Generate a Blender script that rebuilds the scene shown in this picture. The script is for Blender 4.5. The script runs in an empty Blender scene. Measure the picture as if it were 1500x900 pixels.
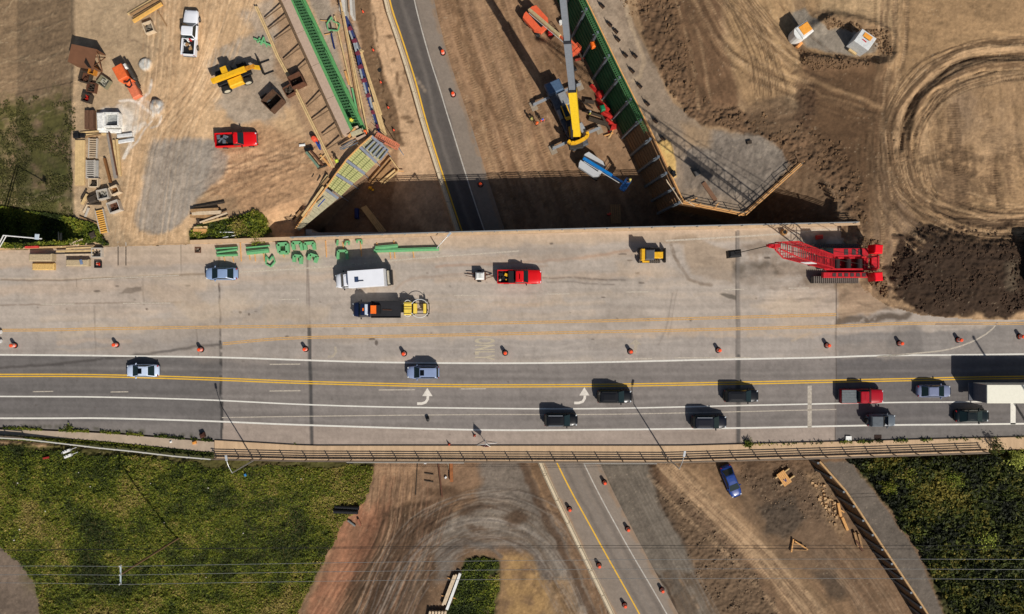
import bpy, math, random
import numpy as np
from mathutils import Vector, Matrix
random.seed(7)
CAMZ = 109.0      # camera height
DK = 9.0          # level of the overpass deck
C = bpy.context.scene.collection
R = math.radians

def P(px, py, z=DK):
    s = (CAMZ - z) / 1000.0
    return Vector(((px - 750) * s, (450 - py) * s, z))

def lin(c):
    out = []
    for v in c:
        v = v / 255.0
        out.append(v / 12.92 if v <= .04045 else ((v + .055) / 1.055) ** 2.4)
    return out

# ------------------------------------------------------------------ materials
MATS = {}
def mat(name, rgb, rough=.7, metal=0.0, var=.18, scale=3.0, coat=0.0, bump=0.0, streak=None):
    if name in MATS: return MATS[name]
    m = bpy.data.materials.new(name); m.use_nodes = True
    nt = m.node_tree; n = nt.nodes; l = nt.links
    b = n['Principled BSDF']; b.inputs['Specular IOR Level'].default_value = .35
    c = lin(rgb)
    tc = n.new('ShaderNodeTexCoord')
    src = tc.outputs['Object']
    if streak:
        mp = n.new('ShaderNodeMapping'); mp.inputs['Scale'].default_value = streak
        l.new(src, mp.inputs['Vector']); src = mp.outputs['Vector']
    nz = n.new('ShaderNodeTexNoise'); nz.inputs['Scale'].default_value = scale
    nz.inputs['Detail'].default_value = 5; nz.inputs['Roughness'].default_value = .65
    l.new(src, nz.inputs['Vector'])
    mx = n.new('ShaderNodeMix'); mx.data_type = 'RGBA'
    mx.inputs[6].default_value = [v * (1 - var) for v in c] + [1]
    mx.inputs[7].default_value = [min(1, v * (1 + var)) for v in c] + [1]
    mr = n.new('ShaderNodeMapRange'); mr.inputs[1].default_value = .3; mr.inputs[2].default_value = .7
    l.new(nz.outputs['Fac'], mr.inputs[0]); l.new(mr.outputs[0], mx.inputs[0])
    l.new(mx.outputs[2], b.inputs['Base Color'])
    b.inputs['Roughness'].default_value = rough; b.inputs['Metallic'].default_value = metal
    if coat: b.inputs['Coat Weight'].default_value = coat; b.inputs['Coat Roughness'].default_value = .08
    if bump:
        bp = n.new('ShaderNodeBump'); bp.inputs['Strength'].default_value = bump; bp.inputs['Distance'].default_value = .03
        l.new(nz.outputs['Fac'], bp.inputs['Height']); l.new(bp.outputs[0], b.inputs['Normal'])
    MATS[name] = m
    return m

def painted_mat(name, rough=.95, fine=6.0, bump=.5, dist=.06, var=.16, spec=.25):
    m = bpy.data.materials.new(name); m.use_nodes = True
    nt = m.node_tree; n = nt.nodes; l = nt.links
    b = n['Principled BSDF']
    at = n.new('ShaderNodeAttribute'); at.attribute_name = 'Col'
    tc = n.new('ShaderNodeTexCoord')
    nz = n.new('ShaderNodeTexNoise'); nz.inputs['Scale'].default_value = fine; nz.inputs['Detail'].default_value = 4
    nz.inputs['Roughness'].default_value = .7
    l.new(tc.outputs['Object'], nz.inputs['Vector'])
    mr = n.new('ShaderNodeMapRange'); mr.inputs[1].default_value = .3; mr.inputs[2].default_value = .7
    mr.inputs[3].default_value = 1 - var; mr.inputs[4].default_value = 1 + var
    l.new(nz.outputs['Fac'], mr.inputs[0])
    vm = n.new('ShaderNodeVectorMath'); vm.operation = 'SCALE'
    l.new(at.outputs['Color'], vm.inputs[0]); l.new(mr.outputs[0], vm.inputs['Scale'])
    l.new(vm.outputs[0], b.inputs['Base Color'])
    b.inputs['Roughness'].default_value = rough
    b.inputs['Specular IOR Level'].default_value = spec
    if bump:
        bp = n.new('ShaderNodeBump'); bp.inputs['Strength'].default_value = bump; bp.inputs['Distance'].default_value = dist
        l.new(nz.outputs['Fac'], bp.inputs['Height']); l.new(bp.outputs[0], b.inputs['Normal'])
    return m

# ------------------------------------------------------------------ mesh building
class MB:
    def __init__(s): s.v = []; s.f = []; s.mi = []; s.cur = 0
    def add(s, vs, fs):
        o = len(s.v); s.v += [tuple(v) for v in vs]
        s.f += [tuple(i + o for i in f) for f in fs]; s.mi += [s.cur] * len(fs)
        return s
    def box(s, cx, cy, cz, sx, sy, sz, rz=0, ch=0.0):
        x, y, z = sx / 2, sy / 2, sz / 2
        cs, sn = math.cos(rz), math.sin(rz)
        def T(a, b, c): return (cx + a * cs - b * sn, cy + a * sn + b * cs, cz + c)
        if ch:
            ch = min(ch, x * .9, y * .9, sz * .9)
            vs = [T(-x, -y, -z), T(x, -y, -z), T(x, y, -z), T(-x, y, -z),
                  T(-x, -y, z - ch), T(x, -y, z - ch), T(x, y, z - ch), T(-x, y, z - ch),
                  T(-x + ch, -y + ch, z), T(x - ch, -y + ch, z), T(x - ch, y - ch, z), T(-x + ch, y - ch, z)]
            fs = [(3, 2, 1, 0), (0, 1, 5, 4), (1, 2, 6, 5), (2, 3, 7, 6), (3, 0, 4, 7),
                  (4, 5, 9, 8), (5, 6, 10, 9), (6, 7, 11, 10), (7, 4, 8, 11), (8, 9, 10, 11)]
        else:
            vs = [T(-x, -y, -z), T(x, -y, -z), T(x, y, -z), T(-x, y, -z), T(-x, -y, z), T(x, -y, z), T(x, y, z), T(-x, y, z)]
            fs = [(3, 2, 1, 0), (4, 5, 6, 7), (0, 1, 5, 4), (1, 2, 6, 5), (2, 3, 7, 6), (3, 0, 4, 7)]
        return s.add(vs, fs)
    def beam(s, p0, p1, w, h=None):
        h = h or w
        p0 = Vector(p0); p1 = Vector(p1); d = (p1 - p0)
        if d.length < 1e-6: return s
        d.normalize()
        up = Vector((0, 0, 1)) if abs(d.z) < .95 else Vector((0, 1, 0))
        a = d.cross(up).normalized(); b = a.cross(d).normalized()
        a *= w / 2; b *= h / 2
        vs = [p0 - a - b, p0 + a - b, p0 + a + b, p0 - a + b, p1 - a - b, p1 + a - b, p1 + a + b, p1 - a + b]
        return s.add(vs, [(0, 1, 2, 3), (7, 6, 5, 4), (0, 4, 5, 1), (1, 5, 6, 2), (2, 6, 7, 3), (3, 7, 4, 0)])
    def cyl(s, p0, p1, r0, r1=None, n=12, caps=True):
        r1 = r0 if r1 is None else r1
        p0 = Vector(p0); p1 = Vector(p1); d = (p1 - p0).normalized()
        up = Vector((0, 0, 1)) if abs(d.z) < .95 else Vector((0, 1, 0))
        a = d.cross(up).normalized(); b = a.cross(d).normalized()
        vs = []
        for p, r in ((p0, r0), (p1, r1)):
            for i in range(n):
                t = 2 * math.pi * i / n
                vs.append(p + a * (r * math.cos(t)) + b * (r * math.sin(t)))
        fs = [(i, n + i, n + (i + 1) % n, (i + 1) % n) for i in range(n)]
        if caps: fs += [tuple(range(n)), tuple(range(2 * n - 1, n - 1, -1))]
        return s.add(vs, fs)
    def tube(s, pts, r, n=6):
        for a, b in zip(pts[:-1], pts[1:]): s.cyl(a, b, r, r, n)
        return s
    def prism(s, poly, z0, z1):
        n = len(poly); g0 = (lambda i: z0) if not callable(z0) else z0
        vs = [(p[0], p[1], z0) for p in poly] + [(p[0], p[1], z1) for p in poly]
        a = sum(poly[i][0] * poly[(i + 1) % n][1] - poly[(i + 1) % n][0] * poly[i][1] for i in range(n))
        fs = [tuple(range(n - 1, -1, -1)), tuple(range(n, 2 * n))] + [(i, (i + 1) % n, n + (i + 1) % n, n + i) for i in range(n)]
        if a < 0: fs = [f[::-1] for f in fs]
        return s.add(vs, fs)
    def loft(s, rings, caps=True):
        n = len(rings[0]); vs = [v for r in rings for v in r]; fs = []
        for k in range(len(rings) - 1):
            for i in range(n):
                j = (i + 1) % n
                fs.append((k * n + i, k * n + j, (k + 1) * n + j, (k + 1) * n + i))
        if caps: fs += [tuple(range(n - 1, -1, -1)), tuple(range((len(rings) - 1) * n, len(rings) * n))]
        return s.add(vs, fs)
    def hexa(s, b, t):     # b: four bottom points, t: four top points (both counter-clockwise)
        return s.add(list(b) + list(t), [(3, 2, 1, 0), (4, 5, 6, 7), (0, 1, 5, 4), (1, 2, 6, 5), (2, 3, 7, 6), (3, 0, 4, 7)])
    def build(s, name, m, parent=None, world=False, smooth=False):
        me = bpy.data.meshes.new(name)
        vs = s.v
        if world and parent is not None:
            inv = parent.matrix_basis.inverted(); vs = [tuple(inv @ Vector(v)) for v in vs]
        me.from_pydata(vs, [], s.f)
        if not isinstance(m, (list, tuple)): m = [m]
        for k in m: me.materials.append(k)
        if len(m) > 1:
            for p, i in zip(me.polygons, s.mi): p.material_index = i
        if smooth: 
            for p in me.polygons: p.use_smooth = True
        me.update()
        o = bpy.data.objects.new(name, me); C.objects.link(o)
        if parent is not None: o.parent = parent
        return o

def tag(o, label=None, cat=None, group=None, kind=None):
    if label: o['label'] = label
    if cat: o['category'] = cat
    if group: o['group'] = group
    if kind: o['kind'] = kind
    return o
def thing(name, label, cat, loc, rz=0.0, group=None):
    o = bpy.data.objects.new(name, None); C.objects.link(o)
    o.location = loc; o.rotation_euler = (0, 0, rz)
    o.matrix_basis = Matrix.Translation(Vector(loc)) @ Matrix.Rotation(rz, 4, 'Z')
    o.empty_display_size = .5
    return tag(o, label, cat, group)
def solo(name, mb, m, label, cat, group=None, loc=None, rz=0.0, smooth=False):
    """a one-mesh thing; mb in world coordinates when loc is None"""
    if loc is None:
        n = len(mb.v); cx = sum(v[0] for v in mb.v) / n; cy = sum(v[1] for v in mb.v) / n; cz = min(v[2] for v in mb.v)
        mb.v = [(v[0] - cx, v[1] - cy, v[2] - cz) for v in mb.v]; loc = (cx, cy, cz)
    o = mb.build(name, m, smooth=smooth); o.location = loc; o.rotation_euler = (0, 0, rz)
    return tag(o, label, cat, group)
def kids(o): return [c for c in bpy.data.objects if c.parent == o]
def copy_tree(o, parent=None, tree=None):
    c = o.copy(); C.objects.link(c); c.parent = parent
    for ch in o.children: copy_tree(ch, c)
    return c
def smoothpath(pts, step=8.0):
    """Catmull-Rom through 2-D points"""
    if len(pts) < 3: return [tuple(p) for p in pts]
    q = [pts[0]] + list(pts) + [pts[-1]]; out = []
    for i in range(1, len(q) - 2):
        p0, p1, p2, p3 = q[i - 1], q[i], q[i + 1], q[i + 2]
        n = max(1, int(math.hypot(p2[0] - p1[0], p2[1] - p1[1]) / step))
        for k in range(n):
            t = k / n
            out.append(tuple(.5 * (2 * p1[j] + (p2[j] - p0[j]) * t + (2 * p0[j] - 5 * p1[j] + 4 * p2[j] - p3[j]) * t * t
                                   + (3 * p1[j] - p0[j] - 3 * p2[j] + p3[j]) * t ** 3) for j in (0, 1)))
    out.append(tuple(pts[-1]))
    return out

# ------------------------------------------------------------------ numpy noise and painting
F = np.float32
def vnoise(x, y, seed):
    t = np.random.RandomState(seed).rand(256, 256).astype(F)
    xi = np.floor(x).astype(np.int32); yi = np.floor(y).astype(np.int32)
    xf = (x - xi).astype(F); yf = (y - yi).astype(F)
    xf = xf * xf * (3 - 2 * xf); yf = yf * yf * (3 - 2 * yf)
    x0 = xi & 255; x1 = (xi + 1) & 255; y0 = yi & 255; y1 = (yi + 1) & 255
    return (t[x0, y0] * (1 - xf) + t[x1, y0] * xf) * (1 - yf) + (t[x0, y1] * (1 - xf) + t[x1, y1] * xf) * yf
def fbm(x, y, s, octv=4, seed=0, gain=.55):
    o = np.zeros(x.shape, F); a = 1.0; tot = 0
    c, sn = math.cos(.6), math.sin(.6)
    for k in range(octv):
        o += a * vnoise(x / s, y / s, seed * 17 + k); tot += a; a *= gain
        x, y = (x * c - y * sn) * 2.03 + 13.7, (x * sn + y * c) * 2.03 + 7.1
    return o / tot          # 0..1
def sstep(a, b, x):
    t = np.clip((x - a) / (b - a), 0, 1); return t * t * (3 - 2 * t)
def polysd(poly, x, y):
    d = np.full(x.shape, 1e9, F); ins = np.zeros(x.shape, bool)
    n = len(poly)
    for i in range(n):
        ax, ay = poly[i]; bx, by = poly[(i + 1) % n]
        ex, ey = bx - ax, by - ay
        wx, wy = x - ax, y - ay
        t = np.clip((wx * ex + wy * ey) / (ex * ex + ey * ey + 1e-9), 0, 1)
        d = np.minimum(d, (wx - ex * t) ** 2 + (wy - ey * t) ** 2)
        if ay != by:
            c = ((ay > y) != (by > y)) & (x < (bx - ax) * (y - ay) / (by - ay) + ax)
            ins ^= c
    d = np.sqrt(d); return np.where(ins, -d, d)
def linedist(pts, x, y):
    d = np.full(x.shape, 1e9, F)
    for (ax, ay), (bx, by) in zip(pts[:-1], pts[1:]):
        ex, ey = bx - ax, by - ay; wx, wy = x - ax, y - ay
        t = np.clip((wx * ex + wy * ey) / (ex * ex + ey * ey + 1e-9), 0, 1)
        d = np.minimum(d, (wx - ex * t) ** 2 + (wy - ey * t) ** 2)
    return np.sqrt(d)

class Canvas:
    """colour (and relief) of a surface, kept per vertex; x, y are survey coordinates of the site"""
    def __init__(s, x, y, base):
        s.x = x.ravel().astype(F); s.y = y.ravel().astype(F)
        s.c = np.tile(np.array(lin(base), F), (s.x.size, 1))
        s.amp = np.zeros(s.x.size, F); s.dz = np.zeros(s.x.size, F)
        s.wx = (fbm(s.x, s.y, 22, 4, 3) - .5) * 2; s.wy = (fbm(s.x, s.y, 22, 4, 4) - .5) * 2
        s.nz = fbm(s.x, s.y, 14, 4, 5)
        s.k = 0
    def _sel(s, pts, pad):
        xs = [p[0] for p in pts]; ys = [p[1] for p in pts]
        return np.nonzero((s.x > min(xs) - pad) & (s.x < max(xs) + pad) & (s.y > min(ys) - pad) & (s.y < max(ys) + pad))[0]
    def mask(s, poly, f=5, warp=6):
        i = s._sel(poly, f + warp + 2)
        d = polysd(poly, s.x[i] + s.wx[i] * warp, s.y[i] + s.wy[i] * warp)
        return i, 1 - sstep(-f, f, d)
    def put(s, i, m, col):
        c = np.array(lin(col), F); s.c[i] += (c - s.c[i]) * m[:, None]
    def fill(s, poly, col, a=1.0, f=5, warp=6, patchy=0.0, amp=None, dz=None):
        i, m = s.mask(poly, f, warp); s.k += 1
        mm = m * a
        if patchy: mm = mm * np.clip(sstep(.5 - patchy * .5, .5 + .12, fbm(s.x[i], s.y[i], 18, 4, 50 + s.k)) , 0, 1)
        if col is not None: s.put(i, mm, col)
        if amp is not None: s.amp[i] += (amp - s.amp[i]) * m
        if dz is not None: s.dz[i] += dz * m
        return i, m
    def line(s, pts, w, col, a=1.0, f=1.5, warp=2, broken=0.0, dz=0.0, smooth=True):
        if smooth: pts = smoothpath(pts, 14)
        i = s._sel(pts, w + f + warp + 2); s.k += 1
        d = linedist(pts, s.x[i] + s.wx[i] * warp, s.y[i] + s.wy[i] * warp)
        m = (1 - sstep(w / 2 - f, w / 2 + f, d)) * a
        if broken: m = m * sstep(broken - .12, broken + .12, fbm(s.x[i], s.y[i], 9, 3, 90 + s.k))
        if col is not None: s.put(i, m, col)
        if dz: s.dz[i] += dz * m
    def tread(s, pts, w, col, a=.6, period=4.0, f=1.0, gap=None, dz=-.05, lo=.42):
        """cleated track mark: bars across the line of travel; gap gives the twin track at that distance"""
        pts = smoothpath(pts, 10)
        if gap:
            q = []
            for i, p in enumerate(pts):
                A = pts[max(0, i - 1)]; B = pts[min(len(pts) - 1, i + 1)]; L = math.hypot(B[0] - A[0], B[1] - A[1]) + 1e-6
                q.append((p[0] - (B[1] - A[1]) / L * gap, p[1] + (B[0] - A[0]) / L * gap))
            s.tread(q, w, col, a, period, f, None, dz, lo)
        i = s._sel(pts, w + 4); s.k += 1
        if not len(i): return
        x, y = s.x[i] + s.wx[i], s.y[i] + s.wy[i]; d = np.full(x.shape, 1e9, F); t_ = np.zeros(x.shape, F); acc = 0.0
        for (ax, ay), (bx, by) in zip(pts[:-1], pts[1:]):
            ex, ey = bx - ax, by - ay; L2 = ex * ex + ey * ey + 1e-9; t = np.clip(((x - ax) * ex + (y - ay) * ey) / L2, 0, 1)
            dd = np.hypot(x - ax - ex * t, y - ay - ey * t); k = dd < d; d = np.where(k, dd, d); t_ = np.where(k, acc + t * math.sqrt(L2), t_); acc += math.sqrt(L2)
        m = (1 - sstep(w / 2 - f, w / 2 + f, d)); bars = .5 + .5 * np.sin(t_ * 2 * np.pi / period)
        m = m * sstep(lo - .15, lo + .15, fbm(s.x[i], s.y[i], 12, 3, 300 + s.k)); mm = m * a * (.35 + .65 * bars)
        s.put(i, mm, col); s.dz[i] += dz * m * bars
    def blob(s, x, y, r, col, a=1.0, f=2, warp=3, dz=0.0, ry=None):
        n = 14; ry = ry or r
        return s.fill([(x + r * math.cos(t * 2 * math.pi / n), y + ry * math.sin(t * 2 * math.pi / n)) for t in range(n)], col, a, f, warp, dz=dz)
    def streak(s, poly, ang, L, W, k, h=0.0, centre=None, f=12, warp=10):
        i, m = s.mask(poly, f, warp); s.k += 1
        x, y = s.x[i], s.y[i]
        if centre:
            dx, dy = x - centre[0], (y - centre[1]) * centre[2]; u = np.arctan2(dy, dx) * centre[3]; v = np.hypot(dx, dy) + s.wx[i] * 3
        else:
            a = math.radians(ang); u = x * math.cos(a) + y * math.sin(a); v = -x * math.sin(a) + y * math.cos(a) + s.wx[i] * W * .6
        n = fbm(u * (W / L), v, W, 4, 200 + s.k, .7); n = np.clip((n - .5) * 2.6, -1, 1)
        s.c[i] *= (1 + n * k * m)[:, None]
        if h: s.dz[i] += n * h * m
    def grain(s, broad=.10, mid=.09, fine=.08, sx=1, sy=1):
        x, y = s.x / sx, s.y / sy
        g = 1 + (fbm(x, y, 60, 4, 21) - .5) * 2 * broad * 1.6 + (fbm(x, y, 9, 3, 22) - .5) * 2 * mid * 1.6 + (fbm(x, y, 2.5, 2, 23) - .5) * 2 * fine * 1.6
        s.c *= g[:, None]
        np.clip(s.c, .004, .85, out=s.c)

def sheet(name, X, Y, Z, col, m):
    ny, nx = X.shape
    me = bpy.data.meshes.new(name)
    me.vertices.add(nx * ny)
    co = np.stack([X.ravel(), Y.ravel(), Z.ravel()], 1).astype(F)
    me.vertices.foreach_set('co', co.ravel())
    i = (np.arange(ny - 1)[:, None] * nx + np.arange(nx - 1)[None, :]).ravel()
    q = np.stack([i, i + 1, i + nx + 1, i + nx], 1).astype(np.int32)
    me.loops.add(q.size); me.loops.foreach_set('vertex_index', q.ravel())
    me.polygons.add(len(q)); me.polygons.foreach_set('loop_start', np.arange(0, q.size, 4, dtype=np.int32))
    me.polygons.foreach_set('use_smooth', np.ones(len(q), bool))
    me.update(calc_edges=True)
    a = me.color_attributes.new('Col', 'FLOAT_COLOR', 'POINT')
    a.data.foreach_set('color', np.concatenate([col, np.ones((len(col), 1), F)], 1).astype(F).ravel())
    me.materials.append(m)
    o = bpy.data.objects.new(name, me); C.objects.link(o)
    return o
def interp(pts, x): return np.interp(x, [p[0] for p in pts], [p[1] for p in pts])

N_EDGE = [(-700, 396), (0, 366), (280, 357), (640, 345), (900, 338), (1255, 330), (1500, 325), (2200, 310)]
S_EDGE = [(-700, 600), (0, 626), (150, 632), (300, 644), (450, 653), (1000, 653), (1225, 647), (1500, 640), (2200, 628)]
O_EDGE = [(-700, 614), (0, 640), (100, 648), (200, 658), (315, 671), (450, 674), (980, 676), (1225, 669), (1500, 660), (2200, 648)]
# ================================================================== TERRAIN
def axis(lo, hi, st, far):
    fine = np.arange(lo, hi + st, st)
    out = [hi + st]; k = st
    while out[-1] < far: k *= 1.6; out.append(out[-1] + k)
    left = [lo - st]; k = st
    while left[-1] > -far: k *= 1.6; left.append(left[-1] - k)
    return np.concatenate([left[::-1], fine, out])
gx = axis(-86, 86, .15, 1800); gy = axis(-53, 53, .15, 1800)
GX, GY = np.meshgrid(gx, gy); GX = GX.astype(F); GY = GY.astype(F)
HX = 750 + GX * 10; HY = 450 - GY * 10
hx = HX.ravel(); hy = HY.ravel()

H = np.full(hx.shape, DK, F)
# muddy slope falling away west of the yard
west = [(-400, 330), (112, 330), (104, 200), (113, 0), (112, -300), (-400, -300)]
d = np.clip(112 - hx - (hy > 120) * 2, 0, 150) / 10.0
H -= np.where(hy < 352, .46 * np.minimum(d, 13) * sstep(0, 1.2, d), 0)
H -= np.where(hy < 350, 2.2 * sstep(285, 330, hy) * (1 - sstep(60, 150, hx)), 0)
LOWN = [(400, -300), (500, 20), (556, 200), (440, 330), (452, 352), (452, 700), (1240, 700), (1246, 340), (1228, 300), (1205, 262), (1172, 240),
        (1090, 313), (1000, 295), (858, 0), (715, -300)]
ln = polysd(LOWN, hx, hy)
low = 1 - sstep(-1.5, 1.5, ln)
slope = np.clip(1 - linedist([(1180, 236), (1215, 265), (1236, 300), (1252, 345), (1252, 380)], hx, hy) / 92.0, 0, 1)
edge = 1 - sstep(-6, 4, polysd([(1200, -50), (1500, 100), (1252, 360), (1172, 242), (1090, 316), (1050, 360), (1090, 500), (1300, 500)], hx, hy))
lowh = 8.6 * slope ** 1.1 * (edge * .0 + 1) * ((hx > 1085) & (hy > 225))
lowh = np.maximum(lowh, .5 * sstep(905, 760, hx) * 0)
H = H * (1 - low) + lowh * low
# toe of the bank left of the scaffold (dark hollow)
H -= 2.5 * (1 - sstep(-14, 10, polysd([(388, 318), (440, 300), (445, 340), (430, 352), (392, 350)], hx, hy))) * (hy < 350)
# ---- south side
south = hy > 655
lowS = [(540, 640), (527, 730), (484, 815), (450, 880), (380, 1100)]     # toe of the grass bank
def sidex(pts, yy): return np.interp(yy, [p[1] for p in pts], [p[0] for p in pts])
e = (sidex(lowS, hy) - hx) / 10.0
topW = 8.8 - 3.5 * sstep(680, 900, hy)
hS = topW * sstep(0, 26, e)
# right bank beyond the sheet-pile wall
e2 = (hx - sidex([(1196, 650), (1218, 684), (1260, 733), (1312, 812), (1381, 916), (1500, 1120)], hy)) / 10.0
hR = 4.9 * sstep(0, .25, e2) + (3.6 * sstep(3, 14, e2)) * (1 - sstep(668, 800, hy) * .75)
hS = np.maximum(hS, hR)
# island of grass between the haul loops
H = np.where(south, hS, H)
# keep the ground under the road slab
yN = interp(N_EDGE, hx); yO = interp(O_EDGE, hx); yS = interp(S_EDGE, hx)
under = (hy > yN + 2) & (hy < yO - 2)
H = np.where(under, np.minimum(H, np.where(hx < 300, 8.6, 8.4)), H)
H = np.where((hy > 640) & (hy < yO + 6) & (hx < 452), np.minimum(H, 8.6), H)
H = np.where((hy > 500) & (hx > 1240) & (hy < yO + 6), np.minimum(H, 8.5), H)
# dirt spread over the closed lanes at the east end
over = [(1228, 300), (1600, 300), (1600, 462), (1470, 467), (1430, 466), (1350, 460), (1300, 446), (1268, 425), (1250, 395), (1262, 372), (1236, 352)]
od = polysd(over, hx, hy)
H = np.where(od < 3, np.maximum(H, DK + .03 + .02 * np.clip(-od, 0, 8) ), H)
pile = [(1318, 350), (1345, 334), (1380, 333), (1440, 340), (1560, 340), (1560, 460), (1480, 462), (1440, 465), (1420, 462), (1352, 460), (1325, 440), (1306, 412), (1312, 380)]
pd = polysd(pile, hx + (fbm(hx, hy, 24, 4, 8) - .5) * 20, hy + (fbm(hx, hy, 24, 4, 9) - .5) * 20)
H += 1.0 * (1 - sstep(-26, 4, pd))
# berm and sunken pad in the north-east lot
H += .9 * np.exp(-(linedist(smoothpath([(1195, 40), (1215, 28), (1260, 35), (1300, 52), (1312, 80), (1290, 100)], 12), hx, hy) / 9) ** 2)
H += .8 * np.exp(-(linedist([(1180, 88), (1240, 92), (1290, 98)], hx, hy) / 7) ** 2)
H -= .45 * np.exp(-(linedist(smoothpath([(1320, 215), (1335, 150), (1380, 105), (1430, 82), (1560, 78)], 12), hx, hy) / 5) ** 2)
H += .35 * np.exp(-(linedist(smoothpath([(1334, 205), (1347, 150), (1392, 114), (1440, 94), (1560, 92)], 12), hx, hy) / 4) ** 2)

s_ = (CAMZ - H) / 1000.0
PX = 750 + GX.ravel() / s_; PY = 450 - GY.ravel() / s_
T = Canvas(PX, PY, (172, 140, 104))
BIG = 2500
# ---------------- north-west slope
T.fill([(-BIG, -BIG), (112, -BIG), (112, 0), (110, 330), (112, 362), (-BIG, 372)], (136, 112, 84), f=1.5, warp=1, amp=.05)
T.fill([(-BIG, 125), (40, 150), (70, 130), (112, 150), (112, 330), (-BIG, 330)], (88, 86, 38), a=.9, f=14, warp=22, patchy=.55, amp=.05)
T.fill([(-BIG, 200), (112, 215), (112, 362), (-BIG, 372)], (78, 80, 36), a=.75, f=26, warp=34, patchy=.5)
T.fill([(-BIG, 305), (80, 312), (150, 335), (165, 362), (-BIG, 372)], (52, 56, 26), a=1, f=7, warp=10, amp=.18)
for k in range(26):
    y0 = random.uniform(-10, 190); x0 = random.uniform(-20, 60); L = random.uniform(30, 80)
    T.line([(x0, y0), (x0 + L * .5, y0 - random.uniform(2, 14)), (x0 + L, y0 - random.uniform(6, 22))], random.uniform(1, 2.2), (176, 152, 118), a=random.uniform(.25, .7), warp=9, broken=.45, dz=.07)
for k in range(6):
    y0 = random.uniform(270, 300); T.line([(0, y0), (60, y0 - 5), (100, y0 - 10)], 3, (160, 140, 105), a=.35, warp=9, broken=.5)
# ---------------- west yard
Y0 = [(113, -BIG), (560, -BIG), (505, 20), (560, 205), (440, 335), (430, 350), (112, 362), (104, 200), (113, 0)]
T.fill(Y0, (200, 165, 124), f=1.5, warp=1, amp=.035)
T.fill([(113, -60), (235, -60), (245, 60), (215, 100), (200, 190), (180, 250), (185, 360), (105, 365), (104, 200)], (176, 150, 117), f=10, warp=12)
T.fill([(120, 0), (210, -20), (230, 90), (190, 110), (120, 60)], (158, 134, 104), a=.7, f=12, warp=14, patchy=.5)
for y in range(-40, 200, 3): T.line([(114, y), (127, y + random.uniform(-1, 1))], 1.2, (150, 124, 92), a=.4, warp=0, smooth=False)
GR = (156, 144, 130)
T.fill([(225, 206), (270, 200), (312, 208), (335, 228), (330, 258), (312, 270), (283, 300), (268, 330), (240, 345), (205, 335), (198, 315), (206, 280), (217, 240)], GR, a=.95, f=4, warp=7)
T.fill([(325, 70), (350, 55), (400, 45), (430, 80), (445, 120), (420, 160), (400, 185), (330, 180), (322, 150), (305, 100)], (166, 150, 131), a=.9, f=6, warp=14)
T.fill([(350, 20), (400, 0), (420, 60), (380, 70)], (168, 154, 138), a=.7, f=8, warp=14)
T.fill([(330, 190), (400, 185), (450, 200), (500, 240), (450, 300), (400, 330), (330, 300), (300, 270)], (172, 134, 98), a=.9, f=12, warp=14, amp=.10)
T.fill([(405, 20), (425, 20), (520, 190), (500, 235), (450, 200), (400, 100)], (164, 133, 102), a=.9, f=6, warp=6)
for k in range(14):
    y0 = 195 + k * 9
    random.random()
for k in range(12):
    x0 = 232 + k * 9
    T.line([(x0, -5), (x0 - 15, 120), (x0 - 40, 240), (x0 - 60, 350)], random.uniform(2, 5), random.choice([(214, 180, 140), (178, 142, 104), (206, 170, 128)]), a=.35, warp=5)
for k in range(12):
    y0 = 200 + k * 7; T.line([(300, y0 + 40), (380, y0 + 10), (450, y0 - 25)], 2, random.choice([(194, 156, 116), (145, 112, 82)]), a=.4, warp=5, dz=-.03)
for q in ((213, 95, 9, (196, 194, 186)), (231, 157, 11, (190, 190, 186)), (231, 152, 6, (120, 122, 124))):
    T.blob(q[0], q[1], q[2], q[3], f=1.5, warp=1.5, dz=.35)
WP = (226, 216, 202)
for pts, w in (([(222, 118), (218, 135), (205, 150), (190, 146), (176, 150)], 4), ([(205, 150), (215, 160), (225, 168)], 4), ([(222, 176), (212, 190), (203, 205), (194, 218)], 2.5),
               ([(236, 170), (232, 184), (222, 187)], 3), ([(205, 186), (195, 195), (190, 215), (182, 232)], 6), ([(150, 165), (165, 185), (195, 188)], 9), ([(212, 180), (196, 190), (188, 204)], 7)):
    T.line(pts, w, WP, a=.85, warp=4, f=1.5)
T.fill([(182, 150), (212, 146), (236, 150), (240, 172), (214, 170), (206, 190), (196, 206), (180, 196), (186, 176), (176, 160)], (214, 202, 184), a=.55, f=3, warp=9, patchy=.7)
T.fill([(146, 160), (190, 158), (200, 172), (186, 190), (150, 194)], (222, 214, 202), a=.6, f=4, warp=8)
for k in range(7):
    T.line([(178 + 10 * k, 52 + 4 * k), (190 + 10 * k, 60 + 3 * k), (200 + 9 * k, 62 + 8 * k)], 3, (120, 100, 78), a=.45, warp=6, broken=.4)
T.line([(250, 70), (235, 95), (222, 118)], 8, (140, 116, 90), a=.5, warp=6, broken=.3)
T.fill([(280, 335), (300, 325), (345, 320), (375, 305), (390, 325), (400, 350), (278, 356)], (74, 78, 36), f=5, warp=8, patchy=.7, amp=.2)
T.fill([(285, 290), (345, 285), (352, 325), (285, 330)], (150, 122, 92), a=.8, f=6, warp=6, amp=.06)
# strip between the green forms and the trench
T.fill([(436, -40), (505, -40), (530, 60), (560, 205), (530, 200), (500, 120)], (160, 146, 130), a=.9, f=4, warp=4)
T.fill([(476, -40), (505, -40), (560, 205), (540, 200), (500, 100)], (178, 142, 106), a=.9, f=4, warp=4, patchy=.8)
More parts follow.
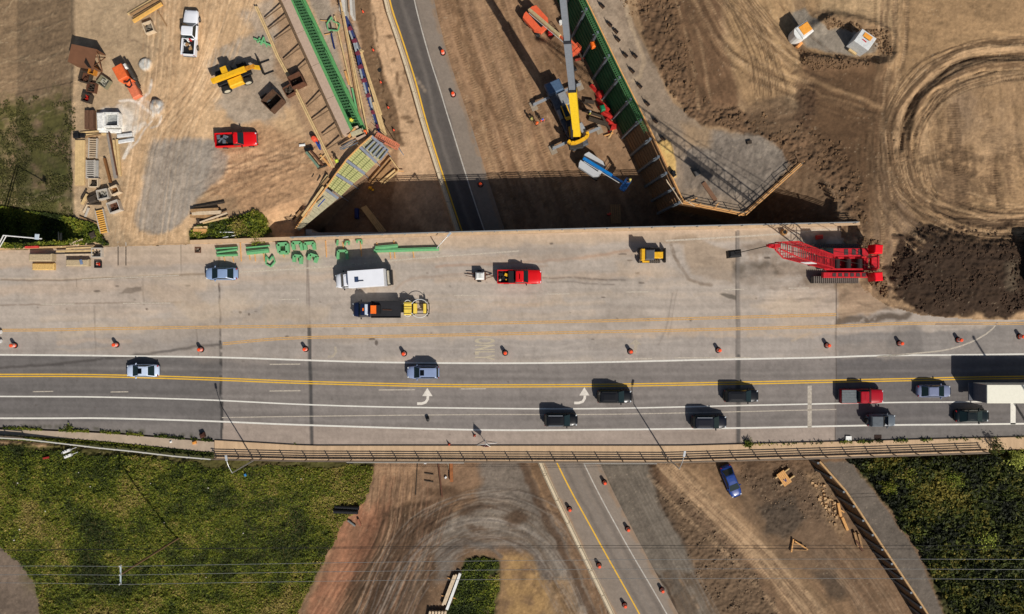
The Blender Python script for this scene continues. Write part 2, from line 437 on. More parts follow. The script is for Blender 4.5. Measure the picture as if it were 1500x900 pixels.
# ---------------- lower ground, north of the overpass
LOWG = [(528, -BIG), (528, 0), (552, 80), (580, 190), (590, 210), (470, 300), (430, 345), (430, 420), (1240, 420), (1240, 330), (1160, 260), (1085, 320), (990, 330), (960, 300), (820, 0), (700, -BIG)]
T.fill(LOWG, (150, 118, 88), f=2, warp=2, amp=.03)
T.fill([(560, -200), (565, 0), (600, 100), (640, 215), (680, 350), (690, 420), (560, 420), (585, 215), (560, 120), (538, 20), (525, -200)], (196, 162, 126), f=2.5, warp=3)
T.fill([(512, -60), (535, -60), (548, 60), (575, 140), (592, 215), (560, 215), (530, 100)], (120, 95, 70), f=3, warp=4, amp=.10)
T.line([(545, 20), (556, 90), (566, 150), (578, 205)], 2.5, (50, 38, 28), a=.7, warp=6, broken=.4, dz=-.2)
for q in ((570, 54, 6, 3), (583, 115, 3, 12), (586, 136, 3, 9), (593, 172, 9, 3), (600, 178, 6, 3), (588, 196, 12, 1.5), (576, 88, 3, 3), (594, 105, 2, 5)):
    T.blob(q[0], q[1], q[2], (92, 68, 44), a=.7, ry=q[3], warp=4)
T.line([(556, 10), (562, 50), (575, 110)], 2, (150, 120, 90), a=.6, broken=.4)
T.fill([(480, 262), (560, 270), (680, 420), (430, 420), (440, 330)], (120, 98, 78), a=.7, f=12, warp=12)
for k in range(34):       # wheel tracks along the closed carriageway
    o = random.uniform(0, 1); w = random.uniform(3, 12)
    xa = 668 + o * 130; xb = 745 + o * 190
    dark = random.random() < .5 and not (.25 < o < .42)
    T.line([(xa - 25, -60), (xa + (xb - xa) * .25, 90), (xa + (xb - xa) * .6, 220), (xb + 10, 360)], w, random.choice([(120, 90, 64), (132, 102, 75)]) if dark else random.choice([(172, 138, 102), (164, 130, 98)]), a=random.uniform(.25, .5), warp=5, broken=random.uniform(0, .5), dz=random.uniform(-.05, .03))
T.line([(655, -20), (690, 90), (735, 190), (765, 330)], 12, (112, 82, 56), a=.55, warp=7, broken=.35)
T.fill([(775, 60), (850, 60), (900, 130), (860, 150), (800, 110)], (118, 90, 62), a=.6, f=10, warp=14, patchy=.6)
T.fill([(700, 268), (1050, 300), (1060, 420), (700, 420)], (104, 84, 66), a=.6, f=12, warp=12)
# ---------------- upper fill behind the retaining wall
T.fill([(840, -300), (900, -300), (905, -20), (930, 40), (960, 95), (985, 150), (1030, 185), (1060, 195), (1110, 190), (1140, 210), (1172, 240), (1092, 316), (998, 298), (856, 0)], (158, 138, 116), f=2.5, warp=3)
T.line([(915, -10), (925, 40), (944, 88), (938, 112), (928, 118)], 6, (186, 162, 132), a=.8, warp=3)
T.fill([(1020, 190), (1120, 200), (1168, 240), (1100, 300), (1040, 280), (1005, 240)], (152, 140, 126), a=.9, f=8, warp=10, amp=.09)
T.fill([(1010, 190), (1150, 215), (1165, 240), (1090, 308), (1000, 280)], (122, 110, 98), a=.7, f=6, warp=14, patchy=.6)
T.streak([(1010, 190), (1150, 215), (1165, 240), (1090, 308), (1000, 280)], 110, 30, 5, .25, .08)
T.fill([(962, 210), (975, 203), (982, 208), (990, 235), (992, 258), (982, 262), (968, 235)], (226, 184, 110), f=2, warp=3, dz=.3)
T.fill([(1000, 180), (1040, 185), (1040, 215), (1010, 220)], (182, 150, 112), a=.7, f=7, warp=8)
T.fill([(905, -300), (985, -300), (1012, 60), (1022, 130), (1090, 165), (1150, 160), (1200, 190), (1248, 215), (1272, 300), (1275, 345), (1235, 330), (1160, 250), (1130, 205), (1060, 188), (1010, 175), (975, 120), (940, 50)], (124, 96, 70), f=3, warp=8, amp=.34)
T.fill([(1155, 245), (1172, 240), (1228, 280), (1262, 350), (1100, 360), (1085, 320)], (132, 106, 80), f=3, warp=5, amp=.22)
T.fill([(975, -300), (1035, -300), (1060, 60), (1082, 130), (1075, 160), (1015, 145), (1000, 80)], (132, 100, 72), f=5, warp=6, amp=.04)
T.fill([(1040, -300), (1165, -300), (1160, 60), (1200, 110), (1170, 120), (1175, 150), (1090, 150), (1070, 80)], (188, 152, 108), f=8, warp=10, amp=.04)
T.fill([(1080, 110), (1110, 100), (1180, 150), (1165, 160), (1090, 150)], (170, 136, 98), a=.7, f=8, warp=8)
for k in range(16):
    o = k / 16.0; T.line([(985 + 60 * o, -10), (1010 + 60 * o, 80), (1018 + 80 * o, 150)], 3, random.choice([(150, 116, 84), (112, 84, 60)]), a=.35, warp=4)
for k in range(22):
    x0 = 1040 + random.uniform(0, 120); T.line([(x0, -10), (x0 + 30, 60), (x0 + 70, 110)], random.uniform(2, 5), random.choice([(205, 170, 124), (158, 124, 88), (140, 110, 80)]), a=.4, warp=7, broken=.4, dz=random.uniform(-.06, .04))
# ---------------- north-east lot
NE = [(1165, -300), (BIG, -BIG), (BIG, 335), (1330, 345), (1290, 330), (1280, 200), (1300, 80), (1180, 90)]
T.fill(NE, (178, 143, 102), f=6, warp=8, amp=.04)
T.fill([(1200, -100), (1310, -100), (1320, 60), (1280, 30), (1200, 20)], (196, 164, 122), a=.8, f=8, warp=10, patchy=.8, amp=.06)
T.fill([(1170, 95), (1300, 92), (1310, 120), (1288, 200), (1275, 330), (1240, 215), (1180, 180)], (126, 96, 68), f=7, warp=9, amp=.05)
T.fill([(1160, 20), (1180, 12), (1200, 30), (1215, 42), (1255, 45), (1290, 60), (1280, 78), (1240, 82), (1200, 74), (1180, 70)], (156, 144, 128), f=3, warp=4, amp=.02)
T.fill([(1185, 10), (1215, 20), (1260, 28), (1305, 45), (1310, 85), (1290, 90), (1290, 60), (1250, 44), (1210, 38)], (142, 114, 84), a=.9, f=4, warp=6, amp=.16)
T.fill([(1168, 76), (1200, 82), (1280, 84), (1290, 98), (1200, 102), (1170, 95)], (112, 86, 62), a=.9, f=4, warp=5, amp=.24)
T.fill([(1120, 150), (1180, 130), (1200, 170), (1140, 170)], (138, 116, 90), a=.8, f=5, warp=6, amp=.08)
T.fill([(1350, 110), (1500, 90), (1560, 150), (1520, 280), (1400, 300), (1330, 230)], (186, 150, 110), a=.7, f=20, warp=20, patchy=.7)
T.fill([(1390, 100), (1420, 95), (1430, 180), (1400, 230)], (160, 134, 108), a=.6, f=14, warp=14)
T.fill([(1272, 190), (1300, 180), (1312, 260), (1350, 335), (1320, 350), (1310, 420), (1300, 440), (1270, 425), (1262, 380), (1268, 300)], (152, 124, 96), f=6, warp=7, amp=.04)
for k in range(20):       # arcs left by turning haulers
    r = random.uniform(0, 26)
    T.line([(1300 + r * .8, 230), (1312 + r * .7, 160 + r * .4), (1360 + r * .6, 95 + r), (1430, 62 + r * 1.1), (1540, 52 + r * 1.3)], random.uniform(1.6, 4), random.choice([(206, 172, 130), (140, 110, 78), (150, 118, 84), (196, 160, 118)]), a=.5, warp=3, broken=random.uniform(0, .45), dz=random.uniform(-.10, .08))
for k in range(26):
    r = random.uniform(0, 60)
    T.line([(1312 + r * 1.1, 160), (1314 + r * 1.2, 240), (1345 + r * 1.0, 300 + r * .1), (1420 + r * .6, 325 - r * .25), (1540, 326 - r * .5)], random.uniform(1.5, 4), random.choice([(200, 165, 122), (132, 104, 74), (148, 118, 86)]), a=.42, warp=4, broken=random.uniform(.1, .5), dz=random.uniform(-.10, .07))
for k in range(14):
    x0 = 1292 + random.uniform(-8, 26); T.line([(x0 + 10, -10), (x0, 90), (x0 - 12, 170), (x0 - 10, 280), (x0 + 8, 350)], random.uniform(2, 5), random.choice([(198, 162, 120), (134, 106, 78)]), a=.4, warp=4, broken=.2, dz=random.uniform(-.05, .03))
for k in range(16):
    y0 = random.uniform(225, 300); x0 = random.uniform(1370, 1500); T.line([(x0, y0 - 22), (x0 + random.uniform(-6, 6), y0 + 14)], random.uniform(5, 10), (122, 96, 70), a=.4, warp=6, broken=.4)
for y in range(215, 312, 4):      # cleat marks
    T.line([(1335 + (y % 3) * 3, y), (1420, y + 4), (1500, y - 4)], 1.5, (120, 94, 68), a=.45, warp=6, broken=.52, dz=-.06)
for k in range(10):
    y0 = 110 + k * 4; T.line([(1165, y0), (1230, y0 + 14), (1290, y0 + 22)], 2, random.choice([(176, 142, 104), (108, 82, 58)]), a=.35, warp=4, dz=-.03)
T.fill([(1318, 350), (1345, 332), (1380, 331), (1440, 336), (1900, 330), (1900, 460), (1480, 461), (1455, 466), (1420, 463), (1352, 460), (1322, 443), (1300, 412), (1305, 378)], (60, 45, 33), f=4, warp=12, amp=.20)
T.fill([(1390, 322), (1600, 318), (1600, 348), (1390, 350)], (84, 63, 45), a=.85, f=8, warp=12, amp=.12)
T.fill([(1470, 385), (1490, 380), (1492, 430), (1475, 425)], (104, 90, 72), a=.7, f=5, warp=5)
for k in range(12): T.line([(1340, 350 + k * 8), (1420, 345 + k * 8), (1500, 350 + k * 7)], 2.5, random.choice([(84, 64, 46), (50, 37, 27)]), a=.5, warp=5, broken=.4, dz=-.05)
T.fill([(1225, 408), (1268, 400), (1300, 430), (1330, 446), (1290, 452), (1225, 458)], (150, 122, 92), a=.9, f=5, warp=6)
T.line([(1228, 424), (1270, 414), (1292, 428)], 5, (112, 90, 68), a=.8, warp=6, broken=.35); T.line([(1228, 452), (1262, 450), (1320, 452), (1360, 464)], 7, (92, 74, 58), a=.85, warp=5, broken=.3, f=3); T.line([(1228, 440), (1268, 434), (1300, 444)], 4, (176, 144, 108), a=.6, warp=5, broken=.3)
T.streak([(1225, 400), (1268, 398), (1300, 430), (1335, 450), (1290, 460), (1225, 460)], -4, 40, 4, .35)
T.line([(1262, 350), (1278, 385), (1284, 410), (1296, 432)], 7, (60, 46, 34), a=.85, warp=6, f=2, broken=.25, dz=.1)
T.fill([(1262, 345), (1285, 350), (1290, 400), (1300, 440), (1276, 420), (1262, 380)], (84, 66, 50), a=.7, f=4, warp=7, amp=.16)
# ---------------- south side
SG = [(-BIG, 600), (545, 660), (540, 700), (522, 738), (495, 768), (478, 810), (462, 850), (430, 900), (330, BIG), (-BIG, BIG)]
SOUTH = [(-BIG, 645), (450, 672), (1000, 674), (BIG, 640), (BIG, BIG), (-BIG, BIG)]
T.fill(SOUTH, (136, 108, 82), f=2, warp=0, amp=.05)
T.fill([(545, 672), (612, 672), (608, 735), (575, 760), (540, 765), (528, 745), (548, 712)], (186, 148, 114), a=.9, f=7, warp=8)
T.fill([(520, 735), (575, 735), (560, 790), (520, 850), (480, 930), (430, 930), (468, 860), (492, 780)], (184, 130, 98), a=.85, f=8, warp=9, patchy=.8)
T.fill([(530, 770), (600, 750), (650, 745), (680, 780), (620, 850), (600, 930), (490, 930), (500, 850)], (82, 62, 45), a=.1, f=14, warp=14)
T.fill([(575, 760), (650, 745), (690, 790), (640, 830), (610, 930), (500, 930), (545, 830)], (104, 82, 62), a=.9, f=9, warp=10)
T.fill([(612, 672), (700, 672), (720, 700), (660, 735), (612, 735)], (152, 122, 96), a=.8, f=8, warp=9)
T.fill([(705, 672), (770, 672), (790, 730), (830, 790), (870, 900), (880, 930), (800, 930), (800, 850), (770, 810), (735, 800), (680, 805), (650, 850), (638, 850), (640, 800), (655, 760), (700, 735)], (132, 122, 112), a=.9, f=8, warp=10)
for k in range(26):       # turning loop
    r = random.uniform(-6, 62)
    T.line([(520 + r * 1.2, 960), (585 + r * .8, 830), (640 + r * .35, 770 + r * .35), (715, 738 + r), (790 - r * .2, 765 + r * .55), (850 - r * .6, 850 + r * .3), (885 - r * .7, 950)], random.uniform(2, 5),
           random.choice([(146, 136, 124), (94, 76, 58), (118, 100, 82), (154, 142, 128)]), a=.38, warp=5, broken=random.uniform(0, .5), dz=random.uniform(-.06, .05))
for k in range(14):
    r = k * 4.0; T.line([(560 + r, 700), (545 + r, 780), (500 + r * 1.2, 860), (450 + r * 1.5, 940)], random.uniform(2, 6), random.choice([(196, 156, 118), (118, 90, 66), (170, 120, 88), (96, 74, 56)]), a=.4, warp=5, broken=.3, dz=random.uniform(-.07, .05))
for q in ((690, 748, 22, 5), (755, 758, 20, 9), (610, 738, 22, 6), (700, 775, 16, 5), (645, 720, 26, 6)): T.blob(q[0], q[1], q[2], (88, 66, 46), a=.65, ry=q[3], f=4, warp=8)
T.fill([(680, 820), (705, 812), (732, 820), (733, 850), (726, 930), (640, 930), (664, 870)], (64, 72, 28), f=3, warp=4, patchy=.95, amp=.15)
T.fill([(738, 812), (775, 815), (800, 850), (820, 930), (728, 930), (734, 850)], (190, 152, 98), a=.85, f=6, warp=8, patchy=.9, amp=.05)
T.fill([(800, 850), (845, 845), (860, 930), (815, 930)], (166, 130, 84), a=.6, f=8, warp=10, patchy=.8)
T.line([(766, 676), (790, 740), (835, 830), (870, 905)], 11, (98, 74, 54), a=.8, warp=6, f=3)
T.line([(780, 690), (812, 760), (850, 840)], 2.5, (176, 142, 106), a=.6, warp=4, broken=.4)
T.line([(650, 810), (690, 795), (720, 800), (735, 815)], 5, (108, 102, 96), a=.6, warp=5)
T.fill([(540, 765), (590, 748), (640, 752), (655, 775), (610, 830), (590, 930), (490, 930), (512, 850)], (88, 68, 50), a=.8, f=12, warp=12)
T.streak([(540, 765), (590, 748), (655, 775), (610, 830), (590, 960), (480, 960), (512, 850)], 114, 120, 6, .30, .06)
T.line([(640, 735), (590, 745), (570, 755)], 9, (84, 64, 46), a=.7, warp=8, f=3)
# right of the lower road
T.fill([(874, 672), (952, 672), (962, 705), (985, 750), (1010, 800), (1020, 840), (1080, 930), (985, 930), (945, 850), (905, 755)], (126, 116, 104), f=2, warp=2, amp=.02)
T.fill([(968, 838), (1030, 838), (1085, 930), (1000, 930)], (110, 92, 74), a=.85, f=3, warp=4, patchy=.9)
T.line([(990, 842), (1010, 870), (1030, 900)], 4, (170, 140, 108), a=.6, warp=5, broken=.45)
T.line([(875, 678), (905, 745), (925, 790), (952, 830), (975, 860), (995, 905)], 4, (70, 54, 40), a=.85, warp=5, f=1.5, dz=-.08)
T.fill([(950, 675), (962, 675), (972, 715), (1005, 770), (1015, 810), (1000, 800), (965, 735)], (82, 62, 44), a=.8, f=4, warp=6, amp=.18)
T.fill([(965, 715), (1000, 712), (1060, 780), (1110, 840), (1160, 930), (1070, 930), (1020, 850), (1000, 790)], (120, 98, 76), a=.9, f=6, warp=9, amp=.20)
T.fill([(960, 672), (1060, 672), (1100, 720), (1180, 800), (1260, 900), (1280, 930), (1170, 930), (1120, 850), (1050, 770), (990, 705)], (150, 120, 90), a=.9, f=7, warp=6, amp=.04)
T.fill([(1078, 675), (1190, 675), (1215, 710), (1240, 760), (1215, 770), (1130, 750), (1090, 710)], (116, 92, 70), a=.9, f=6, warp=8, amp=.17)
T.fill([(1110, 738), (1160, 730), (1180, 760), (1150, 790), (1120, 780)], (72, 64, 56), a=.85, f=6, warp=9, amp=.16)
T.fill([(1190, 835), (1225, 830), (1240, 870), (1215, 880)], (70, 62, 54), a=.7, f=6, warp=9)
T.fill([(1180, 690), (1200, 690), (1245, 770), (1235, 790), (1205, 760)], (172, 140, 104), a=.55, f=4, warp=7, patchy=.9, amp=.16)
for k in range(13):
    r = k * 4.2; T.line([(968 + r, 690 - r * .1), (1040 + r, 760), (1115 + r, 835), (1170 + r * 1.5, 920)], random.uniform(2, 5), random.choice([(182, 150, 114), (176, 144, 108), (128, 100, 74)]), a=.45, warp=4, broken=.25, dz=random.uniform(-.07, .04))
for k in range(9):
    r = k * 9; T.line([(1210 + r * .5, 800), (1250 + r * .8, 860), (1300 + r * .5, 930)], 2, random.choice([(160, 134, 108), (100, 82, 64)]), a=.4, warp=3)
T.fill([(1206, 676), (1245, 676), (1262, 700), (1292, 738), (1330, 790), (1352, 830), (1395, 930), (1362, 930), (1335, 880), (1270, 775)], (118, 108, 98), f=2, warp=4, amp=.03)
T.fill(SG, (84, 80, 38), f=3, warp=9, amp=.34)
T.fill([(-BIG, 800), (0, 805), (30, 820), (52, 862), (66, 930), (-BIG, 930)], (122, 106, 92), f=3, warp=5, amp=.06)
for q in ((60, 760, 40), (250, 700, 50), (400, 730, 60), (300, 820, 60), (100, 850, 60), (450, 700, 40), (180, 745, 45)):
    T.blob(q[0], q[1], q[2], random.choice([(96, 88, 48), (84, 84, 38), (104, 90, 60)]), a=.6, f=14, warp=22)
RG = [(1245, 660), (BIG, 640), (BIG, BIG), (1400, 1000), (1395, 930), (1358, 835), (1335, 790), (1296, 738), (1262, 700)]
T.fill(RG, (66, 66, 30), f=3, warp=6, amp=.55)
T.blob(262, 790, 6, (160, 136, 110), f=2, warp=3)
T.blob(1325, 705, 3, (44, 46, 50), ry=10, a=.9); T.line([(1328, 715), (1340, 735), (1348, 755)], 4, (70, 72, 76), a=.7, broken=.35, warp=3)
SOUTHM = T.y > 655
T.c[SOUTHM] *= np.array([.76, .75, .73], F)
def fan(paths, n, cols, w=(3.5, 5.5), gap=17, a=.6, jit=6, per=3.6, plain=False, lo=.42):
    for k in range(n):
        p = random.choice(paths); ox, oy = random.uniform(-jit, jit) * 2, random.uniform(-jit, jit)
        q = [(x + ox + random.uniform(-2, 2), y + oy + random.uniform(-2, 2)) for x, y in p]; c = random.choice(cols)
        if plain:
            T.line(q, random.uniform(1.0, 2.0), c, a=a, warp=1, f=.7, broken=.35, dz=random.uniform(-.12, .05)); 
            T.line([(x + gap * .45, y + gap * .2) for x, y in q], random.uniform(1.0, 2.0), c, a=a, warp=1, f=.7, broken=.35, dz=random.uniform(-.12, .05))
        else: T.tread(q, random.uniform(*w), c, a, per, gap=gap, dz=-.07, lo=lo)
DKT = [(104, 80, 56), (118, 92, 66), (90, 68, 48)]; LTT = [(206, 170, 128), (196, 160, 118)]
RING = [[(1302, 250), (1306, 180), (1348, 112), (1405, 80), (1470, 68), (1600, 64)], [(1316, 240), (1320, 185), (1358, 126), (1410, 98), (1480, 84), (1600, 80)], [(1330, 235), (1332, 190), (1366, 140), (1420, 112), (1490, 98), (1600, 96)]]
fan(RING, 10, DKT + LTT, jit=7, a=.7); fan(RING, 26, DKT + LTT, plain=True, jit=12, a=.7)
SW_ = [[(1290, 200), (1296, 270), (1330, 318), (1370, 350)], [(1310, 200), (1325, 270), (1375, 312), (1440, 328), (1600, 326)], [(1335, 220), (1350, 275), (1400, 300), (1470, 312), (1600, 306)], [(1300, 190), (1312, 260), (1352, 305), (1420, 335), (1600, 338)]]
fan(SW_, 14, DKT + LTT, jit=9, a=.7); fan(SW_, 36, DKT + LTT, plain=True, jit=14, a=.65)
fan([[(1300, -20), (1300, 80), (1290, 170), (1284, 260), (1292, 340), (1285, 430)], [(1320, -20), (1318, 70), (1302, 150), (1296, 250), (1305, 330), (1300, 430)]], 9, DKT + LTT, jit=7, a=.6)
fan([[(1400, 180), (1405, 250), (1415, 300)], [(1440, 170), (1450, 240), (1452, 300)], [(1480, 190), (1470, 250), (1475, 300)], [(1380, 150), (1385, 220), (1395, 280)]], 16, DKT, w=(9, 16), gap=None, a=.6, per=3.6, jit=10, lo=.5)
fan([[(1360, 235), (1400, 225), (1440, 232)], [(1385, 245), (1420, 262), (1440, 290)]], 4, [(100, 78, 56)], w=(12, 18), gap=None, a=.5, per=3.2, jit=6)
fan([[(1020, -20), (1060, 60), (1120, 105), (1200, 135), (1290, 165)], [(1060, -20), (1100, 50), (1160, 100), (1230, 125), (1290, 145)], [(990, -20), (1012, 60), (1024, 140)], [(1010, -20), (1034, 60), (1048, 150)]], 14, DKT + LTT, jit=7, a=.6)
fan([[(1060, -20), (1120, 40), (1180, 90)], [(1090, -20), (1140, 40), (1190, 84)], [(1075, 0), (1110, 80), (1120, 140)]], 24, DKT + LTT, plain=True, jit=14, a=.6)
fan([[(1100, 168), (1150, 160)], [(1095, 180), (1160, 172)], [(1100, 192), (1165, 186)]], 6, [(96, 76, 56)], w=(9, 12), gap=None, a=.7, per=3.4, jit=2)
fan([[(1170, 110), (1185, 150), (1190, 190)], [(1232, 160), (1250, 230), (1270, 330)], [(1200, 200), (1240, 260), (1262, 330)]], 6, [(84, 64, 46), (150, 120, 88)], jit=5, a=.55)
fan([[(648, -20), (700, 130), (760, 300)], [(690, -20), (745, 130), (810, 300)], [(735, -20), (790, 130), (860, 300)]], 20, [(108, 82, 58), (176, 142, 106), (120, 92, 66)], w=(4, 8), gap=18, jit=9, a=.45, lo=.45)
fan([[(560, 690), (548, 780), (500, 860), (450, 940)], [(600, 700), (590, 780), (560, 860), (520, 940)], [(630, 740), (610, 800), (585, 870), (560, 940)]], 30, [(164, 132, 104), (88, 66, 48), (126, 92, 70)], plain=True, jit=14, a=.5)
ARC = [[(556, 900), (590, 830), (640, 778), (715, 752), (790, 776), (835, 830), (865, 900)], [(530, 900), (560, 825), (620, 755), (715, 724), (805, 752), (860, 820), (890, 900)], [(580, 900), (610, 840), (655, 800), (715, 782), (770, 800), (810, 850), (840, 900)]]
fan(ARC, 17, [(138, 128, 118), (92, 76, 62), (80, 62, 48), (146, 136, 124)], plain=True, jit=12, a=.42)
fan([[(965, 680), (1030, 745), (1110, 820), (1180, 910)], [(985, 680), (1055, 745), (1135, 820), (1215, 910)]], 12, [(186, 154, 118), (172, 142, 108)], plain=True, jit=7, a=.6); fan([[(965, 680), (1030, 745), (1110, 820), (1180, 910)], [(985, 680), (1055, 745), (1135, 820), (1215, 910)]], 5, [(178, 148, 114), (112, 88, 68)], w=(5, 8), gap=18, jit=7, a=.5)
fan([[(1200, 800), (1250, 860), (1290, 930)], [(1225, 800), (1275, 860), (1320, 930)]], 10, [(150, 126, 100), (92, 74, 58)], plain=True, jit=10, a=.5)
fan([[(890, 690), (930, 770), (980, 860), (1010, 920)], [(920, 690), (960, 770), (1010, 860), (1040, 920)]], 10, [(136, 126, 114), (98, 88, 78)], plain=True, jit=10, a=.4)
fan([[(240, -20), (232, 100), (215, 200), (190, 340)], [(300, -20), (285, 100), (250, 200), (225, 340)], [(350, -20), (300, 120), (240, 200), (215, 350)]], 26, [(226, 192, 150), (168, 132, 96), (180, 146, 108)], plain=True, jit=16, a=.5)
fan([[(300, 265), (370, 235), (460, 205)], [(320, 230), (390, 225), (450, 230)], [(330, 300), (370, 270), (420, 260)]], 14, [(140, 106, 78), (206, 168, 128)], jit=12, a=.5, w=(4, 6), gap=16)
T.fill([(225, 212), (270, 203), (312, 210), (333, 228), (328, 258), (310, 270), (283, 298), (266, 330), (240, 343), (207, 335), (202, 315), (208, 280), (218, 240)], (154, 143, 130), a=.72, f=5, warp=8)
for k in range(5): T.line([(222 + k * 14, 335 - k * 9), (245 + k * 14, 280 - k * 6), (280 + k * 9, 225 - k)], 1.4, (134, 124, 112), a=.4, warp=3, broken=.4)
T.fill([(1185, 110), (1292, 100), (1290, 200), (1268, 345), (1236, 260), (1190, 190)], (92, 70, 48), a=.5, f=14, warp=16)
T.fill([(975, -40), (1032, -40), (1060, 60), (1080, 140), (1020, 148), (1000, 80)], (106, 80, 56), a=.5, f=8, warp=10)
T.fill([(1268, 200), (1300, 190), (1310, 280), (1300, 440), (1272, 420), (1262, 350)], (118, 94, 70), a=.4, f=8, warp=10)
for q in ((1340, 130, 10, 22), (1365, 320, 26, 6), (1325, 215, 7, 20), (1430, 90, 30, 4), (1300, 300, 6, 22), (1405, 300, 22, 5)): T.blob(q[0], q[1], q[2], (98, 75, 53), a=.5, ry=q[3], f=5, warp=14)
for q in ((700, 742, 24, 5), (760, 760, 18, 10), (655, 726, 26, 7), (620, 770, 22, 12), (690, 772, 20, 5), (590, 800, 14, 24)): T.blob(q[0], q[1], q[2], (84, 64, 47), a=.6, ry=q[3], f=5, warp=12)
T.fill([(520, 745), (556, 760), (540, 810), (500, 870), (470, 930), (440, 930), (470, 850), (498, 780)], (142, 96, 70), a=.5, f=8, warp=9)
T.fill([(1060, 700), (1200, 690), (1230, 760), (1220, 850), (1150, 830), (1090, 760)], (92, 78, 64), a=.4, f=14, warp=16)
for k in range(46):       # loose lobes of tipped soil round the heap
    x_, y_ = random.choice([(1322 + random.uniform(-12, 6), random.uniform(345, 400)), (random.uniform(1310, 1350), random.uniform(425, 462)), (random.uniform(1340, 1500), random.uniform(328, 342)), (random.uniform(1350, 1500), random.uniform(455, 466)), (random.uniform(1300, 1314), random.uniform(380, 430))])
    T.blob(x_, y_, random.uniform(2, 9), (66, 49, 36), a=.85, f=1.5, warp=6, dz=.15, ry=random.uniform(2, 6))
# grain of the worked ground: haul tracks and blade marks
T.streak([(930, -60), (1180, -60), (1200, 120), (1170, 160), (1010, 150)], 62, 120, 7, .30, .05)
T.streak([(1160, -60), (1560, -60), (1560, 60), (1440, 60), (1370, 90), (1310, 160), (1300, 90)], 8, 90, 10, .20, .04)
T.streak([(1160, -60), (1340, -60), (1320, 190), (1300, 200), (1180, 100)], 84, 140, 8, .26, .04)
T.streak([(1275, 330), (1288, 180), (1360, 80), (1460, 45), (1600, 40), (1600, 100), (1440, 92), (1375, 120), (1335, 180), (1330, 250), (1375, 300), (1450, 312), (1600, 312), (1600, 345), (1320, 345)], 0, 130, 6, .34, .10, (1450, 205, 1.0, 120))
T.streak([(1340, 120), (1560, 90), (1560, 320), (1350, 300)], 82, 60, 7, .30, .06)
T.streak([(1330, 200), (1560, 210), (1560, 330), (1340, 320)], 24, 14, 2.2, .20, .08)
T.fill([(1360, 255), (1420, 250), (1432, 290), (1385, 300)], (128, 102, 76), a=.6, f=8, warp=12); T.fill([(1335, 250), (1350, 262), (1360, 300), (1345, 305)], (120, 94, 68), a=.5, f=6, warp=10)
T.fill([(1180, 120), (1292, 96), (1292, 200), (1270, 340), (1240, 250), (1190, 190)], (104, 78, 54), a=.75, f=12, warp=12)
T.fill([(1085, 150), (1140, 140), (1180, 165), (1170, 200), (1110, 190)], (116, 92, 68), a=.7, f=6, warp=8, amp=.10)
T.fill([(1172, 130), (1190, 122), (1200, 150), (1185, 190), (1165, 180)], (84, 62, 44), a=.8, f=4, warp=8, amp=.22)
T.line([(1160, 100), (1200, 120), (1260, 145), (1290, 160)], 6, (170, 136, 98), a=.6, warp=4, f=3)
T.line([(1180, 128), (1215, 142), (1262, 158)], 4, (164, 130, 94), a=.55, warp=4, f=2)
T.line([(1165, 108), (1185, 106), (1220, 118)], 7, (92, 70, 50), a=.7, warp=7, f=2, broken=.35)
for y0 in (62, 66, 74, 88, 96, 104):     # ring of ruts round the north-east lot
    k_ = (y0 - 62) / 42.0; c_ = ((104, 80, 56), (192, 156, 116), (112, 86, 60), (186, 150, 110), (116, 90, 64), (190, 154, 112))[int(round(k_ * 5))]
    T.line([(1304 + 40 * k_, 240), (1308 + 32 * k_, 175 + 10 * k_), (1345 + 26 * k_, 118 + 14 * k_), (1395 + 12 * k_, y0 + 14), (1450, y0), (1600, y0 - 4)], random.uniform(2.5, 6), c_, a=.8, warp=4, f=1.8, broken=.3, dz=random.uniform(-.14, -.02))
T.fill([(1290, 165), (1312, 150), (1318, 190), (1300, 200)], (96, 74, 52), a=.7, f=5, warp=5); T.fill([(1330, 150), (1350, 138), (1344, 190), (1330, 200)], (98, 76, 54), a=.7, f=4, warp=6, amp=.1)
T.line([(1365, 300), (1400, 318), (1450, 328), (1600, 326)], 6, (92, 70, 50), a=.8, warp=4, f=2, broken=.2, dz=-.15); T.line([(1350, 300), (1385, 322), (1450, 338), (1600, 336)], 3, (190, 154, 112), a=.7, warp=4)
T.line([(1375, 290), (1410, 308), (1470, 316), (1600, 314)], 4, (186, 150, 110), a=.7, warp=4); T.line([(1298, 240), (1305, 290), (1330, 318), (1352, 330)], 2.5, (98, 76, 54), a=.7, warp=3); T.line([(1290, 240), (1296, 292), (1322, 324)], 2, (104, 80, 58), a=.6, warp=3)
T.fill([(1395, 180), (1470, 150), (1500, 210), (1440, 240)], (190, 156, 118), a=.5, f=14, warp=18, patchy=.8)
T.fill([(905, 10), (975, 0), (1005, 120), (960, 100)], (96, 72, 50), a=.35, f=8, warp=10, patchy=.7)
T.streak([(1170, 100), (1300, 95), (1285, 340), (1250, 300), (1190, 190)], 30, 80, 7, .20, .04)
T.streak([(1255, 190), (1310, 190), (1330, 440), (1262, 420)], 86, 140, 6, .22, .03)
T.streak([(640, -40), (860, -40), (1000, 300), (1000, 420), (700, 420)], 68, 160, 9, .26, .03)
T.streak([(560, -40), (600, -40), (690, 400), (560, 400)], 70, 120, 8, .12, .0)
T.streak([(860, -40), (930, -40), (1060, 190), (1160, 240), (1090, 310), (1000, 290)], 64, 90, 6, .12, .02)
T.streak([(225, 206), (335, 208), (335, 268), (268, 330), (198, 335)], 118, 110, 7, .10, .0)
T.streak([(215, -40), (420, -40), (440, 130), (330, 190), (220, 350), (190, 340)], 100, 120, 12, .16, .02)
T.streak([(320, 185), (480, 200), (500, 250), (400, 330), (300, 300)], 160, 60, 5, .22, .06)
T.streak([(-20, -40), (112, -40), (112, 330), (-20, 330)], -18, 60, 5, .13, .06)
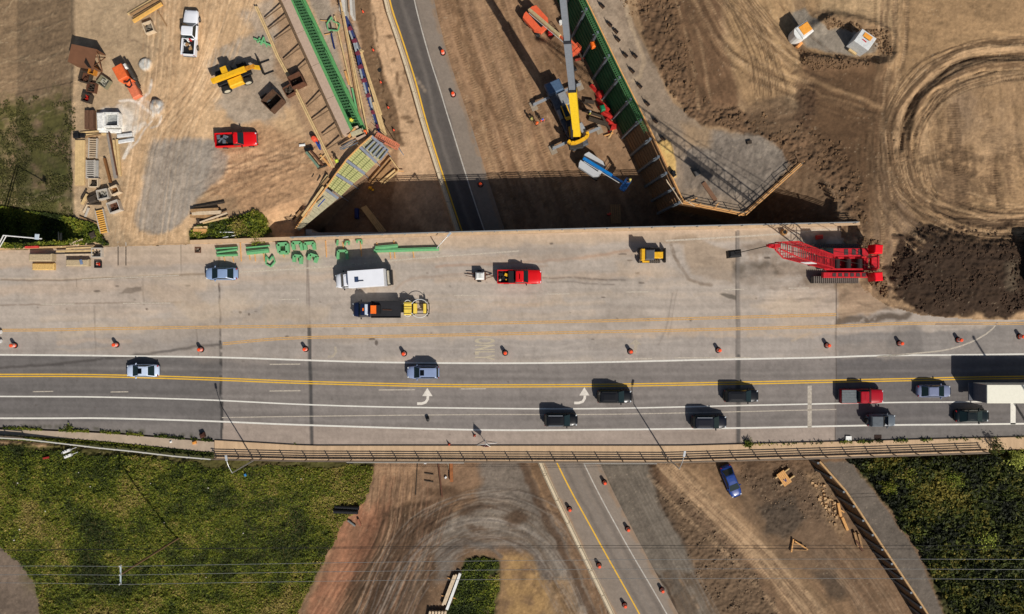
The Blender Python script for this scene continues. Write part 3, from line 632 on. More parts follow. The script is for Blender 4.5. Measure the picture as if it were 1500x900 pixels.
T.streak([(420, 700), (560, 700), (720, 740), (640, 800), (600, 960), (400, 960)], 112, 150, 7, .34, .07)
T.streak([(560, 740), (720, 690), (880, 760), (900, 960), (800, 960), (720, 800), (600, 900)], 0, 120, 6, .22, .04, (722, 850, 1.0, 90))
T.streak([(880, 672), (960, 672), (1090, 960), (990, 960)], 64, 150, 7, .16, .02)
T.streak([(960, 672), (1080, 672), (1290, 960), (1100, 960)], 47, 160, 6, .26, .05)
T.streak([(1190, 790), (1250, 790), (1340, 960), (1180, 960)], 56, 90, 5, .20, .03)
T.grain(.14, .15, .15)
lum = T.c @ np.array([.3, .6, .1], F)
T.c += (lum[:, None] - T.c) * .05
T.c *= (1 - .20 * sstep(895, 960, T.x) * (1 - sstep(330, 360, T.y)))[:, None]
# stones
sp = fbm(T.x, T.y, 1.9, 1, 71); sp2 = fbm(T.x, T.y, 40, 3, 72)
m = sstep(.90, .96, sp) * sstep(.42, .58, sp2) * np.where(T.y > 655, .22, .28)
T.c += (np.array(lin((205, 185, 155)), F) - T.c) * m[:, None]
# relief
wxm, wym = GX.ravel(), GY.ravel()
n1 = fbm(wxm, wym, 2.4, 3, 31); n2 = 1 - np.abs(fbm(wxm, wym, .7, 3, 32) * 2 - 1) * 1.6; n3 = fbm(wxm, wym, .4, 2, 33)
n4 = fbm(wxm, wym, 1.2, 4, 34, .75)
relief = T.amp * ((n1 - .5) * .9 + (n4 - .5) * 2.0 + (n2 - .45) * .35 + (n3 - .5) * 1.5)
Hf = H + relief + T.dz
Hf = np.where(under & (od > 3), np.minimum(Hf, 8.75), Hf)
Hf = np.where((od < 0) & (hy > yN - 6) & (hy < 480), np.maximum(Hf, DK + .025), Hf)
Hf = np.where((hy > 640) & (hy < yO + 4) & (hx < 452), np.minimum(Hf, 8.7), Hf)
GZ = Hf.reshape(GX.shape)
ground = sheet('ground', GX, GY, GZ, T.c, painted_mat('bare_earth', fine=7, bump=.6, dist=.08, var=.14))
tag(ground, kind='structure')
def gh(x, y):
    i = int(np.clip(np.searchsorted(gy, y), 1, len(gy) - 1)); j = int(np.clip(np.searchsorted(gx, x), 1, len(gx) - 1))
    return float(GZ[i, j])
def G(px, py, up=0.0, z0=None):
    """point on the ground seen at site coordinate px, py"""
    z = DK if z0 is None else z0
    for _ in range(6):
        p = P(px, py, z); z = gh(p.x, p.y)
    p = P(px, py, z + up * 0); p.z = z + up
    return p

# ------------------------------------------------------------------ weeds and grass (uncountable)
def leafmesh(name, pts, size, tilt, palette, seed, label, up=(0, .3), mixs=None):
    rs = np.random.RandomState(seed); n = len(pts)
    a = rs.rand(n) * 2 * np.pi; s = size[0] + (size[1] - size[0]) * rs.rand(n) ** 1.5
    t = (rs.rand(n) - .5) * 2 * tilt; t2 = (rs.rand(n) - .5) * 2 * tilt
    ux = np.stack([np.cos(a) * np.cos(t), np.sin(a) * np.cos(t), np.sin(t)], 1)
    vy = np.stack([-np.sin(a) * np.cos(t2), np.cos(a) * np.cos(t2), np.sin(t2)], 1)
    c = pts.copy(); c[:, 2] += up[0] + (up[1] - up[0]) * rs.rand(n)
    w = s * (.3 + .4 * rs.rand(n))
    v = np.stack([c - ux * s[:, None] * .5, c + vy * w[:, None] * .5, c + ux * s[:, None] * .5, c - vy * w[:, None] * .5], 1).reshape(-1, 3)
    me = bpy.data.meshes.new(name); me.vertices.add(4 * n); me.vertices.foreach_set('co', v.astype(F).ravel())
    me.loops.add(4 * n); me.loops.foreach_set('vertex_index', np.arange(4 * n, dtype=np.int32))
    me.polygons.add(n); me.polygons.foreach_set('loop_start', np.arange(0, 4 * n, 4, dtype=np.int32)); me.update(calc_edges=True)
    pal = np.array([lin(c_) for c_ in palette], F)
    nz = fbm(pts[:, 0].astype(F), pts[:, 1].astype(F), 7.0, 6, seed + 5, .72)
    k = np.clip(((nz - .32) / .36 + (rs.rand(n) - .5) * .6), 0, .999) * len(pal)
    col = pal[k.astype(int)] * (.75 + .5 * rs.rand(n))[:, None]
    col = np.repeat(np.concatenate([col, np.ones((n, 1))], 1), 4, 0)
    at = me.color_attributes.new('Col', 'FLOAT_COLOR', 'POINT'); at.data.foreach_set('color', col.astype(F).ravel())
    me.materials.append(LEAF)
    o = bpy.data.objects.new(name, me); C.objects.link(o); tag(o, label, 'vegetation', None, 'stuff')
    return o
LEAF = painted_mat('leaf', rough=.7, fine=3, bump=0, var=.1, spec=.2)
def scatter(n, polys, seed, holes=(), density=None):
    """random points in polygons given in site coordinates, dropped on the ground"""
    rs = np.random.RandomState(seed)
    xs = [p[0] for q in polys for p in q]; ys = [p[1] for q in polys for p in q]
    x = rs.uniform(min(xs), max(xs), n).astype(F); y = rs.uniform(min(ys), max(ys), n).astype(F)
    ok = np.zeros(n, bool)
    wx = (fbm(x, y, 22, 3, 3) - .5) * 14; wy = (fbm(x, y, 22, 3, 4) - .5) * 14
    for q in polys: ok |= polysd(q, x + wx, y + wy) < 0
    for q in holes: ok &= polysd(q, x + wx, y + wy) > 0
    if density: ok &= fbm(x, y, density[0], 4, seed) > density[1] + (rs.rand(n) - .5) * .12
    x, y = x[ok], y[ok]
    z = np.full(x.shape, 5.0)
    for _ in range(7):
        s = (CAMZ - z) / 1000.0; X = (x - 750) * s; Y = (450 - y) * s
        i = np.clip(np.searchsorted(gy, Y), 1, len(gy) - 1); j = np.clip(np.searchsorted(gx, X), 1, len(gx) - 1)
        z = .5 * z + .5 * GZ[i, j]
    return np.stack([X, Y, GZ[i, j]], 1)
GREENS = [(40, 50, 15), (64, 75, 19), (86, 96, 24), (100, 108, 28), (118, 116, 38), (142, 126, 68)]
g1 = [(-10, 650), (0, 652), (150, 664), (318, 683), (450, 684), (548, 684), (537, 735), (505, 765), (480, 810), (462, 850), (430, 905), (-15, 905), (-15, 668)]
gravel = [(-30, 800), (0, 805), (30, 820), (52, 862), (66, 930), (-30, 930)]
pts = scatter(270000, [g1], 1, [gravel])
leafmesh('weeds', pts, (.10, .36), .8, GREENS, 11, 'dense green weeds over the bank below the west approach', (0.02, .34))
pts = scatter(70000, [[(1240, 672), (1380, 668), (1515, 664), (1515, 905), (1398, 905), (1362, 835), (1300, 738), (1268, 702)]], 2)
leafmesh('undergrowth', pts, (.22, .8), .9, [(22, 27, 11), (36, 42, 14), (52, 59, 18), (68, 76, 22), (86, 84, 30), (110, 100, 38)], 12, 'tall tangled undergrowth on the bank east of the lagging wall', (0.05, .75))
pts = scatter(26000, [[(-15, 300), (80, 312), (140, 330), (160, 356), (-15, 364)]], 3)
leafmesh('weeds', pts, (.2, .7), .9, GREENS[:5], 13, 'dark weeds along the edge north of the west approach', (0.05, .5))
pts = np.concatenate([scatter(7000, [[(-15, 130), (112, 150), (110, 230), (-15, 230)]], 4, density=(26, .56)), scatter(11000, [[(-15, 190), (108, 205), (108, 325), (-15, 325)]], 5, density=(30, .48))])
leafmesh('grass', pts, (.15, .4), .6, [(60, 58, 28), (68, 68, 30), (80, 76, 40)], 14, 'short patchy grass on the muddy slope west of the yard', (0.0, .12))
pts = scatter(9000, [[(280, 335), (300, 326), (345, 322), (372, 306), (392, 322), (398, 344), (280, 353)]], 5, density=(14, .4))
leafmesh('weeds', pts, (.2, .6), .9, GREENS, 15, 'scrubby weeds between the lumber heap and the north parapet', (0.05, .5))
pts = scatter(11000, [[(682, 822), (705, 814), (731, 822), (731, 850), (724, 905), (645, 905), (668, 868)]], 6, density=(20, .36))
leafmesh('grass', pts, (.18, .5), .8, GREENS, 16, 'patch of green grass inside the gravel turning loop', (0.02, .3))

def stones(name, pts, size, mt, label, seed):
    rs = np.random.RandomState(seed); mb = MB()
    for p in pts:
        s = size[0] + (size[1] - size[0]) * rs.rand() ** 3
        v = []
        for dx, dy, dz in ((-1, -1, -.6), (1, -1, -.6), (1, 1, -.6), (-1, 1, -.6), (-.7, -.7, 1), (.7, -.7, 1), (.7, .7, 1), (-.7, .7, 1)):
            v.append((p[0] + dx * s * rs.uniform(.5, 1), p[1] + dy * s * rs.uniform(.5, 1), p[2] + dz * s * rs.uniform(.4, .9)))
        mb.add(v, [(3, 2, 1, 0), (4, 5, 6, 7), (0, 1, 5, 4), (1, 2, 6, 5), (2, 3, 7, 6), (3, 0, 4, 7)])
    o = mb.build(name, mt); tag(o, label, 'rubble', None, 'stuff')
MUD = mat('clod', (118, 92, 66), .95, var=.35, scale=.6)
stones('rubble', scatter(9000, [[(905, -5), (985, -5), (1012, 60), (1022, 130), (1090, 165), (1150, 160), (1200, 190), (1248, 215), (1272, 300), (1270, 330), (1160, 250), (1130, 205), (1060, 188), (1010, 175), (975, 120), (940, 50)]], 21, density=(20, .5)), (.05, .26), MUD, 'rough band of dark earth clods behind the retaining wall', 1)
stones('rubble', scatter(5000, [[(1318, 350), (1345, 334), (1380, 333), (1440, 340), (1510, 340), (1510, 455), (1420, 461), (1352, 459), (1325, 440), (1306, 412)]], 22, density=(16, .5)), (.04, .22), mat('dark_clod', (70, 52, 38), .95, var=.35, scale=.6), 'dark lumpy soil tipped at the east end of the closed lanes', 2)
stones('rubble', scatter(2600, [[(1168, 76), (1200, 82), (1280, 84), (1290, 98), (1200, 102), (1170, 95)], [(1200, 25), (1300, 45), (1308, 85), (1290, 80), (1270, 50), (1210, 40)]], 23), (.05, .22), MUD, 'lumpy soil banks round the gravel pad in the northeast lot', 3)
stones('rubble', scatter(4200, [[(1080, 680), (1190, 680), (1215, 710), (1240, 760), (1215, 770), (1130, 750), (1090, 710)], [(965, 715), (1000, 712), (1060, 780), (1110, 840), (1150, 905), (1075, 905), (1020, 850), (1000, 790)]], 24, density=(16, .48)), (.04, .2), mat('grey_clod', (136, 114, 90), .95, var=.35, scale=.6), 'broken rock and clods on the dirt south of the overpass', 4)
stones('rubble', scatter(260, [[(1188, 700), (1200, 700), (1234, 760), (1222, 772), (1202, 748)]], 25), (.1, .4), mat('pale_rock', (190, 156, 116), .95, var=.3, scale=.6), 'pale rocks heaped against the foot of the lagging wall', 5)
stones('rubble', scatter(900, [[(1255, 348), (1285, 350), (1300, 440), (1278, 420), (1262, 395)]], 26), (.06, .3), MUD, 'stony edge of the haul road behind the red crane', 6)
# ================================================================== OVERPASS DECK
bx = np.concatenate([np.arange(-400, -92, 4.0), np.arange(-92, 92, .15), np.arange(92, 400, 4.0)])
tt = np.linspace(0, 1, 206)
BX, TT = np.meshgrid(bx, tt)
dpx = 750 + BX * 10
dy0 = interp(N_EDGE, dpx) + 1; dy1 = interp(S_EDGE, dpx)
DPY = dy0 + (dy1 - dy0) * TT
K = Canvas(dpx, DPY, (172, 158, 143))
U = K.x; V = K.y
K.fill([(-BIG, 300), (BIG, 300), (BIG, 352), (960, 352), (640, 366), (345, 388), (-BIG, 410)], (184, 162, 138), f=4, warp=5)
K.fill([(-BIG, 497), (330, 497), (560, 500), (850, 494), (1080, 490), (1240, 490), (1330, 486), (1420, 486), (1600, 470), (BIG, 470), (BIG, 525), (-BIG, 525)], (158, 147, 136), a=.9, f=6, warp=8)
WL = [(-700, 516), (0, 520), (200, 522), (330, 524), (560, 531), (800, 532), (1050, 527), (1200, 524), (1300, 521), (1500, 519), (2200, 508)]
K.fill(WL + [(2200, 700), (-700, 700)], (132, 123, 115), f=1.5, warp=1.5)
SL = [(-700, 611), (0, 613), (150, 613), (300, 617), (450, 623), (700, 630), (900, 629.5), (1100, 627), (1300, 623), (1500, 621), (2200, 612)]
K.fill([(-BIG, 480), (240, 486), (323, 483), (325, 660), (-BIG, 660)], (150, 139, 128), a=.5, f=5, warp=6)
K.fill([p for p in WL if p[0] < 324] + [(325, 524), (326, 660), (-700, 660)], (108, 102, 97), f=1.2, warp=1)
K.fill([(1225, 523), (1500, 519), (2200, 508), (2200, 660), (1226, 660)], (106, 100, 96), f=1.2, warp=1)
K.fill([(1226, 492), (1300, 486), (1420, 484), (1500, 470), (2200, 460), (2200, 523), (1226, 523)], (136, 128, 120), a=.9, f=2.5, warp=5)
K.fill([(1300, 496), (1316, 476), (1350, 478), (1352, 520), (1298, 521)], (116, 109, 102), a=.6, f=3, warp=5)
K.fill([p for p in SL if 326 <= p[0] <= 1225] + [(1225, 624), (1225, 660), (326, 660), (326, 618)], (160, 143, 128), a=.9, f=1.5, warp=2)
K.fill([(-700, 613), (325, 618), (325, 660), (-700, 660)], (122, 114, 107), a=.8, f=1.5, warp=2)
K.fill([(1226, 624), (2200, 613), (2200, 660), (1226, 660)], (118, 111, 104), a=.7, f=1.5, warp=2)
for k in range(60):       # brushed and tracked dirt on the closed lanes
    x0 = random.uniform(-20, 1150); y0 = random.uniform(355, 515); L = random.uniform(80, 320)
    K.line([(x0, y0), (x0 + L / 2, y0 + random.uniform(-5, 4)), (x0 + L, y0 + random.uniform(-9, 3))], random.uniform(2, 9), random.choice([(186, 160, 134), (150, 138, 126), (166, 150, 134), (192, 168, 140)]), a=random.uniform(.15, .4), warp=5, broken=random.uniform(0, .45), f=2)
for x0, x1, yy, w in ((0, 322, 389, 6), (0, 300, 425, 14), (330, 560, 410, 10), (560, 960, 380, 9), (640, 950, 410, 8)):
    K.line([(x0, yy), ((x0 + x1) / 2, yy - 3), (x1, yy - 8)], w, (192, 162, 132), a=.35, warp=6, f=4)
K.line([(640, 390), (780, 383), (860, 376), (920, 368)], 4, (166, 130, 104), a=.5, warp=3)
K.line([(580, 425), (600, 408), (670, 402), (800, 388)], 4, (158, 132, 110), a=.4, warp=4)
K.fill([(962, 352), (1000, 360), (1010, 400), (1075, 415), (1078, 370), (1010, 345)], (160, 138, 114), a=.8, f=4, warp=7)
K.line([(985, 358), (995, 392), (1010, 412), (1040, 417)], 5, (116, 98, 80), a=.7, warp=5, broken=.35)
K.fill([(1078, 358), (1200, 340), (1260, 345), (1262, 420), (1225, 425), (1140, 420), (1078, 410)], (142, 124, 106), a=.85, f=4, warp=9, patchy=.4)
K.fill([(1074, 382), (1130, 386), (1150, 405), (1100, 412), (1074, 404)], (92, 80, 66), a=.8, f=5, warp=9, patchy=.6)
K.fill([(1225, 410), (1260, 404), (1330, 446), (1290, 458), (1226, 474)], (160, 134, 106), a=.9, f=4, warp=8)
K.fill([(1140, 420), (1225, 425), (1225, 470), (1150, 480), (1110, 450)], (184, 164, 142), a=.6, f=10, warp=12)
K.fill([(60, 370), (300, 372), (320, 400), (200, 470), (40, 440)], (186, 166, 146), a=.4, f=16, warp=20)
for q in ((1268, 447), (1240, 431), (1300, 455), (1205, 404), (1180, 412)): K.blob(q[0], q[1], 9, (104, 88, 70), a=.5, ry=3, f=3, warp=8)
K.line([(1228, 472), (1270, 470), (1330, 462)], 10, (88, 74, 60), a=.85, warp=6, broken=.25, f=3); K.streak([(1130, 395), (1262, 400), (1330, 446), (1290, 470), (1226, 478), (1100, 440)], -4, 60, 5, .30); K.streak([(960, 350), (1262, 340), (1262, 425), (1080, 420), (990, 400)], -8, 20, 6, .22)
K.line([(1226, 418), (1262, 416)], 8, (110, 90, 70), a=.6, warp=5, broken=.3)
for y, a, x0, x1 in ((535, .2, -50, 1600), (546, .25, -50, 1600), (538, .12, 300, 1300), (575, .22, -50, 1600), (586, .22, -50, 1600), (605, .22, -50, 1600), (617, .16, -50, 1600)):
    off = lambda x: float(np.interp(x, [0, 330, 560, 800, 1200, 1500], [-2, 0, 7, 9, 5, 0]))
    K.line([(x, y + off(x)) for x in range(x0, x1, 120)], 6, (88, 82, 77), a=a, warp=2, f=3)
for y in (541, 581, 611): K.line([(x, y + float(np.interp(x, [0, 330, 560, 800, 1200, 1500], [-2, 0, 7, 9, 5, 0]))) for x in range(-50, 1600, 150)], 4, (138, 130, 122), a=.22, warp=2, f=2)
# joints, sealed cracks, stains
def joint(x0, x1, y0, y1, w, col, a=.9, broken=0.0, warp=.6, f=.9): K.line([(x0, y0), (x1, y1)], w, col, a=a, warp=warp, f=f, broken=broken, smooth=False)
joint(450.5, 454, 372, 480, 2.2, (132, 118, 106)); joint(453, 457, 480, 655, 5.2, (66, 64, 62), .85); joint(449, 450, 350, 480, 1.4, (112, 98, 86), .6)
joint(1081, 1082, 340, 655, 5.5, (112, 104, 96), .65); joint(1078, 1079, 340, 655, 1.2, (62, 56, 52), .85); joint(1082, 1082, 522, 655, 5, (76, 73, 70), .75)
joint(321, 323, 415, 500, 2, (64, 56, 50), .9, .35, 2); joint(323, 325, 500, 640, 4, (52, 50, 48), .85, .3, 2.5); joint(317, 322, 340, 420, 3, (132, 98, 74), .6, .5, 4)
joint(1225, 1224, 405, 650, 1.4, (72, 64, 58), .85, .1, 1); joint(265, 266, 350, 405, 1, (80, 70, 60), .7)
joint(138, 140, 448, 520, 1, (92, 82, 74), .8, .2, 2); joint(288, 290, 480, 520, 1.2, (92, 82, 74), .8, .2, 2); joint(209, 211, 406, 446, 1.2, (110, 96, 84), .8, .2, 3); joint(112, 112, 408, 420, 1, (110, 96, 84), .6)
K.line([(-20, 409), (60, 411), (130, 409), (200, 406), (262, 403), (345, 400)], 2.4, (118, 98, 78), a=.8, warp=2, broken=.2)
K.line([(-20, 407), (80, 409), (200, 404), (262, 402)], 1.4, (208, 186, 156), a=.6, warp=1, broken=.3)
K.line([(-20, 447), (60, 446), (150, 444), (265, 443)], 1.8, (124, 106, 90), a=.8, warp=2, broken=.25)
K.line([(-20, 539), (60, 536), (120, 530), (180, 523), (215, 519), (260, 512), (322, 505)], 4, (74, 68, 64), a=.75, warp=2, broken=.15)
K.fill([(177, 431), (188, 421), (208, 420), (208, 425), (192, 429)], (96, 80, 64), a=.8, f=1, warp=5)
for q in ((142, 427, 5, 1.5), (172, 420, 3, 1.5), (275, 418, 5, 1.5), (215, 453, 2, 1.5), (352, 458, 2, 2), (365, 461, 2, 2), (420, 493, 3, 1), (912, 373, 6, 1.2), (922, 382, 4, 1.2), (933, 400, 4, 1.4), (940, 414, 5, 1.3), (869, 497, 2, 1), (904, 467, 2, 2), (950, 468, 2, 2), (1012, 469, 2, 2), (545, 497, 5, 2), (551, 503, 2.5, 4), (808, 357, 3, 1.5), (884, 436, 3, 1), (1078, 374, 3, 3), (1124, 378, 5, 2)):
    K.blob(q[0], q[1], q[2], (70, 58, 48), a=.75, ry=q[3], f=.8, warp=1.5)
K.line([(795, 408), (840, 407), (880, 409), (915, 411)], 1.6, (96, 84, 74), a=.8, broken=.42); K.line([(800, 414), (850, 414), (900, 417)], 1.3, (104, 92, 82), a=.8, broken=.3)
K.fill([(1052, 431), (1062, 430), (1079, 434), (1079, 440), (1068, 438)], (84, 76, 66), a=.75, f=1, warp=2)
K.line([(986, 430), (980, 460), (975, 485), (965, 505)], 1.6, (116, 104, 94), a=.6); K.line([(992, 425), (986, 460), (978, 495)], 1.2, (120, 108, 98), a=.5)
K.line([(640, 505), (700, 500), (800, 508), (900, 500)], 3, (186, 172, 156), a=.3, warp=6)
K.line([(770, 520), (860, 512), (920, 505), (1000, 500)], 3, (184, 170, 154), a=.35, warp=5)
K.line([(1160, 500), (1188, 486)], 2.5, (196, 168, 130), a=.4, broken=.2)
for k in range(46): K.blob(random.uniform(0, 1500), random.uniform(370, 640), random.uniform(.8, 2), (84, 72, 62), a=.5, ry=random.uniform(.6, 1.4), f=.7, warp=1)
for k in range(30):       # weed stains and drips by the south kerb
    x0 = random.uniform(20, 320); K.blob(x0, float(interp(S_EDGE, x0)) - 3, 3, (70, 68, 48), a=.5, ry=3, f=2, warp=4)
K.c *= (1 + (fbm(U / 25, V, 5, 4, 41) - .5) * .30)[:, None]
K.c *= (1 + (fbm(U, V / 14, 3, 3, 42) - .5) * .09)[:, None]
K.c[:, 0] *= .975; K.c[:, 2] *= 1.045
for k in range(26):
    K.fill([(x0_ + random.uniform(-40, 40), y0_ + random.uniform(-9, 9)) for x0_, y0_ in [(cx_ + dx_, cy_ + dy_) for cx_, cy_ in [(random.uniform(0, 1250), random.uniform(360, 515))] for dx_, dy_ in ((-50, -8), (50, -10), (60, 8), (-40, 10))]], random.choice([(190, 170, 146), (150, 138, 126), (182, 160, 136), (160, 146, 132)]), a=random.uniform(.25, .5), f=6, warp=12)
K.c *= 1.03
K.grain(.08, .08, .08)
deck = sheet('road', BX, (450 - DPY) / 10.0, np.full(BX.shape, DK, F), K.c, painted_mat('pavement', rough=.9, fine=9, bump=.25, dist=.01, var=.10))
tag(deck, kind='structure')

def worn(name, rgb, keep, scale=1.2, stretch=(1, 1, 1)):
    m = mat(name, rgb, .8, var=.08); nt = m.node_tree; n = nt.nodes; l = nt.links
    b = n['Principled BSDF']; out = n['Material Output']
    tc = n.new('ShaderNodeTexCoord'); mp = n.new('ShaderNodeMapping'); mp.inputs['Scale'].default_value = stretch
    l.new(tc.outputs['Object'], mp.inputs[0])
    nz = n.new('ShaderNodeTexNoise'); nz.inputs['Scale'].default_value = scale; nz.inputs['Detail'].default_value = 8; nz.inputs['Roughness'].default_value = .9
    l.new(mp.outputs[0], nz.inputs['Vector'])
    mr = n.new('ShaderNodeMapRange'); c = .5 + (.5 - keep) * .38
    mr.inputs[1].default_value = c - .16; mr.inputs[2].default_value = c + .16
    mr.inputs[3].default_value = keep * .62; mr.inputs[4].default_value = min(1, keep + .35)
    l.new(nz.outputs['Fac'], mr.inputs[0])
    tr = n.new('ShaderNodeBsdfTransparent'); mx = n.new('ShaderNodeMixShader')
    l.new(mr.outputs[0], mx.inputs[0]); l.new(tr.outputs[0], mx.inputs[1]); l.new(b.outputs[0], mx.inputs[2]); l.new(mx.outputs[0], out.inputs[0])
    return m
WHITE = worn('white_paint', (222, 218, 208), .95); WORNW = worn('worn_white_paint', (216, 204, 186), .52, 3)
YEL = worn('yellow_paint', (226, 178, 56), .92); WORNY = worn('worn_yellow_paint', (220, 174, 110), .58, 3)
def striptop(mb, pts, w, z, smooth=True, zf=None):
    if smooth: pts = smoothpath(pts, 12)
    q = [P(x, y, z) for x, y in pts]
    L, Rr = [], []
    for i, p in enumerate(q):
        a = q[max(0, i - 1)]; b = q[min(len(q) - 1, i + 1)]; d = (b - a); d.z = 0; d.normalize(); n = Vector((-d.y, d.x, 0)) * (w / 2)
        L.append(p + n); Rr.append(p - n)
    k = len(q); vs = [tuple(v) for v in Rr + L]
    mb.add(vs, [(i, i + 1, k + i + 1, k + i) for i in range(k - 1)])
M1 = DK + .006
def marks(name, items, m, z=M1, w=.2):
    mb = MB()
    for it in items: striptop(mb, it[0], it[1] if len(it) > 1 else w, z)
    o = mb.build(name, m); tag(o, kind='structure'); return o
L2 = [(-700, 578), (0, 581), (150, 582), (300, 586), (450, 593), (600, 597), (850, 599), (1100, 594), (1300, 590), (1500, 588), (2200, 578)]
marks('white_road_lines', [(WL, .24), (L2, .2), (SL, .24), ([(1484, 590), (1484, 622)], .75)], WHITE)
YP = [(-300, 549.5), (-80, 550), (0, 550.2), (100, 550.2), (200, 551.8), (330, 556), (450, 560.5), (650, 565), (850, 565), (1050, 562), (1250, 558), (1350, 556), (1500, 553), (2200, 545)]
marks('yellow_road_lines', [([(x, y - 1.6) for x, y in YP], .17), ([(x, y + 1.6) for x, y in YP], .17)], YEL)
y1 = [(-700, 486), (0, 484), (140, 482), (300, 479.5), (560, 476.5), (850, 471), (1080, 465), (1225, 461)]
y2 = [(326, 504), (400, 497), (480, 494), (560, 493), (850, 487), (1080, 482), (1225, 478), (1330, 474), (1500, 474)]
marks('faded_yellow_road_lines', [([(x, y + o) for x, y in q], .16) for q in (y1, y2) for o in (-1.3, 1.3)], WORNY)
fw = [([(347, 399), (480, 391), (620, 378), (760, 368)], .2), ([(975, 353), (1080, 347), (1168, 341.5)], .26), ([(1285, 522.5), (1340, 518), (1390, 512), (1430, 498), (1455, 481), (1466, 464)], .22),
      ([(325, 612), (455, 610), (700, 607.5), (900, 607), (1225, 600)], .14), ([(120, 410), (262, 403.5)], .14)]
for a, b, y in ((407, 438, 439), (665, 700, 433), (800, 835, 431), (917, 952, 428), (1060, 1090, 424.5), (1155, 1185, 422.5), (48, 78, 574), (162, 188, 574.5), (395, 440, 573), (675, 712, 570), (555, 608, 571.5), (915, 955, 526), (988, 1100, 524.5), (800, 850, 529), (395, 440, 534), (60, 110, 446), (180, 250, 444.5), (1370, 1440, 475)):
    fw.append(([(a, y), (b, y - .4)], .16))
fw += [([(1186, 565), (1186, 627)], .6), ([(1168, 341.5), (1200, 337), (1225, 336), (1262, 339)], .22)]
marks('faded_white_road_lines', fw, WORNW)
def arrow(px, py, w, name, m, L=1.0):
    mb = MB(); o = P(px, py, M1)
    def q(a, b): return (o.x + a, o.y + b, M1 + .003)
    mb.add([q(-.75, .15), q(.75, .15), q(0, 1.35)], [(0, 1, 2)])
    pts = [(-1.5, -.95), (-.8, -.95), (-.25, -.75), (.05, -.3), (.08, .16)]
    Lf, Rf = [], []
    for i, p in enumerate(pts):
        a = pts[max(0, i - 1)]; b = pts[min(4, i + 1)]; dx, dy = b[0] - a[0], b[1] - a[1]; k = math.hypot(dx, dy); nx, ny = -dy / k * .19, dx / k * .19
        Lf.append(q(p[0] + nx, p[1] + ny)); Rf.append(q(p[0] - nx, p[1] - ny))
    mb.add(Rf + Lf, [(i, i + 1, 6 + i, 5 + i) for i in range(4)])
    tag(mb.build(name, m), kind='structure')
arrow(626, 582, 1, 'white_road_arrow', worn('arrow_paint', (226, 218, 206), .8)); arrow(856, 581, 1, 'white_road_arrow', MATS['arrow_paint'])
mb = MB(); o = P(931, 508, M1)
mb.add([(o.x + a, o.y + b, M1) for a, b in ((-.9, .3), (.9, .3), (0, 1.1))], [(0, 1, 2)])
mb.add([(o.x + a, o.y + b, M1) for a, b in ((-.35, -1.1), (.1, -1.0), (.35, .3), (-.2, .3))], [(0, 1, 2, 3)])
o = P(487, 516, M1); striptop(mb, [(480, 523), (488, 522), (492, 516), (491, 508)], .35, M1)
tag(mb.build('worn_road_arrow', worn('arrow_worn', (204, 190, 168), .45, 2.5)), kind='structure')
cu = bpy.data.curves.new('road_word', 'FONT'); cu.body = 'ONLY'; cu.align_x = 'CENTER'; cu.align_y = 'CENTER'; cu.size = 1.0; cu.space_character = 1.12; cu.offset = .03
to = bpy.data.objects.new('road_word', cu); C.objects.link(to)
bpy.context.view_layer.update()
me = bpy.data.meshes.new_from_object(to.evaluated_get(bpy.context.evaluated_depsgraph_get())); bpy.data.objects.remove(to)
wd = bpy.data.objects.new('road_word', me); C.objects.link(wd); wd.data.materials.clear(); wd.data.materials.append(worn('word_paint', (214, 200, 172), .5, 2.5))
wd.location = P(708.5, 511, M1); wd.rotation_euler = (0, 0, -R(90)); wd.scale = (1.12, 3.9, 1); tag(wd, kind='structure')

# ------------------------------------------------------------------ kerbs, sidewalk, parapets
def band(name, f0, f1, x0, x1, z0, z1, m, st=30, kind=None, parent=None):
    mb = MB(); xs = list(np.arange(x0, x1, st)) + [x1]; rings = []
    for x in xs:
        a, b = P(x, f0(x)), P(x, f1(x))
        rings.append([(b.x, b.y, z0), (b.x, b.y, z1), (a.x, a.y, z1), (a.x, a.y, z0)])
    mb.loft(rings); o = mb.build(name, m, parent)
    if kind: tag(o, kind=kind)
    return o
nE = lambda x: float(interp(N_EDGE, x)); sE = lambda x: float(interp(S_EDGE, x)); oE = lambda x: float(interp(O_EDGE, x))
CONC = mat('tan_concrete', (196, 166, 132), .9, var=.16, scale=1.5, streak=(1, .2, 1)); CONC2 = mat('grey_concrete', (160, 150, 138), .9, var=.2, scale=1.2)
band('sidewalk', lambda x: sE(x) + .2, lambda x: oE(x) - 2.5, 315, 2000, DK - .3, DK + .16, CONC, kind='structure')
band('sidewalk', lambda x: sE(x) + 2.5, lambda x: sE(x) + 2.5 + float(np.interp(x, [0, 100, 200, 300, 314], [8, 10, 12.5, 15, 15])), -650, 314, DK - .6, DK + .1, mat('sidewalk_concrete', (172, 154, 134), .9, var=.15, scale=.8), kind='structure')
band('verge', lambda x: sE(x) + 2.7 + float(np.interp(x, [0, 100, 200, 300, 314], [8, 10, 12.5, 15, 15])), lambda x: oE(x) + 4, -650, 313, DK - 1.2, DK - .05, mat('verge_soil', (70, 70, 38), 1, var=.4, scale=2), kind='structure')
band('kerb', lambda x: sE(x) - .6, lambda x: sE(x) + .2, 315, 2000, DK - .3, DK + .15, mat('kerb_concrete', (96, 82, 66), .9, var=.3), kind='structure')
pts = []
rs = np.random.RandomState(5)
vp = []
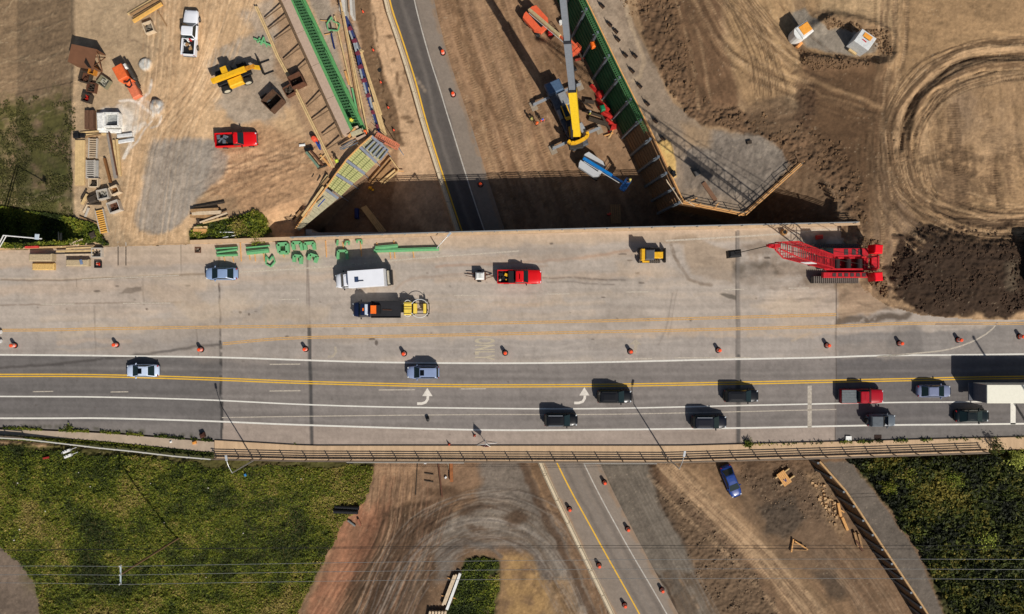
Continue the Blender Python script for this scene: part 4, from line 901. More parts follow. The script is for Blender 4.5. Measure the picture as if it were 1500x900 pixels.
for i in range(5200):
    x = rs.uniform(-10, 312); j = rs.rand()
    if j < .45: y = sE(x) + rs.uniform(-.5, 2.6) - (rs.rand() ** 3) * 2
    else: y = sE(x) + 3 + float(np.interp(x, [0, 100, 200, 300], [8, 10, 12.5, 15])) + rs.uniform(0, 6)
    if fbm(np.array([x], F), np.array([0], F), 18, 2, 77)[0] < .33 and j < .45: continue
    p = P(x, y); vp.append((p.x, p.y, DK + .02))
for i in range(1500):
    x = rs.uniform(1086, 1500) if rs.rand() < .55 else rs.uniform(1210, 1390)
    if fbm(np.array([x], F), np.array([0], F), 9, 2, 78)[0] < .47: continue
    p = P(x, sE(x) + rs.normal(.8, 1.2)); vp.append((p.x, p.y, DK + .1))
leafmesh('weeds', np.array(vp), (.12, .42), 1.0, GREENS[:5], 31, 'weeds sprouting along the south kerb of the overpass', (0, .3))

GALV0 = mat('ledge_steel', (150, 150, 146), .6, .2, var=.15)
BR = thing('bridge', 'long concrete overpass crossing the lower road on steel girders', 'overpass', (0, 0, 0))
band('parapet', lambda x: nE(x) - 4.2, lambda x: nE(x) + .8, 282, 1256, DK - 1.0, DK + .75, CONC, parent=BR)
band('parapet', lambda x: oE(x) - 2.4, lambda x: oE(x) + .6, 316, 1445, DK - 1.0, DK + .42, CONC, parent=BR)
mb = MB(); mb.hexa([P(453, nE(453), 0) + Vector((0, 0, 8.0)), P(453, oE(453), 0) + Vector((0, 0, 8)), P(1080, oE(1080), 0) + Vector((0, 0, 8)), P(1080, nE(1080), 0) + Vector((0, 0, 8))][::-1] if False else
                   [(-29.7, 10.9, 8.55), (-29.7, -22.2, 8.55), (33, -22.2, 8.55), (33, 11.3, 8.55)], [(-29.7, 10.9, 8.97), (-29.7, -22.2, 8.97), (33, -22.2, 8.97), (33, 11.3, 8.97)])
mb.build('deck_slab', CONC2, BR)
RUST = mat('weathered_steel', (96, 62, 44), .8, var=.3)
for k in range(11):
    y = 10.0 - k * 3.1; mb = MB(); mb.beam((-29.6, y, 8.5), (33, y, 8.5), .5, .08); mb.beam((-29.6, y, 7.85), (33, y, 7.85), .05, 1.2); mb.beam((-29.6, y, 7.2), (33, y, 7.2), .5, .08); mb.build('girder', RUST, BR)
for x in (-29.9, 33.3): mb = MB(); mb.box(x, -5.6, 4.2, .9, 34, 8.7); mb.build('abutment', CONC2, BR)
mb = MB(); mb.box(2, -5.6, 6.7, 1.2, 32, .9)
for k in range(7): mb.cyl((2, 9 - k * 4.8, -.2), (2, 9 - k * 4.8, 6.4), .55, n=14)
mb.build('pier', CONC2, BR)
for xa, xb in ((508, 680), (855, 962)):
    mb = MB(); A, B = P(xa, oE(xa) + 2.2, DK - .2), P(xb, oE(xb) + 2.2, DK - .2); mb.beam(A, B, .35, .3); mb.build('edge_ledge', GALV0, BR)
# approach barriers beyond the bridge itself
solo_b = band('timber_kerb', lambda x: nE(x) - 2.2, lambda x: nE(x) + .3, -300, 140, DK - .5, DK + .35, mat('tan_timber', (196, 162, 118), .9, var=.25))
tag(solo_b, 'tan timber kerb along the north edge of the west approach', 'kerb')
mb = MB(); mb.box(0, 0, 0, 1.9, .3, .3); p = P(47, nE(47) - 2.2, DK + .5); solo('warning_strip', mb, mat('red_plastic', (206, 70, 62), .6), 'red plastic strip lying on the timber kerb by the straw bales', 'strip', loc=p, rz=R(2))

GALV = mat('galvanised_steel', (176, 178, 178), .45, .6, var=.1); DARKRAIL = mat('railing_steel', (118, 104, 90), .6, .3, var=.15)
def railing(name, fn, x0, x1, n, zb, hs, label, m, side=0):
    t = thing(name, label, 'railing', P((x0 + x1) / 2, fn((x0 + x1) / 2), zb))
    xs = [x0 + (x1 - x0) * i / n for i in range(n + 1)]
    for x in xs:
        p = P(x, fn(x), zb); p.z = zb; mb = MB(); mb.beam(p, p + Vector((0, 0, hs[-1])), .12, .12); mb.build('post', m, t, world=True)
    for h in hs:
        mb = MB()
        for a, b in zip(xs[:-1], xs[1:]):
            p, q = P(a, fn(a)), P(b, fn(b)); p.z = q.z = zb + h; mb.beam(p, q, .09, .09)
        mb.build('rail', m, t, world=True)
    return t
railing('bridge_railing', lambda x: oE(x) - .9, 317, 1440, 34, DK + .42, (.38, .72, 1.06), 'three-rail steel railing on the tan parapet south of the traffic lanes', DARKRAIL)
railing('bridge_railing', lambda x: nE(x) - 2.6, 430, 1250, 25, DK + .75, (.35, .7, 1.0), 'grey steel railing along the parapet north of the closed lanes', GALV)
railing('bridge_railing', lambda x: oE(x) - 3, -40, 38, 3, DK, (.35, .7, 1.05), 'short railing end by the weedy sidewalk of the west approach', DARKRAIL)
for (xa, xb, fn, lab) in ((505, 640, 0, ''),):
    pass
# guard rail along the west approach
t = thing('guard_rail', 'pale steel guard rail above the green field beside the west sidewalk', 'guard rail', P(150, 655))
gp = [(-40, 638), (40, 642), (100, 649), (150, 655), (200, 660), (260, 667), (312, 671.5)]
mb = MB(); q = [P(x, y) + Vector((0, 0, .68)) for x, y in gp]
for a, b in zip(q[:-1], q[1:]): mb.beam(a, b, .10, .32); mb.beam(a + Vector((0, 0, .13)), b + Vector((0, 0, .13)), .16, .07)
mb.build('rail', mat('pale_steel', (214, 210, 198), .5, .2, var=.08), t, world=True)
for k in range(17):
    x = -35 + k * 21; y = float(np.interp(x, [g[0] for g in gp], [g[1] for g in gp])) - .8; p = P(x, y, DK - .6); p.z = DK - .6; mb = MB(); mb.beam(p, p + Vector((0, 0, 1.4)), .16, .16); mb.build('post', GALV, t, world=True)

# ================================================================== LOWER ROAD
BARR = [(546, -150), (556, -60), (564, 0), (584, 60), (601, 110), (617, 180 - 20), (625, 200), (645, 258), (670, 339), (712, 470), (757, 600), (789, 672), (820, 738), (856, 815), (897, 900), (930, 965), (980, 1060)]
BARR = [(540, -200), (553, -80), (564, 0), (583, 60), (602, 120), (625, 200), (670, 339), (720, 490), (789, 672), (840, 782), (897, 900), (980, 1070), (1100, 1300)]
YL = [(544, -200), (559, -80), (571, 0), (590, 60), (609, 120), (631, 200), (677, 339), (735, 490), (813, 672), (871, 782), (937, 900), (1030, 1070), (1160, 1300)]
WLn = [(580, -200), (595, -80), (607, 0), (628, 80), (644, 130), (660, 183), (710, 339), (772, 490), (852, 672), (909, 782), (977, 900), (1070, 1070), (1200, 1300)]
RE = [(612, -200), (626, -80), (636, 0), (656, 80), (672, 130), (690, 183), (740, 339), (800, 490), (876, 672), (930, 782), (994, 900), (1090, 1070), (1220, 1300)]
def at(pts, y): return float(np.interp(y, [p[1] for p in pts], [p[0] for p in pts]))
BS = smoothpath(BARR, 10); RS = smoothpath(RE, 10)
ys = np.concatenate([np.linspace(-200, -20, 12), np.arange(-19, 920, 1.4), np.linspace(925, 1300, 12)])
tr = np.linspace(0, 1, 70)
YY, TR = np.meshgrid(ys, tr)
bl = np.interp(YY, [p[1] for p in BS], [p[0] for p in BS]) + 1; rr = np.interp(YY, [p[1] for p in RS], [p[0] for p in RS])
XX = bl + (rr - bl) * TR
Q = Canvas(XX, YY, (92, 86, 82))
Q.fill([(p[0], p[1]) for p in WLn] + [(1400, 1300), (800, -200)], (134, 122, 110), f=3, warp=3)
Q.fill([(BARR[0][0] - 20, -200)] + [(p[0] - 1, p[1]) for p in YL] + [(700, 1300), (500, 400)], (126, 112, 99), f=2, warp=2, a=.8)
Q.fill([(760, 650), (900, 650), (1300, 1300), (900, 1300)], (140, 128, 116), a=.75, f=6, warp=5)
Q.line([((a[0] + b[0]) / 2 - 1, a[1]) for a, b in zip(YL, WLn)], 5, (126, 118, 110), a=.45, warp=2, f=3)
Q.line([(p[0] + 8, p[1]) for p in YL], 5, (84, 79, 75), a=.4, warp=2, f=3); Q.line([(p[0] - 7, p[1]) for p in WLn], 5, (84, 79, 75), a=.4, warp=2, f=3)
Q.line([(p[0] + 3, p[1]) for p in BARR], 4, (160, 132, 104), a=.7, warp=4, f=2)
Q.line([(p[0] - 2, p[1]) for p in RE], 6, (150, 122, 94), a=.55, warp=5, f=3, broken=.35)
for k in range(5): Q.blob(605 + k * 4, 110 + k * 6, 3, (168, 150, 130), a=.5)
Q.grain(.06, .06, .07)
s0 = CAMZ / 1000
lr = sheet('lower_road', (XX - 750) * s0, (450 - YY) * s0, np.full(XX.shape, .16, F), Q.c, painted_mat('asphalt', rough=.92, fine=9, bump=.3, dist=.012, var=.10))
# sit the ground just under the lower road everywhere
tag(lr, kind='structure')
z2 = .166
def marks0(name, items, m):
    mb = MB()
    for pts, w in items:
        q = [P(x, y, 0) for x, y in smoothpath(pts, 10)]; Lf, Rf = [], []
        for i, p in enumerate(q):
            a = q[max(0, i - 1)]; b = q[min(len(q) - 1, i + 1)]; d = b - a; d.normalize(); n = Vector((-d.y, d.x, 0)) * (w / 2)
            Lf.append((p + n)[:2] + (z2,) if False else (p.x + n.x, p.y + n.y, z2)); Rf.append((p.x - n.x, p.y - n.y, z2))
        k = len(q); mb.add(Rf + Lf, [(i, i + 1, k + i + 1, k + i) for i in range(k - 1)])
    tag(mb.build(name, m), kind='structure')
marks0('yellow_edge_line', [(YL, .22)], YEL)
marks0('white_edge_line', [(WLn, .18)], worn('edge_paint', (206, 200, 190), .6, 1.6))
# concrete median barrier in precast lengths
t = thing('median_barrier', 'long pale concrete barrier beside the yellow edge line of the lower road', 'barrier', P(700, 450, 0))
BC = mat('barrier_concrete', (206, 190, 162), .85, var=.15)
for seg in ([p for p in BS if -150 < p[1] < 1000],):
    acc = 0; cur = [seg[0]]
    for a, b in zip(seg[:-1], seg[1:]):
        cur.append(b); acc += math.hypot(b[0] - a[0], b[1] - a[1])
        if acc >= 36:
            A = P(*cur[0], 0); B = P(*cur[-1], 0); d = (B - A).normalized(); A = A + d * .04; B = B - d * .04; n = Vector((-d.y, d.x, 0)); rings = []
            for p in (A, B): rings.append([p + n * .42 + Vector((0, 0, .0)), p + n * .42 + Vector((0, 0, .12)), p + n * .26 + Vector((0, 0, .36)), p + n * .19 + Vector((0, 0, .95)), p - n * .19 + Vector((0, 0, .95)), p - n * .26 + Vector((0, 0, .36)), p - n * .42 + Vector((0, 0, .12)), p - n * .42])
            mb = MB(); mb.loft(rings); mb.build('barrier_section', BC, t, world=True); acc = 0; cur = [b]

# ================================================================== RETAINING WALLS AND FORMS
GP = mat('green_form_panel', (48, 98, 62), .7, var=.3, scale=1.2); BRF = mat('brown_form_panel', (142, 108, 76), .8, var=.3); PILE = mat('soldier_pile', (104, 112, 120), .6, .2, var=.2)
CAP = mat('timber_cap', (214, 160, 98), .8, var=.2)
wl = [(762, -200), (858, 0), (908, 103), (955, 197), (1000, 295)]
t = thing('retaining_wall', 'tall green and brown panelled retaining wall shading the lower ground', 'retaining wall', P(930, 150, 9))
def wp(y, z): p = P(at(wl, y), y, 9.0); return Vector((p.x, p.y, z))
yy = [-60, -24, 12, 46, 80, 112, 144, 174, 202, 228, 252, 275, 295]
for i in range(len(yy) - 1):
    a, b = yy[i], yy[i + 1]; d = (wp(b, 0) - wp(a, 0)).normalized(); n = Vector((d.y, -d.x, 0)) * -1
    if n.x > 0: n = -n
    mb = MB(); w = .22
    A, B = wp(a, 0), wp(b, 0)
    bt = n * 1.3; mb.hexa([A, B, B + n * w + bt, A + n * w + bt], [v + Vector((0, 0, 9.25)) for v in (A, B, B + n * w, A + n * w)])
    for k in range(9):
        z = .5 + k; o_ = n * (w + .05 + 1.3 * (1 - z / 9.25)); mb.beam(A + o_ + Vector((0, 0, z)), B + o_ + Vector((0, 0, z)), .08, .08)
    mb.build('green_panel' if b < 200 else 'brown_panel', GP if b < 200 else BRF, t, world=True)
for y in yy:
    p = wp(y, 0); mb = MB(); mb.beam(p + Vector((-1.75, -.6, 0)), p + Vector((-.5, -.2, 9.2)), .34, .34); mb.build('soldier_pile', PILE, t, world=True)
    mb = MB(); q = p + Vector((-.5, -.2, 8.9)); mb.beam(q, q + Vector((-.7, -.28, -.1)), .1, .1); mb.build('bracket', PILE, t, world=True)
# green mesh walkway hung on the wall
mb = MB(); ym = [v for v in range(-60, 196, 6)]
for a, b in zip(ym[:-1], ym[1:]):
    A, B = wp(a, 9.05), wp(b, 9.05); o1 = Vector((-.35, -.15, 0)); o2 = Vector((-.85, -.36, 0))
    mb.beam(A + o1, A + o2, .08, .05); mb.beam((A + B) / 2 + o1, (A + B) / 2 + o2, .08, .05)
    mb.beam(A + o1, B + o1, .07, .07); mb.beam(A + o2, B + o2, .07, .07); mb.beam(A + o2 + Vector((0, 0, 1)), B + o2 + Vector((0, 0, 1)), .05, .05)
mb.build('walkway', mat('green_mesh', (66, 112, 66), .7, var=.25), t, world=True)
mb = MB(); ypts = list(range(-60, 300, 12)) + [295]
for a, b in zip(ypts[:-1], ypts[1:]): mb.beam(wp(a, 9.3), wp(b, 9.3), .18, .1)
mb.build('cap_board', CAP, t, world=True)
# V-shaped end of the fill
def vwall(pts, label, capw=.16):
    A, B = P(*pts[0], 9.0), P(*pts[1], 9.0)
    t = thing('retaining_wall', label, 'retaining wall', (A.x, A.y, 0)); d = (B - A).normalized(); n = Vector((-d.y, d.x, 0))
    a, b = A.copy(), B.copy(); a.z = b.z = 0; mb = MB(); mb.hexa([a, b, b + n * .25, a + n * .25], [v + Vector((0, 0, 9.25)) for v in (a, b, b + n * .25, a + n * .25)]); mb.build('lagging', BRF, t, world=True)
    mb = MB(); mb.beam(A + Vector((0, 0, .3)), B + Vector((0, 0, .3)), capw, .1); mb.beam(A + Vector((0, 0, .26)) - n * .25, B + Vector((0, 0, .26)) - n * .25, .12, .1); mb.build('cap_board', CAP, t, world=True)
    L = (B - A).length; k = int(L / 2.2)
    for i in range(k + 1):
        p = A + d * (L * i / k) + Vector((0, 0, .3)); mb = MB(); mb.beam(p, p + Vector((0, 0, 1.15)), .09, .09); mb.build('guard_post', CAP, t, world=True)
    for h in (.6, 1.1): mb = MB(); mb.beam(A + Vector((0, 0, .3 + h)), B + Vector((0, 0, .3 + h)), .05, .05); mb.build('guard_rope', mat('guard_wire', (130, 118, 100), .6), t, world=True)
vwall([(1000, 296), (1090, 314)], 'short timber-capped wall facing the overpass at the tip of the fill')
vwall([(1090, 314), (1172, 240)], 'timber-capped wall facing the red crane at the tip of the fill')
# south sheet pile wall
t = thing('sheet_pile_wall', 'brown lagging wall with grey steel piles between the dirt lot and the grey path', 'retaining wall', P(1280, 790, 0))
SP = mat('lagging_timber', (120, 92, 64), .85, var=.3); SPD = mat('lagging_cap', (186, 150, 104), .8, var=.25)
tw = [(1200, 677), (1240, 722), (1290, 798), (1357, 898), (1376, 930)]; ZW = 5.2
def twp(u):
    y = 677 + (930 - 677) * u; q = P(float(np.interp(y, [p[1] for p in tw], [p[0] for p in tw])), y, ZW); return q
NP = 12; tp2 = [twp(k / NP) for k in range(NP + 1)]
for a, b in zip(tp2[:-1], tp2[1:]):
    d = (b - a).normalized(); n = Vector((-d.y, d.x, 0)); mb = MB(); z0 = Vector((0, 0, -ZW)); w = n * .16
    mb.hexa([a + z0, b + z0, b + w + z0, a + w + z0], [a, b, b + w, a + w])
    for k in range(8): mb.beam(a - n * .03 + Vector((0, 0, -.3 - k * .62)), b - n * .03 + Vector((0, 0, -.3 - k * .62)), .07, .5)
    mb.build('lagging_panel', SP, t, world=True)
    mb = MB(); mb.beam(a + n * .1 + Vector((0, 0, .06)), b + n * .1 + Vector((0, 0, .06)), .26, .1); mb.build('cap_board', SPD, t, world=True)
for a in tp2: mb = MB(); q = a + Vector((-.2, -.14, 0)); mb.beam(Vector((q.x, q.y, 0)), q + Vector((0, 0, .15)), .3, .3); mb.build('soldier_pile', PILE, t, world=True)

# ---- concrete wall and green forms on the west side
CW = mat('wall_concrete', (182, 158, 138), .85, var=.12)
t = thing('concrete_wall', 'long pale concrete retaining wall between the bracing poles and the green forms', 'retaining wall', P(460, 95, 10))
cw = [(398, -40), (419, 0), (440, 47), (462, 95), (484, 143), (508, 195)]
Z1 = 10.6
for i in range(len(cw) - 1):
    A, B = P(*cw[i], Z1), P(*cw[i + 1], Z1); d = (B - A).normalized(); A += d * .03; B -= d * .03; n = Vector((-d.y, d.x, 0)) * .62
    mb = MB(); mb.hexa([A - n - Vector((0, 0, 4)), B - n - Vector((0, 0, 4)), B + n - Vector((0, 0, 4)), A + n - Vector((0, 0, 4))][::-1], [A - n, B - n, B + n, A + n][::-1]); mb.build('wall_section', CW, t, world=True)
    mb = MB(); m_ = d * 0 + Vector((n.x, n.y, 0)) * 1.35
    s1 = -1 if n.x > 0 else 1
    mb.beam(A + m_ * s1 + Vector((0, 0, -.2)), B + m_ * s1 + Vector((0, 0, -.2)), .22, .25); mb.beam(A + m_ * s1 * 1.25 + Vector((0, 0, -1.2)), B + m_ * s1 * 1.25 + Vector((0, 0, -1.2)), .18, .2); mb.build('waler', mat('dark_timber', (104, 84, 64), .9, var=.3), t, world=True)
t = thing('wall_formwork', 'long bright green ribbed steel forms lined up against the concrete wall', 'formwork', P(480, 95, 10))
GRN = mat('bright_green_paint', (92, 152, 92), .5, var=.18, coat=.1); GRD = mat('dark_green_steel', (66, 112, 72), .7, var=.25)
def gl(off, y, z): 
    x = float(np.interp(y, [-40, 0, 95, 195], [404, 423, 468, 514])); w = float(np.interp(y, [0, 200], [22, 22])); return P(x + 1 + w * off, y - off * 3, z)
ys_ = [-40, 0, 38, 77, 116, 154, 192]
for a, b in zip(ys_[:-1], ys_[1:]):
    mb = MB(); mb.beam(gl(.08, a, 10.4), gl(.08, b, 10.4), .55, .35); mb.build('form_beam', GRN, t, world=True)
    mb = MB(); mb.beam(gl(.92, a, 10.1), gl(.92, b, 10.1), .40, .5); mb.beam(gl(.74, a, 10.0), gl(.84, b, 10.0), .10, .5); mb.build('form_beam', GRN, t, world=True)
    mb = MB(); mb.hexa([gl(.05, a, 9.2), gl(.92, a, 9.2), gl(.92, b, 9.2), gl(.05, b, 9.2)][::-1], [gl(.05, a, 9.5), gl(.92, a, 9.5), gl(.92, b, 9.5), gl(.05, b, 9.5)][::-1])
    k = 9
    for i in range(k):
        y = a + (b - a) * (i + .5) / k; mb.beam(gl(.1, y, 9.62), gl(.9, y, 9.62), .12, .35)
    for o in (.3, .5, .7): mb.beam(gl(o, a, 9.85), gl(o, b, 9.85), .07, .1)
    mb.build('form_panel', GRD, t, world=True)
# bracing line: timber rail with poles up to the wall
t = thing('bracing_rail', 'long timber rail with slanted poles bracing the concrete wall over the yard', 'bracing', P(430, 120))
TIM = mat('pale_timber', (206, 176, 126), .85, var=.2, scale=2, streak=(1, 1, 1)); TIM2 = mat('brown_timber', (158, 124, 86), .9, var=.3)
rl = [(377, 12), (392, 46), (408, 84), (427, 118)]; rl2 = [(433, 130), (450, 165), (466, 198), (489, 246)]
for seg in (rl, rl2):
    for o in (-1.4, 1.4):
        mb = MB()
        for a, b in zip(seg[:-1], seg[1:]):
            A, B = P(a[0] + o, a[1]), P(b[0] + o, b[1]); A.z = gh(A.x, A.y) + .45; B.z = gh(B.x, B.y) + .45; mb.beam(A, B, .2, .25)
        mb.build('rail', TIM, t, world=True)
for (x0, y0, x1, y1_) in ((390, 30, 413, 9), (404, 60, 428, 41), (417, 90, 441, 69), (430, 110, 452, 90), (451, 158, 473, 136), (459, 178, 484, 160), (474, 200, 496, 184), (480, 220, 500, 205), (395, 45, 420, 24)):
    A, B = P(x0, y0), P(x1, y1_, 10); A.z = gh(A.x, A.y) + .5; mb = MB(); mb.beam(A, B, .13, .13); mb.build('brace', mat('dark_brace', (110, 88, 66), .8, var=.2), t, world=True)
# blue and grey trench forms
BLU = mat('blue_form', (48, 62, 112), .6, var=.3); BGR = mat('grey_form', (150, 158, 164), .6, var=.25); MAR = mat('maroon_form', (110, 44, 60), .7, var=.3)
t = thing('trench_forms', 'narrow row of blue and grey form panels standing in the trench by the lower road', 'formwork', P(530, 110, 6))
tp = [(505, 24), (512, 42), (519, 60), (524, 78), (528, 98), (533, 118), (539, 140), (545, 165), (551, 186), (556, 204)]
for i, (a, b) in enumerate(zip(tp[:-1], tp[1:])):
    for off, mm, hh in ((-1.6, BGR if i % 3 else BLU, 8.6), (1.7, (BLU, BLU, BGR, MAR)[i % 4] if i % 2 == 0 else BLU, 8.2)):
        A, B = P(a[0] + off, a[1], hh), P(b[0] + off, b[1], hh); A.z = B.z = hh - 1.5; mb = MB(); mb.beam(A, B, .26, 3); mb.build('form_panel', mm, t, world=True)
    A = P(b[0], b[1], 8.6); mb = MB(); mb.box(A.x, A.y, 8.5, .7, .5, .35, .5); mb.build('clamp', MAR, t, world=True)
mb = MB(); A, B = P(502, -30, 8.6), P(505, 22, 8.6); mb.beam(A + Vector((-.3, 0, -1)), B + Vector((-.3, 0, -1)), .9, 2.4); mb.beam(A + Vector((1, 0, -1)), B + Vector((1, 0, -1)), .35, 2.0)
solo('form_cover', mb, mat('pale_sheet', (198, 194, 186), .6, var=.15), 'pale grey cover on the trench forms at the top edge of the site', 'cover')
def tb(mbx, x0, y0, x1, y1_, w=.2, h=.2, up=.1, z=None, up2=None):
    A, B = (G(x0, y0), G(x1, y1_)) if z is None else (P(x0, y0, z), P(x1, y1_, z))
    A.z += up; B.z += (up if up2 is None else up2); mbx.beam(A, B, w, h); return mbx
def stack(label, items, m=None, cat='timber', w=.2, h=.15, name='timber_stack', group=None, z=None):
    t = thing(name, label, cat, G(items[0][0], items[0][1]) if z is None else P(items[0][0], items[0][1], z), 0, group)
    for it in items:
        mb = MB(); ww = it[5] if len(it) > 5 else w; hh = it[6] if len(it) > 6 else h
        tb(mb, it[0], it[1], it[2], it[3], ww, hh, up=it[4] if len(it) > 4 else .1, z=z); mb.build('plank', it[7] if len(it) > 7 else (m or random.choice([TIM, TIM2])), t, world=True)
    return t
stack('thin brown planks laid along the trench beside the grey gravel strip', [(497, -10, 533, 198, .35, .25, .2), (500, 5, 529, 160, .35, .2, .2), (491, 25, 523, 160, .3, .2, .2), (504, 20, 541, 200, .5, .2, .2)], None)
stack('long pale boards bridging the trench beside the blue forms', [(529, 75, 566, 200, .5, .4, .15), (533, 88, 560, 170, .6, .25, .15), (524, 80, 534, 77, .6, .25, .15), (548, 152, 563, 203, .6, .3, .15), (540, 130, 556, 204, .4, .3, .15)], TIM, z=7.5)
# ================================================================== VEHICLES
GLASS = mat('tinted_glass', (26, 40, 42), .08, .0, var=.1, coat=.2); TYRE = mat('tyre_rubber', (34, 33, 32), .9, var=.2); RIM = mat('alloy_rim', (140, 142, 146), .4, .8, var=.1)
BLK = mat('black_trim', (24, 24, 26), .55, var=.15); HL = mat('headlight_lens', (214, 220, 224), .15, .1, var=.05, coat=.5); TL = mat('tail_light_lens', (150, 22, 22), .2, var=.1, coat=.5)
def paint(name, rgb, metal=.25): return mat(name, rgb, .35, 0, var=.04, scale=.6, coat=.12)
def wheel(t, x, y, r=.35, w=.24, rimc=None, n=18):
    mb = MB(); mb.cyl((0, -w / 2, 0), (0, w / 2, 0), r, n=n); o = mb.build('wheel', TYRE, t); o.location = (x, y, r)
    s = 1 if y > 0 else -1; mb = MB(); mb.cyl((0, s * w * .5, 0), (0, s * (w * .5 + .015), 0), r * .6, n=n); mb.build('rim', rimc or RIM, o)
    return o
def ringy(x, hw, zb, zt, c=.86):
    pts = [(-hw * .90, zb), (-hw, zb + .22), (-hw, zt - .22), (-hw * .96, zt - .07), (-hw * c, zt), (-hw * .4, zt + .035), (0, zt + .045)]
    pts = pts + [(-y, z) for y, z in pts[-2::-1]]
    return [(x, y, z) for y, z in pts[::-1]]
def frustum(mb, xb0, xb1, wb, zb, xt0, xt1, wt, zt):
    # slightly rounded roof: eight-point rings
    def r8(x0, x1, w, z, cr): return [(x0 + cr, -w, z), (x1 - cr, -w, z), (x1, -w + cr, z), (x1, w - cr, z), (x1 - cr, w, z), (x0 + cr, w, z), (x0, w - cr, z), (x0, -w + cr, z)]
    mb.loft([r8(xb0, xb1, wb, zb, .12), r8(xt0, xt1, wt, zt - .05, .14), r8(xt0 + .08, xt1 - .08, wt - .07, zt, .12), r8(xt0 + .5, xt1 - .5, wt * .5, zt + .025, .1)])
def pane(t, name, a, b, c, d, off, inset=.1):
    """glass pane standing just proud of the cabin: a b bottom, c d top"""
    a, b, c, d = map(Vector, (a, b, c, d)); n = (b - a).cross(d - a).normalized(); m = (a + b + c + d) / 4
    q = [v + (m - v) * inset + n * off for v in (a, b, c, d)]; q2 = [v - n * (off + .01) for v in q]
    mb = MB(); mb.add(q + q2, [(0, 1, 2, 3), (7, 6, 5, 4), (0, 4, 5, 1), (1, 5, 6, 2), (2, 6, 7, 3), (3, 7, 4, 0)]); mb.build(name, GLASS, t)
def cabin(t, m, xb0, xb1, wb, zb, xt0, xt1, wt, zt, rear=True):
    mb = MB(); frustum(mb, xb0, xb1, wb, zb, xt0, xt1, wt, zt); mb.build('cabin', m, t, smooth=False)
    z2 = zt - .05
    pane(t, 'windscreen', (xb1, -wb, zb), (xb1, wb, zb), (xt1, wt, z2), (xt1, -wt, z2), .02, .07)
    if rear: pane(t, 'rear_window', (xb0, wb, zb), (xb0, -wb, zb), (xt0, -wt, z2), (xt0, wt, z2), .02, .10)
    for s in (-1, 1):
        p = [(xb0, s * wb, zb), (xb1, s * wb, zb), (xt1, s * wt, z2), (xt0, s * wt, z2)]
        if s > 0: p = [p[1], p[0], p[3], p[2]]
        pane(t, 'side_window', *p, .02, .12)
def lights(t, L, W, zf, zr, fx=.445, rx=-.472):
    for s in (-1, 1):
        mb = MB(); mb.box(L * fx, s * W * .34, zf, .2, .3, .12, s * -.6, .05); mb.build('headlight', HL, t)
        mb = MB(); mb.box(L * rx, s * W * .37, zr, .12, .28, .2, s * .4, .04); mb.build('tail_light', TL, t)
def mirrors(t, x, wb, z, m, out=.16):
    for s in (-1, 1): mb = MB(); mb.box(x, s * (wb + out), z, .16, .26, .16, 0, .05); mb.build('mirror', m, t)
def car(label, px, py, head, L, W, Ht, m, style='sedan', cat='car', sunroof=False, rails=None, group=None, z=DK, name=None):
    t = thing(name or {'sedan': 'sedan', 'suv': 'suv', 'jeep': 'off_road_car'}.get(style, 'car'), label, cat, P(px, py, z + Ht * .7) * 1, R(head), group)
    t.location.z = z; t.matrix_basis = Matrix.Translation(t.location) @ Matrix.Rotation(R(head), 4, 'Z')
    bz = .92 if style == 'sedan' else 1.08; mx = L * .17
    st = [(-.5, .58, .60), (-.488, .76, bz - .22), (-.455, .89, bz - .06), (-.38, .98, bz), (-.2, 1, bz + .02), (.08, 1, bz + .02), (.24, .99, bz), (.34, .95, bz - .05), (.42, .87, bz - .12), (.465, .76, bz - .20), (.49, .60, bz - .32), (.5, .42, .5)]
    mb = MB(); mb.loft([ringy(L * x, W / 2 * h, .26, zt) for x, h, zt in st]); mb.build('body', m, t, smooth=True)
    if style == 'sedan': cabin(t, m, -L * .40, L * .275, W * .455, bz + .0, -L * .23, L * .055, W * .36, Ht); mx = L * .17
    elif style == 'suv': cabin(t, m, -L * .475, L * .265, W * .46, bz, -L * .43, L * .08, W * .385, Ht); mx = L * .17
    lights(t, L, W, bz - .2, bz - .12); mirrors(t, mx, W * .455, bz + .06, m)
    for x in (-.31, .31):
        for s in (-1, 1): wheel(t, L * x, s * (W / 2 - .12))
    if sunroof: mb = MB(); mb.box(L * (-.0 if style == 'sedan' else .0), 0, Ht + .03, L * .12, W * .42, .03, 0, .01); mb.build('sunroof', mat('dark_glass', (10, 12, 14), .1, coat=.6), t)
    if rails:
        for s in (-1, 1): mb = MB(); mb.beam((-L * .38, s * W * .37, Ht + .03), (L * .04, s * W * .37, Ht + .03), .06, .06); mb.build('roof_rail', rails, t)
    mb = MB(); mb.box(L * .492, 0, .62, .08, W * .5, .16); mb.build('grille', BLK, t)
    return t
SILV = paint('silver_blue_paint', (196, 210, 232), .35); STEELB = paint('slate_blue_paint', (134, 156, 190), .35); BLACKP = paint('black_paint', (10, 12, 18), .1); NAVY = paint('navy_paint', (22, 32, 60)); REDP = paint('red_paint', (214, 18, 24), .1); DRED = paint('dark_red_paint', (168, 16, 34), .2)
WHT = paint('white_paint_gloss', (232, 234, 240), .0); GREYP = paint('grey_paint', (96, 104, 112), .2); BLUEP = paint('royal_blue_paint', (24, 60, 134), .35); DGREEN = paint('dark_teal_paint', (12, 24, 28), .1)
car('slate blue sedan parked on the closed lanes near the green beams', 323, 401, 180, 4.7, 1.85, 1.45, STEELB)
car('pale silver sedan with a sunroof driving over the double yellow line', 207, 543.5, 180, 4.75, 1.85, 1.45, SILV, sunroof=True)
